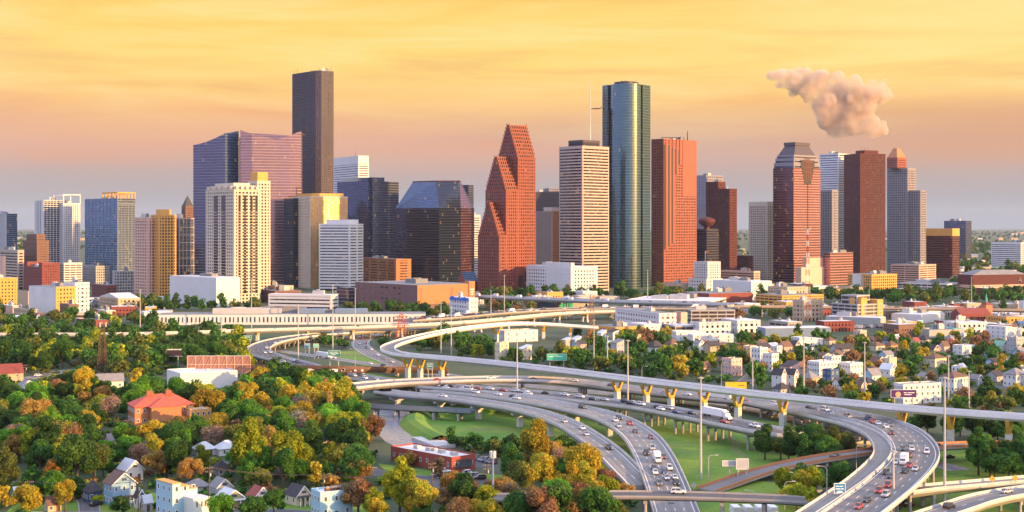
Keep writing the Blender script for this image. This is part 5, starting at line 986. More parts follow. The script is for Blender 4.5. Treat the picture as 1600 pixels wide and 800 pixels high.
    fsign(1312, 763, 17, 15, 0, 'blue-green freeway sign facing the camera on the curved ramp', 'sign_blue', rws+[(-.4, [(-.3, .3)])], 'the blue-green freeway sign', depth=417)
    fsign(1160, 725, 19, 16, 0, 'blank grey back of a freeway sign on the lawn', 'sign_back', [], 'the blank sign back', pb=752); fsign(1140, 724, 22, 8, 0, 'narrow grey sign bridge end beside the blank sign back', 'sign_back', [], pb=751, legs=1)
    fsign(870, 558, 31, 10, 0, 'green billboard with a pale corner in the dense trees', 'mural_green', [(.1, [(-.4, -.1), (-.05, .3)])], 'the green billboard', name='billboard', pb=578, legs=2)
    mat('billboard_purple', (.09, .03, .13)); mat('billboard_peach', (.75, .4, .2)); mat('billboard_yellow', (.75, .45, .03)); mat('billboard_back', (.33, .16, .11), var=.3, scale=.4)
    r, x, Y, z, W_, H_ = fsign(1412, 615, 40, 12, 0, 'purple billboard with a peach picture and white lettering', 'billboard_purple', [(.12, [(.0, .12), (.15, .42)]), (-.12, [(.02, .3)])], 'the purple billboard', name='billboard', pb=642)
    mb = MB(); mb.tube([(x-W_*.22, Y-.2, z-H_*.1), (x-W_*.22, Y-.16, z-H_*.1)], H_*.36, 14); mb.build('picture', MATS['billboard_peach'], r)
    fsign(1150, 602, 34, 11, 0, 'yellow billboard behind the flyover', 'billboard_yellow', [(.0, [(.1, .4)])], 'the yellow billboard', name='billboard', pb=632, gl='steel_dark')
    fsign(341, 517-0, 24, 7, 0, 'pale billboard seen from behind under the long cream building', 'billboard_peach', [], name='billboard', pb=533)
    mat('billboard_dark', (.045, .03, .035)); fsign(278, 551, 36, 11, 0, 'dark billboard with pale lettering along its top in the left wood', 'billboard_dark', [(.42, [(-.45, -.2), (-.17, -.02), (.02, .2), (.24, .45)])], 'the dark billboard', name='billboard', pb=573, legs=1)
    r, x, Y, z, W_, H_ = fsign(342, 569.5, 98, 27, 0, 'huge brown wooden back of a billboard with a lattice of struts', 'billboard_back', [], 'the brown billboard back', name='billboard', pb=604, legs=6)
    mb = MB()
    for k in range(9): mb.bar((x+W_*(-.5+k/8), Y-.3, z-H_/2), (x+W_*(-.5+k/8), Y-.3, z+H_/2), .3)
    mb.bar((x-W_/2, Y-.5, z), (x+W_/2, Y-.5, z), .35)
    for k in range(8): mb.bar((x+W_*(-.5+k/8), Y-.4, z-H_/2), (x+W_*(-.5+(k+1)/8), Y-.4, z+H_/2), .16)
    mb.build('strut', MATS['stucco_peach'], r)
    fsign(739, 762, 12, 9, 0, 'red and white roadside sign by the parking lot', 'concrete_white', [], 'the red and white sign', name='roadside_sign', pb=778, gl='brick_red')
    for px, py, pb, l in ((1084, 758, 768, 'grey diamond sign at the right end of the ramps'), (1280, 766, 778, 'grey diamond sign left of the blue-green sign'), (1250, 712, 724, 'small diamond sign by the low street'), (1550, 748, 759, 'yellow diamond sign on the slim pale bridge, left one'), (1586, 747, 756, 'yellow diamond sign on the slim pale bridge, right one')):
        zb = 6 if 'yellow' in l else 0; p = G(px, pb, zb); r = empty('warning_sign', p, l, 'sign'); z = Z(py, p.y); mb = MB(); mb.tube([(p.x, p.y, zb), (p.x, p.y, z)], .08, 6); mb.build('post', MATS['galvanised'], r)
        d = 1.1; mb = MB(); mb.face([(p.x-d, p.y-.12, z), (p.x, p.y-.12, z-d), (p.x+d, p.y-.12, z), (p.x, p.y-.12, z+d)]); mb.face([(p.x-d, p.y-.06, z), (p.x, p.y-.06, z+d), (p.x+d, p.y-.06, z), (p.x, p.y-.06, z-d)]); mb.build('panel', MATS['yellow_paint' if zb else 'sign_back'], r)
    # airliner far beyond the towers
    c = Vector((X(932, 5200), 5200, Z(169.5, 5200))); r = empty('airliner', c, 'tiny airliner flying beside the tall white mast', 'aeroplane'); mb = MB(); mb.tube([(c.x-21, c.y, c.z-1.2), (c.x-14, c.y, c.z-1), (c.x+12, c.y, c.z), (c.x+19, c.y, c.z+.6)], [.6, 2, 2, .5], 8); o = mb.build('fuselage', MATS['steel_dark'], r)
    mb = MB(); mb.bar((c.x-2, c.y-19, c.z+.4), (c.x+3, c.y, c.z-1), 4, .5); mb.bar((c.x-2, c.y+19, c.z+.4), (c.x+3, c.y, c.z-1), 4, .5); mb.build('wing', MATS['steel_dark'], r); mb = MB(); mb.bar((c.x+15, c.y, c.z), (c.x+19, c.y, c.z+7), .4, 3); mb.build('tail_fin', MATS['steel_dark'], r)
furniture()
def filler_blocks():
    rg = random.Random(31); ST = [('tan_lo', 'tan'), ('white_lo', 'white'), ('garage', 'grey'), ('brick_br', 'brown brick'), ('gold_lo', 'gold-coloured'), ('office_lo', 'grey'), ('white_lo', 'white'), ('brick', 'red brick')]
    for (x0, x1, y0, y1, n, w0) in ((960, 1600, 484, 524, 44, 24), (0, 250, 468, 506, 22, 24), (745, 960, 470, 480, 8, 24), (1100, 1600, 452, 464, 16, 26), (400, 740, 466, 482, 10, 26)):
        k = t = 0
        while k < n and t < 3000:
            t += 1; px, py = rg.uniform(x0, x1), rg.uniform(y0, y1); s = (py-HY)/H; w = w0*rg.uniform(.6, 1.7)*s/1.5; p = G(px+w/2, py-2)
            if any((ox-p.x)**2+((oy-p.y)*.8)**2 < (orr+w/s*.5)**2 for ox, oy, orr in OCC): continue
            if any(min((q.x-p.x)**2+(q.y-p.y)**2 for q in path[::3]) < (wd/2+w/s*.6+4)**2 for path, N, wd in ROADS.values()): continue
            if 1075 < px+w/2 < 1390 and 500 < py < 517: continue
            sty, cn = rg.choice(ST); h = rg.uniform(4, 11)*s; Y = 90*F/(py-HY); q = front(px, px+w, Y, rg.uniform(14, 30), rg.uniform(12, 34)); z = Z(py-h, Y); c = cen(q)
            r = empty('low_building', (c.x, c.y, 0), None, 'building', 'low blocks between the freeways and the towers'); OCC.append((c.x, c.y, (q[1]-q[0]).length*.6+3)); volume(r, q, 0, z, sty, roof=rg.choice(['roof_white', 'roof_grey', 'roof_white'])); units(r, q, z, 2, s=.12, hh=(1, 2.2))
            AUTO.append((r, ['tall' if h/s > 8 else 'low', cn, 'flat-roofed block', ''], px+w/2, py, 'tree')); k += 1
filler_blocks()
# ---------------- houses ----------------
mat('h_white', (.62, .61, .59), var=.1, scale=.4); mat('h_cream', (.62, .52, .36), var=.1, scale=.4); mat('h_blue', (.20, .33, .45), var=.12, scale=.4); mat('h_navy', (.05, .10, .20), var=.12); mat('h_teal', (.04, .36, .42), var=.12)
mat('h_grey', (.36, .37, .38), var=.12); mat('h_orange', (.52, .27, .12), var=.12); mat('h_tan', (.45, .34, .23), var=.12); mat('h_pink', (.58, .38, .32), var=.12); mat('h_skyblue', (.32, .48, .58), var=.08); mat('h_red', (.30, .07, .05), var=.15); mat('h_olive', (.30, .30, .17), var=.12); mat('h_mauve', (.22, .15, .17), var=.15)
mat('shingle_dark', (.055, .05, .055), var=.35, scale=.6, fine=.2); mat('shingle_brown', (.15, .085, .06), var=.35, scale=.6, fine=.2); mat('shingle_red', (.26, .07, .055), var=.3, scale=.6, fine=.2); mat('shingle_grey', (.22, .21, .21), var=.3, scale=.6, fine=.2); mat('tile_red', (.55, .10, .06), var=.22, scale=.5, fine=.2); mat('metal_roof', (.55, .57, .60), var=.12, rough=.45); mat('roof_green', (.2, .36, .28), var=.2)
mat('plain_glass', (.07, .08, .10), rough=.06, spec=1.0, var=1.0, scale=.35); mat('trim_white', (.75, .74, .71), var=.08)
def house(xl, xr, yt, yb, wall, roof, label, kind='gy', th=35, ratio=.85, eave=.62, nw=2, cat='house', lm=None, floors=None, name='house', chimney=False, porch=False, steps=0, lean=0, wl=None, zb=0.0):
    s = (yb-HY)/(H-zb); t = R(th); ct, st = math.cos(t), math.sin(t); w = (xr-xl)/s/(ct+ratio*st); d = ratio*w; Hh = (yb-yt)/s
    p = G(xl+d*st*s, yb, zb); r = empty(name, p, label, cat, None, t); LOCAL.add(r.name); cx, cy = p.x+(w*ct-d*st)/2, p.y+(w*st+d*ct)/2; OCC.append((cx, cy, max(w, d)*.62+1.0)); VIEW.append((cx, cy, max(w, d)*.6, Hh))
    flat = kind in ('flat', 'steps'); he = Hh if flat else Hh*eave; ov = .45 if w > 6 else .3; tk = .18
    mb = MB()
    if kind == 'gy':
        mb.prism([(0, 0), (w, 0), (w, d), (0, d)], 0, he)
        for y in (0, d): f = [(0, y, he), (w, y, he), (w/2, y, Hh-.1)]; mb.face(f if y == 0 else f[::-1])
    elif kind == 'gx':
        mb.prism([(0, 0), (w, 0), (w, d), (0, d)], 0, he)
        for x in (0, w): f = [(x, d, he), (x, 0, he), (x, d/2, Hh-.1)]; mb.face(f if x == 0 else f[::-1])
    elif kind == 'shed': mb.prism([(0, 0), (w, 0), (w, d), (0, d)], 0, [he, Hh, Hh, he] if lean >= 0 else [Hh, he, he, Hh])
    elif kind == 'steps':
        n = max(steps, 2)
        for k in range(n): mb.prism([(w*k/n, 0), (w*(k+1)/n-.01, 0), (w*(k+1)/n-.01, d), (w*k/n, d)], 0, Hh*(1-.10*(n-1-k) if lean < 0 else 1-.10*k))
    else: mb.prism([(0, 0), (w, 0), (w, d), (0, d)], 0, he)
    mb.build('wall', MATS[wall], r); mb = MB()
    def slab(q):
        q = [Vector(v) for v in q]; n = (q[1]-q[0]).cross(q[2]-q[0]).normalized(); n = n if n.z > 0 else -n; up = [v+n*tk for v in q]; 
        mb.face(up); mb.face([v+n*.015 for v in q][::-1])
        for k in range(len(q)): k2 = (k+1) % len(q); mb.face([q[k]+n*.015, q[k2]+n*.015, up[k2], up[k]])
    if kind == 'gy':
        sl = (Hh-he)/(w/2); slab([(-ov, -ov, he-ov*sl), (w/2, -ov, Hh), (w/2, d+ov, Hh), (-ov, d+ov, he-ov*sl)]); slab([(w+ov, -ov, he-ov*sl), (w/2, -ov, Hh), (w/2, d+ov, Hh), (w+ov, d+ov, he-ov*sl)])
    elif kind == 'gx':
        sl = (Hh-he)/(d/2); slab([(-ov, -ov, he-ov*sl), (w+ov, -ov, he-ov*sl), (w+ov, d/2, Hh), (-ov, d/2, Hh)]); slab([(-ov, d+ov, he-ov*sl), (w+ov, d+ov, he-ov*sl), (w+ov, d/2, Hh), (-ov, d/2, Hh)])
    elif kind == 'hip':
        a, b = (d/2, d/2) if w > d else (w/2, w/2); z = he-.15; A, B, C_, D_ = (-ov, -ov, z), (w+ov, -ov, z), (w+ov, d+ov, z), (-ov, d+ov, z)
        if w >= d: E, F_ = (d/2, d/2, Hh), (w-d/2, d/2, Hh); slab([A, B, F_, E]); slab([C_, D_, E, F_]); slab([D_, A, E]); slab([B, C_, F_])
        else: E, F_ = (w/2, w/2, Hh), (w/2, d-w/2, Hh); slab([A, B, E]); slab([B, C_, F_, E]); slab([C_, D_, F_]); slab([D_, A, E, F_])
    elif kind == 'shed':
        zl, zr = (he, Hh) if lean >= 0 else (Hh, he); slab([(-ov, -ov, zl), (w+ov, -ov, zr), (w+ov, d+ov, zr), (-ov, d+ov, zl)])
    elif kind == 'flat':
        mb.prism([(.3, .3), (w-.3, .3), (w-.3, d-.3), (.3, d-.3)], he+.003, he+.06)
    elif kind == 'steps':
        n = max(steps, 2)
        for k in range(n): z = Hh*(1-.10*(n-1-k) if lean < 0 else 1-.10*k); mb.prism([(w*k/n-.1, -.15), (w*(k+1)/n-.03, -.15), (w*(k+1)/n-.03, d+.15), (w*k/n-.1, d+.15)], z+.003, z+.28)
    rf = mb.build('roof', MATS[roof], r)
    if kind == 'flat':
        mb = MB()
        for a, b in (((0, 0), (w, .25)), ((0, d-.25), (w, d)), ((0, .25), (.25, d-.25)), ((w-.25, .25), (w, d-.25))): mb.box2((*a, he), (*b, he+.6))
        mb.build('parapet', MATS[wall], r)
        if w > 7: mb = MB(); mb.box((w*.6, d*.5, he+.6), (1.6, 1.4, 1.1)); mb.build('roof_unit', MATS['galvanised'], r)
    if kind == 'gy' :
        mb = MB()
        for sx in (-1, 1): mb.bar((w/2, -ov-.03, Hh+.02), (w/2+sx*(w/2+ov), -ov-.03, he-ov*sl+.02), .08, .28)
        mb.build('bargeboard', MATS['trim_white'], r)
    if chimney: mb = MB(); mb.box((w*.7, d*.6, Hh*.95), (.9, .9, 2.2)); mb.build('chimney', MATS['brick_red'], rf)
    nf = floors or max(1, int(he/2.9)); fh = he/nf
    for f in range(nf):
        for side, L in (('f', w), ('l', d)):
            n = nw if side == 'f' else (wl if wl is not None else nw)
            for k in range(n):
                u = L*(k+.5)/n; ww, wh = min(.85, L/n*.42), min(1.35, fh*.46); zc = fh*f+fh*.55
                if f == 0 and side == 'f' and k == n//2 and not porch:
                    mb = MB(); mb.box((u, -.03, 1.08), (1.0, .08, 2.1)); mb.build('door', MATS['brown_timber'], r); continue
                mb, m2 = MB(), MB(); a = (ww, .06, wh) if side == 'f' else (.06, ww, wh); c = (u, -.02, zc) if side == 'f' else (-.02, u, zc); mb.box(c, a); o = mb.build('window', MATS['plain_glass'], r)
                for dx, dz, sx, sz in ((0, wh/2+.06, ww+.24, .12), (0, -wh/2-.06, ww+.24, .12), (ww/2+.06, 0, .12, wh), (-ww/2-.06, 0, .12, wh)):
                    if side == 'f': m2.box((u+dx, -.04, zc+dz), (sx, .12, sz))
                    else: m2.box((-.04, u+dx, zc+dz), (.12, sx, sz))
                m2.build('frame', MATS['trim_white'], o)
    if kind == 'gy' and Hh-he > 2.2: mb = MB(); mb.box((w/2, -.03, he+(Hh-he)*.38), (1.6, .1, .8)); mb.build('window', MATS['plain_glass'], r)
    if porch:
        mb = MB(); mb.prism([(0.1, -2.2), (w-.1, -2.2), (w-.1, -.01), (.1, -.01)], 2.9, 3.1); mb.build('porch_roof', MATS[roof], r)
        for k in range(4): mb = MB(); mb.box((.3+(w-.6)*k/3, -2.0, 1.45), (.22, .22, 2.9)); mb.build('porch_post', MATS['trim_white'], r)
        mb = MB(); mb.box((w*.5, -.03, 1.1), (1, .08, 2.1)); mb.build('door', MATS['h_red'], r)
    if lm: LM.append((lm, (xl+xr)/2, yb))
    return r, w, d, he, Hh
def houses():
    h = house
    h(177, 219, 721, 752, 'h_white', 'metal_roof', 'white gabled house with a pale metal roof above the blue two-storey one', 'gy', 40, 1.2, .55, 2, lm='the white gabled house')
    h(154, 206, 741, 792, 'h_blue', 'shingle_brown', 'tall blue two-storey house with an orange-lit gable and front porch', 'gy', 38, .9, .68, 3, lm='the blue two-storey house', porch=True)
    h(124, 156, 753, 786, 'h_navy', 'shingle_dark', 'dark blue cottage with a steep dark roof left of the two-storey house', 'hip', 35, 1, .5, 2, lm='the dark blue cottage')
    r, w, d, he, Hh = h(234, 302, 757, 812, 'h_skyblue', 'stucco_sunlit_gold', 'modern blue and white row house with three stepped flat roofs lit yellow', 'steps', 42, 1.2, 1, 3, name='row_house', lm='the modern stepped house', steps=3, floors=3)  # yellow light on the roofs is put into their colour
    mb = MB(); mb.prism([(w*.45, -6), (w+1, -6), (w+1, -.01), (w*.45, -.01)], 0, Hh*.62); mb.build('front_block', MATS['h_white'], r)
    for k in (.25, .6, .85): mb = MB(); mb.box((w*(.45+.55*k), -6.02, Hh*.45), (.5, .06, 1.6)); mb.build('window', MATS['plain_glass'], r)
    h(282, 325, 752, 774, 'h_grey', 'shingle_grey', 'grey-roofed bungalow behind the modern stepped house', 'hip', 30, .8, .55, 2); h(322, 361, 750, 778, 'h_grey', 'shingle_grey', 'grey house with a large orange-lit front gable', 'gy', 35, 1.1, .55, 2, lm='the orange-gabled house')
    h(329, 380, 768, 797, 'h_olive', 'metal_roof', 'olive craftsman cottage under a bright white metal roof with a porch', 'gy', 35, .9, .5, 3, porch=True, lm='the white-roofed cottage'); h(299, 323, 775, 799, 'h_teal', 'shingle_brown', 'small turquoise cottage with a brown roof', 'gy', 35, 1.2, .55, 2, lm='the turquoise cottage', porch=True)
    h(381, 421, 763, 792, 'h_white', 'shingle_red', 'white cottage with a dark red roof', 'gy', 35, 1, .5, 2, lm='the red-roofed cottage', porch=True); h(441, 484, 761, 791, 'h_cream', 'shingle_dark', 'cream bungalow with a dark double roof', 'gy', 40, 1.3, .5, 2, lm='the dark-roofed bungalow', porch=True)
    r, w, d, he, Hh = h(481, 548, 772, 812, 'h_skyblue', 'roof_white', 'pale blue flat-roofed house with planters on its white roof', 'flat', 30, .7, 1, 3, floors=2, lm='the pale blue flat-roofed house')
    for k in range(3): mb = MB(); mb.box((w*(.35+.16*k), d*.45, he+.5), (1.6, 1.0, .8)); o = mb.build('planter', MATS['brown_timber'], r); mb = MB(); mb.tube([(w*(.35+.16*k), d*.45, he+.9), (w*(.35+.16*k), d*.45, he+1.5)], [.7, .2], 6); mb.build('plant', MATS['h_orange'], o)
    h(10, 48, 763, 786, 'h_olive', 'metal_roof', 'low house with a wide pale metal roof at lower left', 'gx', 35, .9, .5, 2, lm='the low pale metal roof'); h(64, 92, 777, 801, 'h_tan', 'shingle_brown', 'small tan house with a reddish roof behind a golden tree', 'gx', 35, .9, .5, 2)
    h(206, 225, 765, 795, 'h_white', 'shingle_dark', 'narrow white gabled porch house right of the blue two-storey house', 'gy', 38, 1.2, .6, 1); h(218, 236, 775, 800, 'h_grey', 'metal_roof', 'small grey shed with a pale roof beside the modern stepped house', 'gx', 35, 1, .6, 1)
    h(296, 334, 693, 713, 'h_white', 'metal_roof', 'left one of the two white houses with pale hipped roofs', 'hip', 30, .8, .5, 2, lm='the two white-roofed houses'); h(330, 371, 691, 713, 'h_white', 'metal_roof', 'right one of the two white houses with pale hipped roofs', 'hip', 30, .8, .5, 2)
    h(328, 358, 722, 744, 'h_grey', 'shingle_dark', 'grey house with a dark roof half hidden by a yellow-green tree', 'hip', 35, 1, .5, 2); h(160, 186, 679, 697, 'h_pink', 'shingle_grey', 'pinkish house with a purple-grey roof among orange trees', 'gx', 35, .8, .5, 2); h(494, 519, 672, 696, 'h_mauve', 'shingle_dark', 'dark purple house among the golden trees', 'gx', 35, .9, .5, 2)
    h(641, 667, 757, 776, 'h_tan', 'shingle_brown', 'small house with a brown roof beside the parking lot road', 'gx', 30, .9, .5, 1); h(138, 189, 586, 611, 'h_white', 'shingle_grey', 'white house with a long grey roof near the rusty pylon', 'gx', 20, .6, .6, 4, lm='the grey-roofed white house'); h(22, 52, 595, 612, 'h_white', 'shingle_grey', 'small house with a white gable below the brown shed', 'gy', 35, 1, .55, 1)
    h(-20, 30, 571, 603, 'h_tan', 'trim_dark_red', 'tan shed with a dark red and white roof at the left edge', 'gx', 30, .9, .6, 2, cat='shed', name='shed'); h(245, 362, 585, 614, 'h_white', 'roof_white', 'pale blue-white flat warehouse below the brown billboard back', 'flat', 30, .8, 1, 0, cat='warehouse', name='warehouse', floors=1, lm='the pale flat warehouse')
    # school
    r, w, d, he, Hh = h(186, 294, 621, 666, 'brick_orange', 'tile_red', 'large brick school with a bright red tiled roof', 'hip', 26, .6, .66, 9, cat='school', name='school', floors=2, lm='the red-roofed school', chimney=True)
    mb = MB(); sl = None; mb.prism([(w*.25, -4), (w*.75, -4), (w*.75, -.02), (w*.25, -.02)], 0, he-.2); mb.build('projecting_wing', MATS['brick_orange'], r); mb = MB(); mb.face([(w*.22, -4.4, he-.1), (w*.78, -4.4, he-.1), (w*.5, d*.22, Hh*.93)]); mb.face([(w*.22, -4.4, he-.1), (w*.5, d*.22, Hh*.93), (w*.22, d*.2, he)]); mb.face([(w*.78, -4.4, he-.1), (w*.78, d*.2, he), (w*.5, d*.22, Hh*.93)]); mb.build('roof', MATS['tile_red'], r)
    for k in (.3, .62): mb = MB(); mb.box((w*k, d*.45, Hh+.5), (2.4, 2.0, 2.2)); mb.build('roof_turret', MATS['tile_red'], r)
    h(286, 327, 642, 664, 'stucco_sunlit_gold', 'roof_white', 'yellow-lit flat annex to the right of the red-roofed school', 'flat', 28, .7, 1, 4, floors=2, name='school_annex', cat='school annex')  # yellow light put into the annex wall colour
    # brick commercial block
    r, w, d, he, Hh = h(601, 742, 717, 739, 'h_red', 'roof_white', 'low red brick block with a wide white flat roof by the bayou', 'flat', 43, 3.1, 1, 3, cat='brick block', name='brick_block', floors=1, wl=9, lm='the red brick block')
    mb = MB(); mb.box((w*.5, -.35, he*.55), (w*.62, .4, he*.55)); mb.build('shop_window', MATS['plain_glass'], r)
    for k in range(4): mb = MB(); mb.box((w*.5, d*(.15+.2*k), he+.7), (2, 2.4, 1.2)); mb.build('roof_unit', MATS['galvanised'], r)
    # --- right-hand neighbourhood
    T = 'townhouse'
    for a in ((1208, 1230, 577, 608, 'h_white', 'shingle_dark', 'narrow white gabled townhouse with a tall dark window, left of its twin', 'gy', 45, 1.6, .72, 1, 'the narrow white gable'), (1229, 1249, 577, 606, 'h_white', 'shingle_dark', 'narrow white gabled townhouse right of its twin', 'gy', 45, 1.6, .72, 1, None),
        (1176, 1202, 545, 577, 'h_white', 'roof_white', 'stack-like white modern townhouse block with flat roof', 'flat', 40, 1, 1, 3, 'the white townhouse stack'), (1163, 1184, 542, 566, 'h_cream', 'roof_white', 'beige flat block behind the white townhouse stack', 'flat', 40, 1, 1, 2, None), (1194, 1219, 554, 581, 'h_white', 'shingle_brown', 'white townhouse with a reddish flat roof', 'flat', 40, 1.1, 1, 3, None), (1206, 1224, 542, 556, 'h_white', 'roof_white', 'small bright white box house above the reddish-roofed townhouse', 'flat', 40, 1, 1, 2, None),
        (1222, 1252, 566, 590, 'h_pink', 'shingle_dark', 'pinkish townhouse behind the two narrow white gables', 'shed', 40, .9, .7, 2, None), (1266, 1314, 567, 592, 'h_white', 'roof_white', 'long white flat-roofed townhouse row left of the grey-blue house', 'flat', 35, .6, 1, 5, 'the long white townhouse row'), (1290, 1317, 558, 573, 'h_white', 'shingle_brown', 'white house with a small brown rooftop room', 'flat', 35, .8, 1, 3, None),
        (1288, 1314, 579, 598, 'h_navy', 'roof_grey', 'dark navy box house below the long white townhouse row', 'flat', 35, .9, 1, 2, None), (1316, 1352, 569, 590, 'h_white', 'roof_white', 'white stepped house among golden trees behind a light mast', 'flat', 35, .8, 1, 4, None), (1352, 1380, 577, 599, 'h_skyblue', 'shingle_grey', 'grey-blue house with a grey gabled roof', 'gx', 35, .9, .6, 2, 'the grey-blue house'),
        (1378, 1406, 569, 590, 'h_white', 'metal_roof', 'white house with two bright gables', 'gy', 40, 1, .6, 2, 'the bright two-gabled house'), (1448, 1484, 554, 574, 'h_cream', 'shingle_brown', 'cream house with a shallow brown roof', 'hip', 35, .8, .7, 3, 'the cream brown-roofed house'), (1474, 1521, 583, 615, 'h_white', 'shingle_brown', 'big white apartment house with a brown hipped roof', 'hip', 38, .7, .78, 5, 'the white brown-hipped house'),
        (1403, 1478, 602, 632, 'h_white', 'roof_grey', 'long white three-storey house behind the purple billboard', 'flat', 20, .35, 1, 7, 'the long white house'), (1550, 1610, 511, 536, 'h_white', 'roof_white', 'white modern block at the right edge with stepped roof', 'steps', 35, .8, 1, 4, 'the white stepped block'), (1574, 1612, 577, 606, 'h_white', 'shingle_grey', 'white house cut by the right edge of the picture', 'hip', 35, .8, .7, 3, 'the cut-off white house'),
        (1556, 1579, 533, 551, 'h_white', 'roof_green', 'white house under a pale green gabled roof', 'gy', 40, 1, .6, 2, 'the green-roofed house'), (1578, 1604, 528, 553, 'h_grey', 'shingle_grey', 'tall grey townhouse beside the green-roofed house', 'flat', 35, .9, 1, 3, None), (1518, 1540, 586, 603, 'h_grey', 'shingle_grey', 'small grey gabled house right of the brown-hipped one', 'gy', 40, 1, .6, 1, None), (1546, 1576, 580, 597, 'h_grey', 'shingle_dark', 'dark-roofed grey house among trees at the right', 'gx', 35, .9, .55, 2, None),
        (1360, 1386, 535, 549, 'h_cream', 'shingle_brown', 'cream house with a dark brown hipped roof below the pinkish brick box', 'hip', 35, .8, .6, 2, 'the cream hipped house'), (1384, 1406, 534, 548, 'h_orange', 'shingle_brown', 'orange house with a brown hipped roof', 'hip', 35, .8, .6, 2, None), (1424, 1440, 528, 542, 'h_cream', 'shingle_red', 'small cream house with an awning roof in front of the grey shop', 'gx', 35, .8, .6, 1, None), (1300, 1338, 538, 553, 'h_grey', 'shingle_dark', 'long low house with a black roof', 'gx', 25, .5, .5, 3, None),
        (1217, 1240, 534, 550, 'h_pink', 'shingle_brown', 'pinkish house with a brown roof below the pale blue warehouse', 'gx', 35, .8, .55, 2, None), (1178, 1208, 537, 553, 'h_tan', 'shingle_dark', 'tan house with a dark roof left of the pinkish house', 'gx', 35, .8, .55, 2, None), (1240, 1290, 528, 541, 'h_white', 'roof_white', 'low white sawtooth workshop in front of the pale blue warehouse', 'steps', 25, .5, 1, 3, None), (1494, 1528, 541, 555, 'h_white', 'roof_white', 'low white house among the trees right of the teal-roofed shop', 'flat', 30, .7, 1, 2, None), (1376, 1400, 549, 562, 'h_skyblue', 'shingle_grey', 'pale blue-grey house below the cream hipped house', 'gx', 35, .8, .6, 2, None), (1335, 1358, 596, 612, 'h_tan', 'shingle_brown', 'small brown house behind golden trees', 'gy', 40, 1, .55, 1, None), (1210, 1238, 600, 616, 'h_grey', 'shingle_dark', 'low dark-roofed house under the narrow white gables', 'hip', 35, .8, .5, 2, None)):
        h(a[0], a[1], a[2], a[3], a[4], a[5], a[6], a[7], a[8], a[9], a[10], a[11], name=T if a[7] == 'flat' else 'house', lm=a[12], steps=3)
    # --- between the flyover and the warehouses, centre
    for a in ((773, 795, 537, 563, 'h_cream', 'h_cream', 'tall cream house at the left end of the dense trees', 'flat', 35, .8, 1, 2, 'the tall cream house'), (809, 831, 540, 563, 'h_cream', 'h_white', 'cream house with a bright shed roof right of the tall cream one', 'shed', 35, .8, .75, 2, None), (776, 841, 518, 535, 'h_white', 'roof_white', 'wide low white flat building above the cream houses', 'flat', 25, .5, 1, 4, 'the wide low white building'), (878, 892, 528, 546, 'h_pink', 'h_white', 'slim pink shed-roofed house, first of three in the trees', 'shed', 35, 1, .8, 1, None), (892, 909, 526, 546, 'h_skyblue', 'h_white', 'slim pale blue shed-roofed house, middle of three in the trees', 'shed', 35, 1, .75, 1, None),
        (899, 917, 532, 551, 'h_pink', 'shingle_dark', 'pink gabled house, nearest of three in the trees', 'gx', 40, 1, .7, 2, None), (955, 976, 531, 553, 'h_grey', 'shingle_grey', 'grey house with a slanted roof beneath the orange-lit building', 'shed', 35, 1, .75, 2, None), (933, 948, 516, 535, 'h_white', 'h_white', 'white shed-roofed house before the orange-lit building, left of its pair', 'shed', 38, 1, .75, 1, None), (950, 968, 515, 532, 'h_white', 'shingle_dark', 'white shed-roofed house before the orange-lit building, right of its pair', 'shed', 38, 1, .75, 1, None), (1011, 1040, 533, 553, 'h_white', 'shingle_dark', 'white house with a steep black roof', 'hip', 35, .8, .5, 2, 'the black-roofed white house'), (1040, 1064, 530, 546, 'h_mauve', 'shingle_brown', 'brown house half hidden right of the black-roofed white house', 'hip', 35, .8, .5, 1, None),
        (1084, 1102, 532, 552, 'h_white', 'shingle_grey', 'tall narrow white house left of the tan house', 'gy', 40, 1, .75, 1, None), (1100, 1127, 534, 557, 'h_tan', 'shingle_dark', 'tall tan house with a dark dormer roof', 'gx', 35, .8, .7, 2, 'the tall tan house'), (1131, 1162, 562, 588, 'h_pink', 'roof_grey', 'two-tone pink and grey flat house above the yellow billboard', 'flat', 38, .8, 1, 3, 'the two-tone pink house'), (1091, 1112, 566, 582, 'h_tan', 'shingle_brown', 'small brown-roofed house among golden trees', 'gx', 35, .8, .55, 1, None), (1118, 1134, 558, 574, 'h_white', 'shingle_brown', 'small white gable poking out of dark trees', 'gy', 40, 1, .6, 1, None), (1052, 1100, 519, 533, 'concrete_white', 'roof_white', 'low white workshop below the grey parking deck', 'flat', 12, .5, 1, 3, None), (1078, 1148, 524, 536, 'concrete_white', 'roof_white', 'long white shed with parked trucks beside the workshop', 'flat', 10, .4, 1, 4, None)):
        h(a[0], a[1], a[2], a[3], a[4], a[5], a[6], a[7], a[8], a[9], a[10], a[11], lm=a[12])
houses()
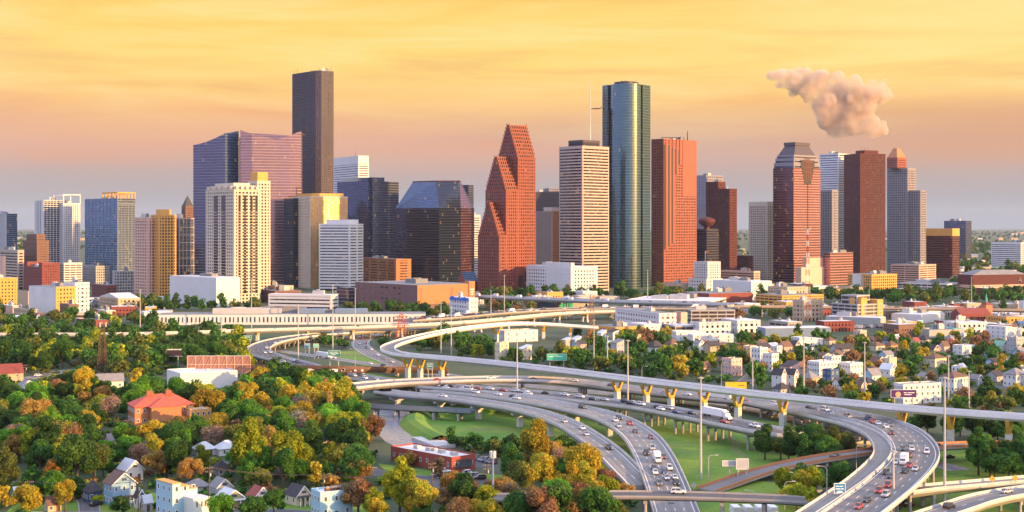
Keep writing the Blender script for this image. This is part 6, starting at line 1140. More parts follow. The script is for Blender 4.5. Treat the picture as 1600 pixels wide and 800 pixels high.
def filler_houses():
    rg = random.Random(21); wc = {'white': 'h_white', 'cream': 'h_cream', 'grey': 'h_grey', 'tan': 'h_tan', 'pink': 'h_pink', 'pale blue': 'h_skyblue'}; rc = {'dark': 'shingle_dark', 'brown': 'shingle_brown', 'grey': 'shingle_grey', 'reddish': 'shingle_red', 'pale metal': 'metal_roof'}
    for (x0, x1, y0, y1, n, w0) in ((1165, 1600, 532, 610, 46, 20), (1380, 1600, 512, 532, 10, 16), (930, 1160, 528, 556, 9, 16), (0, 240, 492, 508, 6, 16)):
        k = 0; t = 0
        while k < n and t < 4000:
            t += 1; px, py = rg.uniform(x0, x1), rg.uniform(y0, y1); s = (py-HY)/H; w = w0*rg.uniform(.8, 1.3)*s/2.2; p = G(px+w/2, py-3)
            if py > 540+(px-1165)*.22+60: continue
            if any((ox-p.x)**2+((oy-p.y)*.6)**2 < (orr+w/s*.6)**2 for ox, oy, orr in OCC): continue
            if any(min((q.x-p.x)**2+(q.y-p.y)**2 for q in path[::2]) < (wd/2+7)**2 for path, N, wd in ROADS.values()): continue
            a, b = rg.choice(list(wc)), rg.choice(list(rc)); kind = rg.choice(['gx', 'gy', 'hip', 'gx', 'flat']); h = rg.uniform(4.6, 8)*s
            lab = f'{a} flat-roofed house' if kind == 'flat' else f'{a} {"hipped" if kind == "hip" else "gabled"} house with a {b} roof'
            r, *_ = house(px, px+w, py-h, py, wc[a], 'roof_white' if kind == 'flat' else rc[b], '', kind, rg.choice([30, 38, 45]), rg.uniform(.7, 1.1), .58 if kind != 'flat' else 1, rg.choice([1, 2, 2, 3])); r['group'] = 'small houses beyond the flyover'; VIEW.pop()
            AUTO.append((r, ['', '', lab, ''], px+w/2, py, 'tree')); k += 1
filler_houses()
# ---------------- vehicles ----------------
def paint(name, c): 
    m, g, b = bsdf_mat(name); MATS[name] = m; b.inputs['Base Color'].default_value = (*c, 1); b.inputs['Roughness'].default_value = .32; b.inputs['Metallic'].default_value = .1; b.inputs['Coat Weight'].default_value = .5; b.inputs['Coat Roughness'].default_value = .08
PAINT = {'white': (.72, .72, .70), 'black': (.018, .018, .02), 'silver': (.42, .43, .44), 'grey': (.14, .145, .15), 'red': (.38, .03, .02), 'dark blue': (.03, .06, .16), 'maroon': (.14, .02, .025), 'tan': (.40, .32, .22), 'blue': (.04, .14, .38)}
for k, c in PAINT.items(): paint('paint_'+k, c)
mat('tyre_rubber', (.02, .02, .02), var=.1); mat('car_glass', (.02, .024, .03), rough=.06, spec=1.0, var=.1); mat('lamp_red', (.45, .02, .015), rough=.3); mat('lamp_clear', (.8, .8, .75), rough=.2); mat('trailer_white', (.74, .74, .73), var=.06, scale=.3)
def loft(secs, cap=True):
    """secs: list of (x, [(y,z)...]) stations along the car"""
    mb = MB(); n = len(secs[0][1])
    R_ = [[(x, y, z) for y, z in s] for x, s in secs]
    for a, b in zip(R_, R_[1:]):
        for k in range(n): k2 = (k+1) % n; mb.face([a[k], a[k2], b[k2], b[k]])
    if cap: mb.face(R_[0][::-1]); mb.face(R_[-1])
    return mb
def body_sec(w, z0, z1): h = w/2; return [(-h*.9, z0), (h*.9, z0), (h, z0+.2), (h, z1-.18), (h*.86, z1), (-h*.86, z1), (-h, z1-.18), (-h, z0+.2)]
def cab_sec(w, w2, z0, z1): return [(-w/2, z0), (w/2, z0), (w2/2, z1-.08), (w2/2*.88, z1), (-w2/2*.88, z1), (-w2/2, z1-.08)]
def car_meshes(kind):
    """list of (part name, MB, material or None for paint); x is forward"""
    if kind == 'sedan': L, Wd, hood, belt, top = 4.7, 1.82, .82, .95, 1.45; st = [(-2.35, .75, .32), (-2.2, .9, .26), (-1.4, .98, .22), (0, .95, .2), (1.2, .9, .22), (2.1, .76, .26), (2.35, .62, .32)]; cab = [(-1.75, .9, .93), (-1.0, .9, 1.40), (.2, .92, 1.45), (1.15, .9, .92)]
    elif kind == 'suv': st = [(-2.3, .95, .4), (-2.2, 1.05, .34), (-1.4, 1.1, .3), (.4, 1.08, .3), (1.3, 1.04, .3), (2.15, .95, .34), (2.35, .8, .4)]; cab = [(-2.2, 1.0, 1.04), (-1.95, 1.0, 1.68), (.3, 1.0, 1.75), (1.2, 1.0, 1.05)]
    elif kind == 'pickup': st = [(-2.8, .95, .45), (-2.7, 1.02, .4), (-.9, 1.04, .38), (.5, 1.08, .36), (1.6, 1.06, .36), (2.6, .98, .4), (2.8, .85, .45)]; cab = [(-.75, 1.0, 1.03), (-.6, 1.0, 1.75), (.6, 1.0, 1.8), (1.45, 1.0, 1.05)]
    else: st = [(-2.7, 1.1, .45), (-2.6, 1.2, .38), (-1, 1.25, .36), (1, 1.25, .36), (2.2, 1.1, .38), (2.6, .9, .45)]; cab = [(-2.62, 1.0, 1.18), (-2.55, 1.0, 2.1), (1.2, 1.0, 2.15), (2.0, 1.0, 1.15)]
    Wd = 1.95 if kind != 'sedan' else 1.82
    body = loft([(x, body_sec(Wd*(.93 if abs(x) > 2.1 else 1), z0, zt)) for x, zt, z0 in st])
    zb = cab[0][2]-.05; xs = [c[0] for c in cab]; n = len(cab)
    secs = [(xs[0], cab_sec(Wd*.86, Wd*.80, zb, cab[0][2])), (xs[1], cab_sec(Wd*.9, Wd*.74, zb, cab[1][2])), (xs[2], cab_sec(Wd*.9, Wd*.74, zb, cab[2][2])), (xs[3], cab_sec(Wd*.86, Wd*.80, zb, cab[3][2]))]
    gl = loft(secs); rf = MB(); z = max(cab[1][2], cab[2][2]); rf.prism([(xs[1]+.02, -Wd*.33), (xs[2]-.02, -Wd*.33), (xs[2]-.02, Wd*.33), (xs[1]+.02, Wd*.33)], min(cab[1][2], cab[2][2])+.002, z+.045)
    for s in (-1, 1):
        for a, b in ((0, 1), (2, 3)): rf.bar((xs[a], s*Wd*.41, cab[a][2]), (xs[b], s*Wd*.36, cab[b][2]-.02), .1)
        rf.bar(((xs[1]+xs[2])/2, s*Wd*.452, zb), ((xs[1]+xs[2])/2, s*Wd*.366, z-.05), .1)
    out = [('body', body, None), ('cabin_glass', gl, 'car_glass'), ('roof_panel', rf, None)]
    for sx in (st[0][0]*.60, st[-1][0]*.62):
        for s in (-1, 1): mb = MB(); mb.tube([(sx, s*Wd*.40, .33), (sx, s*Wd*.505, .33)], .34, 12); out.append(('wheel', mb, 'tyre_rubber'))
    for s in (-1, 1):
        mb = MB(); mb.box((st[0][0]-.0, s*Wd*.36, st[0][1]-.12), (.12, .3, .2)); out.append(('tail_light', mb, 'lamp_red')); mb = MB(); mb.box((st[-1][0]-.02, s*Wd*.34, st[-1][1]-.13), (.12, .34, .18)); out.append(('headlight', mb, 'lamp_clear'))
    return out
def truck_meshes():
    out = []; mb = MB(); mb.box((-3.2, 0, 2.65), (14.0, 2.55, 2.85)); out.append(('trailer', mb, 'trailer_white')); mb = MB(); mb.box((-3.0, 0, 1.05), (13.4, .9, .3)); out.append(('chassis', mb, 'tyre_rubber'))
    out.append(('cab', loft([(4.2, body_sec(2.4, .6, 3.7)), (5.0, body_sec(2.4, .6, 3.7)), (6.1, body_sec(2.4, .6, 2.6)), (6.2, body_sec(2.3, .6, 1.85)), (7.7, body_sec(2.1, .6, 1.55))]), None)); mb = MB(); mb.bar((5.55, 0, 3.25), (6.16, 0, 2.2), 2.0, .12); out.append(('windscreen', mb, 'car_glass'))
    for x in (-9, -7.8, 3.2, 4.3, 7.0):
        for s in (-1, 1): mb = MB(); mb.tube([(x, s*.95, .5), (x, s*1.26, .5)], .5, 12); out.append(('wheel', mb, 'tyre_rubber'))
    return out
def box_truck_meshes():
    out = []; mb = MB(); mb.box((-1.2, 0, 2.1), (5.2, 2.3, 2.5)); out.append(('cargo_box', mb, 'trailer_white')); out.append(('cab', loft([(1.5, body_sec(2.1, .5, 2.3)), (2.4, body_sec(2.1, .5, 2.3)), (3.0, body_sec(2.1, .5, 1.5)), (3.7, body_sec(2.0, .5, 1.3))]), None)); mb = MB(); mb.bar((2.55, 0, 2.1), (3.02, 0, 1.55), 1.8, .1); out.append(('windscreen', mb, 'car_glass'))
    for x in (-2.6, 2.6):
        for s in (-1, 1): mb = MB(); mb.tube([(x, s*.8, .42), (x, s*1.06, .42)], .42, 12); out.append(('wheel', mb, 'tyre_rubber'))
    return out
CARM, CARF = {}, {}
def car_proto(kind):
    if kind in CARM: return
    lst = truck_meshes() if kind == 'lorry' else box_truck_meshes() if kind == 'box truck' else car_meshes(kind); CARM[kind] = []; allb = MB(); mats = []
    for nm, mb, mn in lst:
        me = bpy.data.meshes.new(nm); me.from_pydata(mb.v, [], mb.f); me.materials.append(MATS[mn] if mn else MATS['paint_white'])
        if nm == 'body': me.polygons.foreach_set('use_smooth', [False]*len(mb.f))
        me.update(); CARM[kind].append((nm, me, mn)); key = mn or ''
        if key not in mats: mats.append(key)
        b0 = len(allb.v); allb.v += mb.v; allb.f += [tuple(i+b0 for i in f) for f in mb.f]; allb.m += [mats.index(key)]*len(mb.f); allb.uv += mb.uv
    me = bpy.data.meshes.new(kind.replace(' ', '_')); me.from_pydata(allb.v, [], allb.f)
    for k in mats: me.materials.append(MATS[k] if k else MATS['paint_white'])
    me.polygons.foreach_set('material_index', allb.m); me.update(); CARF[kind] = (me, mats)
NAMES = {'sedan': 'car', 'suv': 'suv', 'pickup': 'pickup', 'van': 'van', 'lorry': 'lorry', 'box truck': 'box_truck'}
def car(px, py, colour, kind, where, z=0.0, heading=None, road=None, group=None, flip=False, detail=None):
    car_proto(kind)
    if road:
        path, N, w = ROADS[road]; i = min(range(len(path)), key=lambda i: (PX(path[i])[0]-px)**2+(2.2*(PX(path[i])[1]-py))**2); z = path[i].z+.02; p = G(px, py, z); n = N[i]
        j = min(range(len(path)), key=lambda j: (path[j].x-p.x)**2+(path[j].y-p.y)**2); n = N[j]; z = path[j].z+.025; off = (p-path[j]).dot(n); off = max(-w/2+1.9, min(w/2-1.9, off)); p = Vector((path[j].x+n.x*off, path[j].y+n.y*off, z)); heading = math.atan2(n.x, -n.y)+(math.pi if flip else 0)
    else: p = G(px, py, z); p.z = z+.03
    small = py < 590 if detail is None else not detail
    if small:
        me, mats = CARF[kind]; o = bpy.data.objects.new(NAMES[kind], me); COL.objects.link(o); o.location = p; o.rotation_euler = (0, 0, heading)
        k = mats.index('') if '' in mats else None
        if k is not None: o.material_slots[k].link = 'OBJECT'; o.material_slots[k].material = MATS['paint_'+colour]
        r = o
    else:
        r = empty(NAMES[kind], p, rz=heading)
        for nm, me, mn in CARM[kind]:
            o = bpy.data.objects.new(nm, me); COL.objects.link(o); o.parent = r
            if mn is None: o.material_slots[0].link = 'OBJECT'; o.material_slots[0].material = MATS['paint_'+colour]
    tag(r, None, {'suv': 'SUV', 'lorry': 'lorry', 'box truck': 'truck'}.get(kind, kind if kind in ('van', 'pickup') else 'car'), group or 'vehicles on the freeways')
    kn = {'lorry': 'articulated lorry', 'suv': 'SUV', 'pickup': 'pickup truck'}.get(kind, kind)
    AUTO.append((r, f'{colour} {kn} {where}', px, py, 'y'))
    return r
def cars():
    def many(txt, road, where, flip=False):
        for t in txt.split(';'):
            a = t.split(',')
            c = {'w': 'white', 'k': 'black', 's': 'silver', 'g': 'grey', 'r': 'red', 'd': 'dark blue', 'm': 'maroon', 't': 'tan', 'b': 'blue'}[a[2][0]]; kd = {'c': 'sedan', 'u': 'suv', 'p': 'pickup', 'v': 'van', 'T': 'lorry', 'B': 'box truck'}[a[2][1]]; car(float(a[0]), float(a[1]), c, kd, where, road=road, flip=flip ^ (len(a[2]) > 2))
    many('960,658,wu;968,656,ku;983,663,ru;965,666,sc;992,675,kc;1018,686,mc;1019,702,su;1011,712,kp;1026,718,wB;1038,719,mc;1021,732,kc;1025,742,wc;1039,744,dc;1045,732,wu;1055,749,wc;1042,753,sc;1058,759,ku;1031,763,gp;905,637,ku;811,624,wc;797,620,kc;775,617,wc;742,614,wu', 'right_ramp', 'on the right pale ramp')
    many('882,660,sc;909,670,wc;916,680,sc;952,703,kp;690,620,wc', 'left_ramp', 'on the left pale ramp')
    many('1063,770,wu', 'cross', 'on the bottom overpass'); many('1048,792,kp', 'below', 'on the road below the bottom overpass')
    many('859,616,kc;882,618,wc;895,618,kc;904,621,wu;927,625,kc;946,626,sc;971,628,ku;991,632,kc;984,630,wc;1007,634,wu;1031,638,kc;1035,641,wc;1050,640,sc;1061,646,dc;1077,646,kc;1119,653,wT;1129,660,rc;1173,666,wp;791,612,rc;805,612,wu;815,613,wu;822,613,kc;831,617,wc;677,603,sc;709,604,kc;690,608,wc;719,613,wv;745,608,rc;759,608,wc;645,600,ru;655,602,kc;728,609,wc;700,603,sc', 'main', 'on the main freeway')
    many('439,537,wc;429,539,kc;417,545,wu;415,552,wc;427,552,wu;437,553,kc;444,566,wc;456,564,wc;461,566,gu;556,588,wc;570,592,wu;589,594,sc;530,583,wp;538,585,rB;480,524,wc;465,530,kc;440,534,tc;500,579,kc', 'main', 'on the left freeway bend', )
    many('476,562,wT;579,569,wc;598,573,ku;520,560,wc;640,579,sc', 'frontage', 'on the straight road inside the left bend')
    many('562,538,wu;577,537,rc;582,547,wu;591,556,wc;568,530,rc;580,524,mc;590,520,wc;572,544,kc;600,561,gc;612,566,wc;735,592,kc;700,587,sc', 'under', 'on the lower winding road')
    many('1170,630,rc;1210,633,wu;1264,638,kc;1268,643,ku;1289,642,wv;1299,648,bc;1325,653,su;1354,652,kc;1360,657,bc;1361,661,ru;1374,665,wc;1383,668,wc;1391,666,gu;1391,678,mu;1423,697,gc;1410,702,kc;1425,705,wc;1421,713,rp;1448,707,wu;1400,724,wc;1413,724,wB;1422,728,rp;1431,734,sc;1413,739,kp;1384,741,ku;1390,747,kc;1389,760,rp;1376,768,ru;1386,774,su;1351,786,kc;1343,793,rc;1130,625,wT;1080,618,wc;1040,615,sc;1100,620,kc;950,603,gc;900,596,wc;840,594,kc;770,592,wc;690,595,rc', 'right', 'on the big curved freeway')
    many('1308,715,kc;1482,701,ku', 'low_right', 'on the orange-lit low street'); many('1580,769,sc', 'corner_b', 'on the lower right corner bridge'); many('1482,794,ku,', 'corner_b', 'on the lower right corner bridge')
    many('1250,660,wp;1205,649,sc;1270,665,kc', 'behind', 'on the road behind the columns')
    many('870,488,wc;900,486,wu;780,497,sc;640,508,wc;560,512,kc;430,515,wc', 'mid_left', 'on the slim elevated road')
    rng = random.Random(11); L = 'wkswgrwkt'
    for key, n, wh in (('mid_busy', 58, 'in the far traffic on the broad freeway'), ('far', 34, 'on the far elevated freeway'), ('far_right', 8, 'on the brown elevated freeway')):
        path, N, w = ROADS[key]
        for i in range(n):
            j = rng.randrange(2, len(path)-2); o = (rng.randrange(6)-2.5)/6*(w-3); p = path[j]+N[j]*o; px, py = PX(p); c = rng.choice(L); many(f'{px:.1f},{py:.2f},{c}{rng.choice("ccuuvB" if key != "far" else "ccuuB")}', key, wh, flip=rng.random() < .5)
    # parked
    PK = 'parked cars'
    for px, py, c, k in ((694, 739, 'white', 'pickup'), (684, 744, 'white', 'sedan'), (694, 748, 'black', 'sedan'), (711, 754, 'black', 'sedan'), (727, 742, 'white', 'suv'), (733, 744, 'white', 'sedan'), (738, 746, 'silver', 'suv'), (743, 747, 'black', 'sedan'), (749, 749, 'black', 'suv')): car(px, py, c, k, 'in the lot before the red brick block', heading=R(200), group=PK)
    for i, c in enumerate(('black', 'grey', 'dark blue', 'black', 'maroon')): car(745+i*6.5, 718+i*1.7, c, 'sedan' if i % 2 else 'suv', 'in the small lot beside the red brick block', heading=R(250), group=PK)
    for i in range(54):
        row = i % 3; px, py = rng.uniform(1083, 1178), 506+row*2.4+rng.uniform(-.3, .3); car(px, py, rng.choice(['white', 'black', 'silver', 'grey', 'dark blue', 'red', 'white']), rng.choice(['sedan', 'suv', 'pickup']), 'in the lot below the grey parking deck', heading=R(90), group=PK)
    for i in range(40): px, py = 1303+(i//2)*3.9, 510.3+(i % 2)*2.2; car(px, py, rng.choice(['white', 'black', 'silver', 'grey', 'white']), rng.choice(['sedan', 'suv']), 'in the lot right of the pale blue warehouse', heading=R(90), group=PK)
    for px, py, c, k, wh, hd in ((1483, 716, 'black', 'sedan', 'under the trees right of the curve', 20), (1418, 791, 'maroon', 'sedan', 'under the curved freeway', 10), (60, 588, 'white', 'suv', 'on the yard left of the pylon', 15), (82, 582, 'grey', 'sedan', 'on the yard left of the pylon', 15), (88, 584, 'black', 'sedan', 'on the yard left of the pylon', 15), (150, 790, 'black', 'suv', 'beside the blue two-storey house', 60), (332, 795, 'grey', 'suv', 'beside the white-roofed cottage', 60), (388, 797, 'black', 'suv', 'beside the red-roofed cottage', 40), (395, 799, 'dark blue', 'sedan', 'beside the red-roofed cottage', 40)): car(px, py, c, k, wh, heading=R(hd), group=PK)
    for i in range(4): car(1148+i*19, 806, 'white', 'box truck', 'parked in a row below the bottom overpass', heading=R(95), group='parked trucks')
cars()
# ---------------- trees ----------------
LEAF = {'dark green': (.038, .092, .018), 'green': (.05, .14, .025), 'bright green': (.085, .23, .022), 'olive green': (.115, .145, .028), 'yellow-green': (.23, .28, .018), 'golden': (.41, .30, .025), 'orange': (.37, .215, .05), 'rust-brown': (.29, .155, .07), 'bare pinkish': (.36, .22, .15)}
def leaf_mat(name, c):
    m, g, b = bsdf_mat('leaves_'+name.replace(' ', '_').replace('-', '_')); MATS['leaf_'+name] = m
    tc = g.new('ShaderNodeTexCoord'); oi = g.new('ShaderNodeObjectInfo'); geo = g.new('ShaderNodeNewGeometry')
    n = g.noise(g.vmath('ADD', tc.outputs['Object'], g.scale(oi.outputs['Location'], .37)), .45, 3.0, .6); n2 = g.noise(tc.outputs['Object'], 2.6, 2.0)
    f = g.math('MULTIPLY', g.math('MULTIPLY_ADD', g.math('SUBTRACT', n, .5), 1.5, 1.0), g.math('MULTIPLY_ADD', g.math('SUBTRACT', n2, .5), .7, 1.0))
    f = g.math('MULTIPLY', f, g.math('MULTIPLY_ADD', oi.outputs['Random'], .45, .78))
    f = g.math('MULTIPLY', f, g.math('MULTIPLY_ADD', geo.outputs['Random Per Island'], .7, .65))
    alt = (c[0]*.55, c[1]*.85, c[2]*.9, 1) if c[0] > c[1]*.9 else (c[0]*1.6, c[1]*1.3, c[2], 1)
    cc = g.mix(g.sstep(n, .45, .68), (*c, 1), alt)
    col = g.scale(cc, f); g.put(b.inputs['Base Color'], col); b.inputs['Roughness'].default_value = .8; b.inputs['Specular IOR Level'].default_value = .15
    tr = g.new('ShaderNodeBsdfTranslucent'); g.put(tr.inputs[0], g.scale(col, 1.3)); mx = g.new('ShaderNodeMixShader'); mx.inputs[0].default_value = .35
    out = [n_ for n_ in g.n if n_.type == 'OUTPUT_MATERIAL'][0]; g.l.new(b.outputs[0], mx.inputs[1]); g.l.new(tr.outputs[0], mx.inputs[2]); g.l.new(mx.outputs[0], out.inputs[0])
for k, c in LEAF.items(): leaf_mat(k, c)
mat('bark', (.09, .065, .045), var=.3, scale=1.0)
def crown_arrays(seed, kind, nleaf, size):
    """leaf quads for a crown of unit radius, base of crown at z about .55, top about 2"""
    rg = np.random.default_rng(seed); nl = {'round': 15, 'spreading': 20, 'tall': 15, 'sparse': 16}[kind]; C = []; Rr = []
    for i in range(nl):
        th, u = rg.uniform(0, 6.283), rg.uniform(-.75, 1); rr = math.sqrt(max(0, 1-u*u))*rg.uniform(.35, .8)
        if kind == 'spreading': C.append((rr*1.05*math.cos(th), rr*1.05*math.sin(th), 1.15+.45*u)); Rr.append(rg.uniform(.22, .40))
        elif kind == 'tall': C.append((rr*.68*math.cos(th), rr*.68*math.sin(th), 1.45+.85*u)); Rr.append(rg.uniform(.24, .42))
        else: C.append((rr*.95*math.cos(th), rr*.95*math.sin(th), 1.15+.62*u)); Rr.append(rg.uniform(.22, .46))
    C, Rr = np.array(C), np.array(Rr); w = Rr**2; idx = rg.choice(nl, nleaf, p=w/w.sum())
    d = rg.normal(size=(nleaf, 3)); d /= np.linalg.norm(d, axis=1)[:, None]; rad = Rr[idx]*(rg.uniform(.35, 1.08, nleaf)**.6)
    if kind == 'sparse': rad = Rr[idx]*rg.uniform(.1, 1.25, nleaf)
    P = C[idx]+d*rad[:, None]; P[:, 2] = np.maximum(P[:, 2], .38)
    nrm = d+rg.normal(scale=.7, size=(nleaf, 3)); nrm /= np.linalg.norm(nrm, axis=1)[:, None]
    t = np.cross(nrm, rg.normal(size=(nleaf, 3))); t /= np.linalg.norm(t, axis=1)[:, None]; b = np.cross(nrm, t); s = (size*rg.uniform(.6, 1.4, nleaf))[:, None]
    V = np.stack([P-t*s-b*s*.7, P+t*s-b*s*.55, P+t*s*.8+b*s*.75, P-t*s*.75+b*s*.6], 1).reshape(-1, 3)
    return V
def quad_mesh(name, V, mats, mi=None):
    n = len(V)//4; me = bpy.data.meshes.new(name); me.vertices.add(len(V)); me.vertices.foreach_set('co', V.astype(np.float32).ravel()); me.loops.add(len(V)); me.loops.foreach_set('vertex_index', np.arange(len(V), dtype=np.int32)); me.polygons.add(n)
    me.polygons.foreach_set('loop_start', np.arange(0, 4*n, 4, dtype=np.int32)); me.polygons.foreach_set('loop_total', np.full(n, 4, dtype=np.int32))
    for m in mats: me.materials.append(m)
    if mi is not None: me.polygons.foreach_set('material_index', mi.astype(np.int32))
    me.update(calc_edges=True); return me
def trunk_mesh(seed):
    rg = random.Random(seed); mb = MB(); mb.tube([(0, 0, -.02), (.01, .01, .35), (.03, -.02, .75), (.02, 0, 1.25)], [.075, .055, .045, .015], 7)
    for k in range(5): a = k*1.257+rg.uniform(-.3, .3); z = rg.uniform(.4, .8); r = rg.uniform(.45, .75); mb.tube([(0.01, 0, z), (r*.5*math.cos(a), r*.5*math.sin(a), z+.28), (r*math.cos(a), r*math.sin(a), z+.6)], [.035, .024, .008], 5)
    me = bpy.data.meshes.new('trunk'); me.from_pydata(mb.v, [], mb.f); me.materials.append(MATS['bark']); me.update(); return me
KINDS_ = ['round', 'spreading', 'tall', 'sparse']
CROWN = {k: [quad_mesh('crown', crown_arrays(10*i+j, k, 3600 if k == 'sparse' else 7000, .036 if k == 'sparse' else .043), [MATS['leaf_green']]) for j in range(4)] for i, k in enumerate(KINDS_)}
CROWN_LO = {k: [crown_arrays(100+10*i+j, k, 620, .11) for j in range(3)] for i, k in enumerate(KINDS_)}
TRUNK = [trunk_mesh(i) for i in range(4)]
def inpoly(x, y, P):
    c = False; j = len(P)-1
    for i in range(len(P)):
        if (P[i][1] > y) != (P[j][1] > y) and x < (P[j][0]-P[i][0])*(y-P[i][1])/(P[j][1]-P[i][1])+P[i][0]: c = not c
        j = i
    return c
RD = []
for k, (path, N, w) in ROADS.items():
    for p in path[::2]: RD.append((p.x, p.y, w/2+(1.0 if k in ('street', 'ramp', 'mid_left') else 3.0)))
RDA = np.array(RD); TREES = []
def free(x, y, r, mind=.72):
    if np.any((RDA[:, 0]-x)**2+(RDA[:, 1]-y)**2 < (RDA[:, 2]+r*.55)**2): return False
    for ox, oy, orr in OCC:
        if (ox-x)**2+(oy-y)**2 < (orr+r*.45)**2: return False
    for ox, oy, orr, hh in VIEW:       # keep the view of the houses open
        if oy > y > oy-max(0, (2.1*r-.45*hh))*oy/90*.8 and abs(ox/oy-x/y)*y < orr*.8+r*.3: return False
    return True
def wood(pts, dx, dy, mix, rlo, rhi, where, seed=0, keep=1.0, hs=1.0):
    rg = random.Random(seed); P = [G(px, py).xy for px, py in pts]; xs, ys = [p[0] for p in P], [p[1] for p in P]; y = min(ys); row = 0
    cols = [c for c, n in mix for _ in range(n)]
    while y < max(ys):
        x = min(xs)+(dx/2 if row % 2 else 0)
        while x < max(xs):
            a, b = x+rg.uniform(-.4, .4)*dx, y+rg.uniform(-.4, .4)*dy; r = rg.uniform(rlo, rhi)
            if inpoly(a, b, P) and rg.random() < keep and free(a, b, r):
                c = rg.choice(cols); kd = 'sparse' if c in ('bare pinkish', 'rust-brown') and rg.random() < .75 else rg.choice(['round', 'round', 'spreading', 'tall']); TREES.append((a, b, r, c, kd, hs*rg.uniform(.85, 1.2), where))
            x += dx
        y += dy; row += 1
def lone(px, py, r, c, kind='round', hs=1.0, where=''): p = G(px, py); TREES.append((p.x, p.y, r, c, kind, hs, where))
GR = [('dark green', 5), ('green', 5), ('olive green', 2)]; MX = [('dark green', 6), ('green', 8), ('bright green', 6), ('yellow-green', 4), ('golden', 3), ('orange', 2), ('rust-brown', 1), ('bare pinkish', 1), ('olive green', 3)]
GD = [('golden', 4), ('yellow-green', 5), ('orange', 1), ('green', 8), ('dark green', 5), ('rust-brown', 1), ('bright green', 6), ('bare pinkish', 1)]
# hand-placed crowns that stand out in the photograph
for a in ((130, 622, 7, 'golden', 'round', 1.2), (150, 640, 6, 'yellow-green', 'tall', 1.2), (208, 634, 5.5, 'golden', 'round', 1), (325, 655, 8.5, 'golden', 'spreading', 1), (70, 668, 6.5, 'orange', 'sparse', 1), (135, 682, 6, 'golden', 'round', 1), (88, 708, 7, 'orange', 'sparse', 1), (118, 706, 6.5, 'rust-brown', 'sparse', 1), (25, 722, 5.5, 'orange', 'round', 1), (62, 728, 5.5, 'orange', 'round', 1), (120, 758, 8.5, 'dark green', 'round', 1.1), (148, 752, 6.5, 'olive green', 'round', 1.1), (26, 702, 5.5, 'yellow-green', 'round', 1), (205, 712, 4.5, 'golden', 'round', 1), (246, 748, 5.5, 'orange', 'round', 1), (272, 722, 5, 'yellow-green', 'round', 1), (315, 744, 5, 'yellow-green', 'tall', 1), (272, 702, 5.5, 'orange', 'spreading', 1), (348, 694, 5, 'orange', 'spreading', 1), (385, 755, 8, 'yellow-green', 'tall', 1.25), (405, 776, 5, 'olive green', 'round', 1), (80, 785, 5.5, 'bright green', 'round', 1), (102, 800, 4.6, 'golden', 'tall', 1), (8, 775, 6, 'olive green', 'tall', 1.2), (40, 808, 5.2, 'golden', 'round', 1), (420, 690, 6, 'golden', 'round', 1), (462, 690, 6.5, 'bare pinkish', 'sparse', 1.1), (488, 688, 6, 'orange', 'sparse', 1.1), (448, 750, 8.5, 'yellow-green', 'round', 1.1), (538, 660, 7.5, 'golden', 'tall', 1.15), (558, 664, 6, 'orange', 'round', 1), (580, 690, 6, 'rust-brown', 'round', 1), (540, 697, 6, 'golden', 'round', 1), (488, 704, 5, 'dark green', 'spreading', 1), (538, 748, 7, 'olive green', 'spreading', 1), (560, 760, 5, 'orange', 'round', 1), (492, 762, 4, 'golden', 'tall', 1), (515, 770, 4.2, 'orange', 'round', .9), (560, 806, 6.5, 'rust-brown', 'spreading', 1), (625, 806, 7, 'yellow-green', 'tall', 1.15), (655, 812, 6, 'golden', 'round', 1.1), (428, 804, 4.5, 'green', 'round', .9), (188, 802, 3.6, 'dark green', 'round', .9), (640, 728, 3.5, 'orange', 'round', 1), (685, 745, 4.2, 'rust-brown', 'round', 1), (422, 778, 3.5, 'rust-brown', 'sparse', 1), (630, 745, 3.5, 'yellow-green', 'round', .8)): lone(*a)
for a in ((812, 836, 5.5, 'green', 'round', 1.2), (842, 840, 6.5, 'rust-brown', 'round', 1.2), (872, 838, 6.5, 'dark green', 'round', 1.25), (903, 836, 6, 'orange', 'spreading', 1.25), (932, 840, 6.5, 'green', 'round', 1.2), (955, 838, 5, 'olive green', 'round', 1.15), (838, 745, 7.5, 'golden', 'tall', 1.15), (862, 742, 6.5, 'orange', 'round', 1), (822, 720, 4, 'dark green', 'round', 1), (800, 705, 4, 'dark green', 'round', 1), (774, 706, 3.5, 'dark green', 'round', 1), (812, 772, 6, 'olive green', 'round', 1), (850, 770, 6.5, 'golden', 'round', 1.1), (910, 770, 7.5, 'golden', 'round', 1.15), (885, 758, 6, 'green', 'round', 1), (945, 772, 5, 'rust-brown', 'round', .9), (880, 722, 5, 'dark green', 'round', 1.1), (895, 716, 4, 'olive green', 'round', 1), (780, 776, 3.2, 'orange', 'tall', 1), (940, 798, 6, 'yellow-green', 'round', 1), (905, 806, 5.5, 'rust-brown', 'round', 1), (870, 812, 6, 'bright green', 'round', 1.1), (830, 806, 5, 'orange', 'round', 1), (722, 800, 6, 'dark green', 'round', 1.1), (760, 806, 5, 'yellow-green', 'round', 1), (700, 782, 4, 'green', 'tall', 1)): lone(*a)
wood([(1188, 708), (1230, 710), (1290, 712), (1336, 716), (1328, 730), (1260, 731), (1190, 724)], 7, 9, GR, 5, 6.5, 'on the lawn left of the curved freeway', 1)
wood([(1205, 772), (1260, 758), (1310, 756), (1320, 768), (1280, 795), (1250, 800), (1215, 790)], 7, 9, [('green', 3), ('yellow-green', 3), ('golden', 2), ('dark green', 2)], 3.6, 5, 'beside the orange-lit low street', 2)
wood([(1500, 730), (1540, 722), (1640, 725), (1640, 752), (1560, 752), (1505, 745)], 8, 10, GR, 5, 6.5, 'at the right below the flyover', 3)
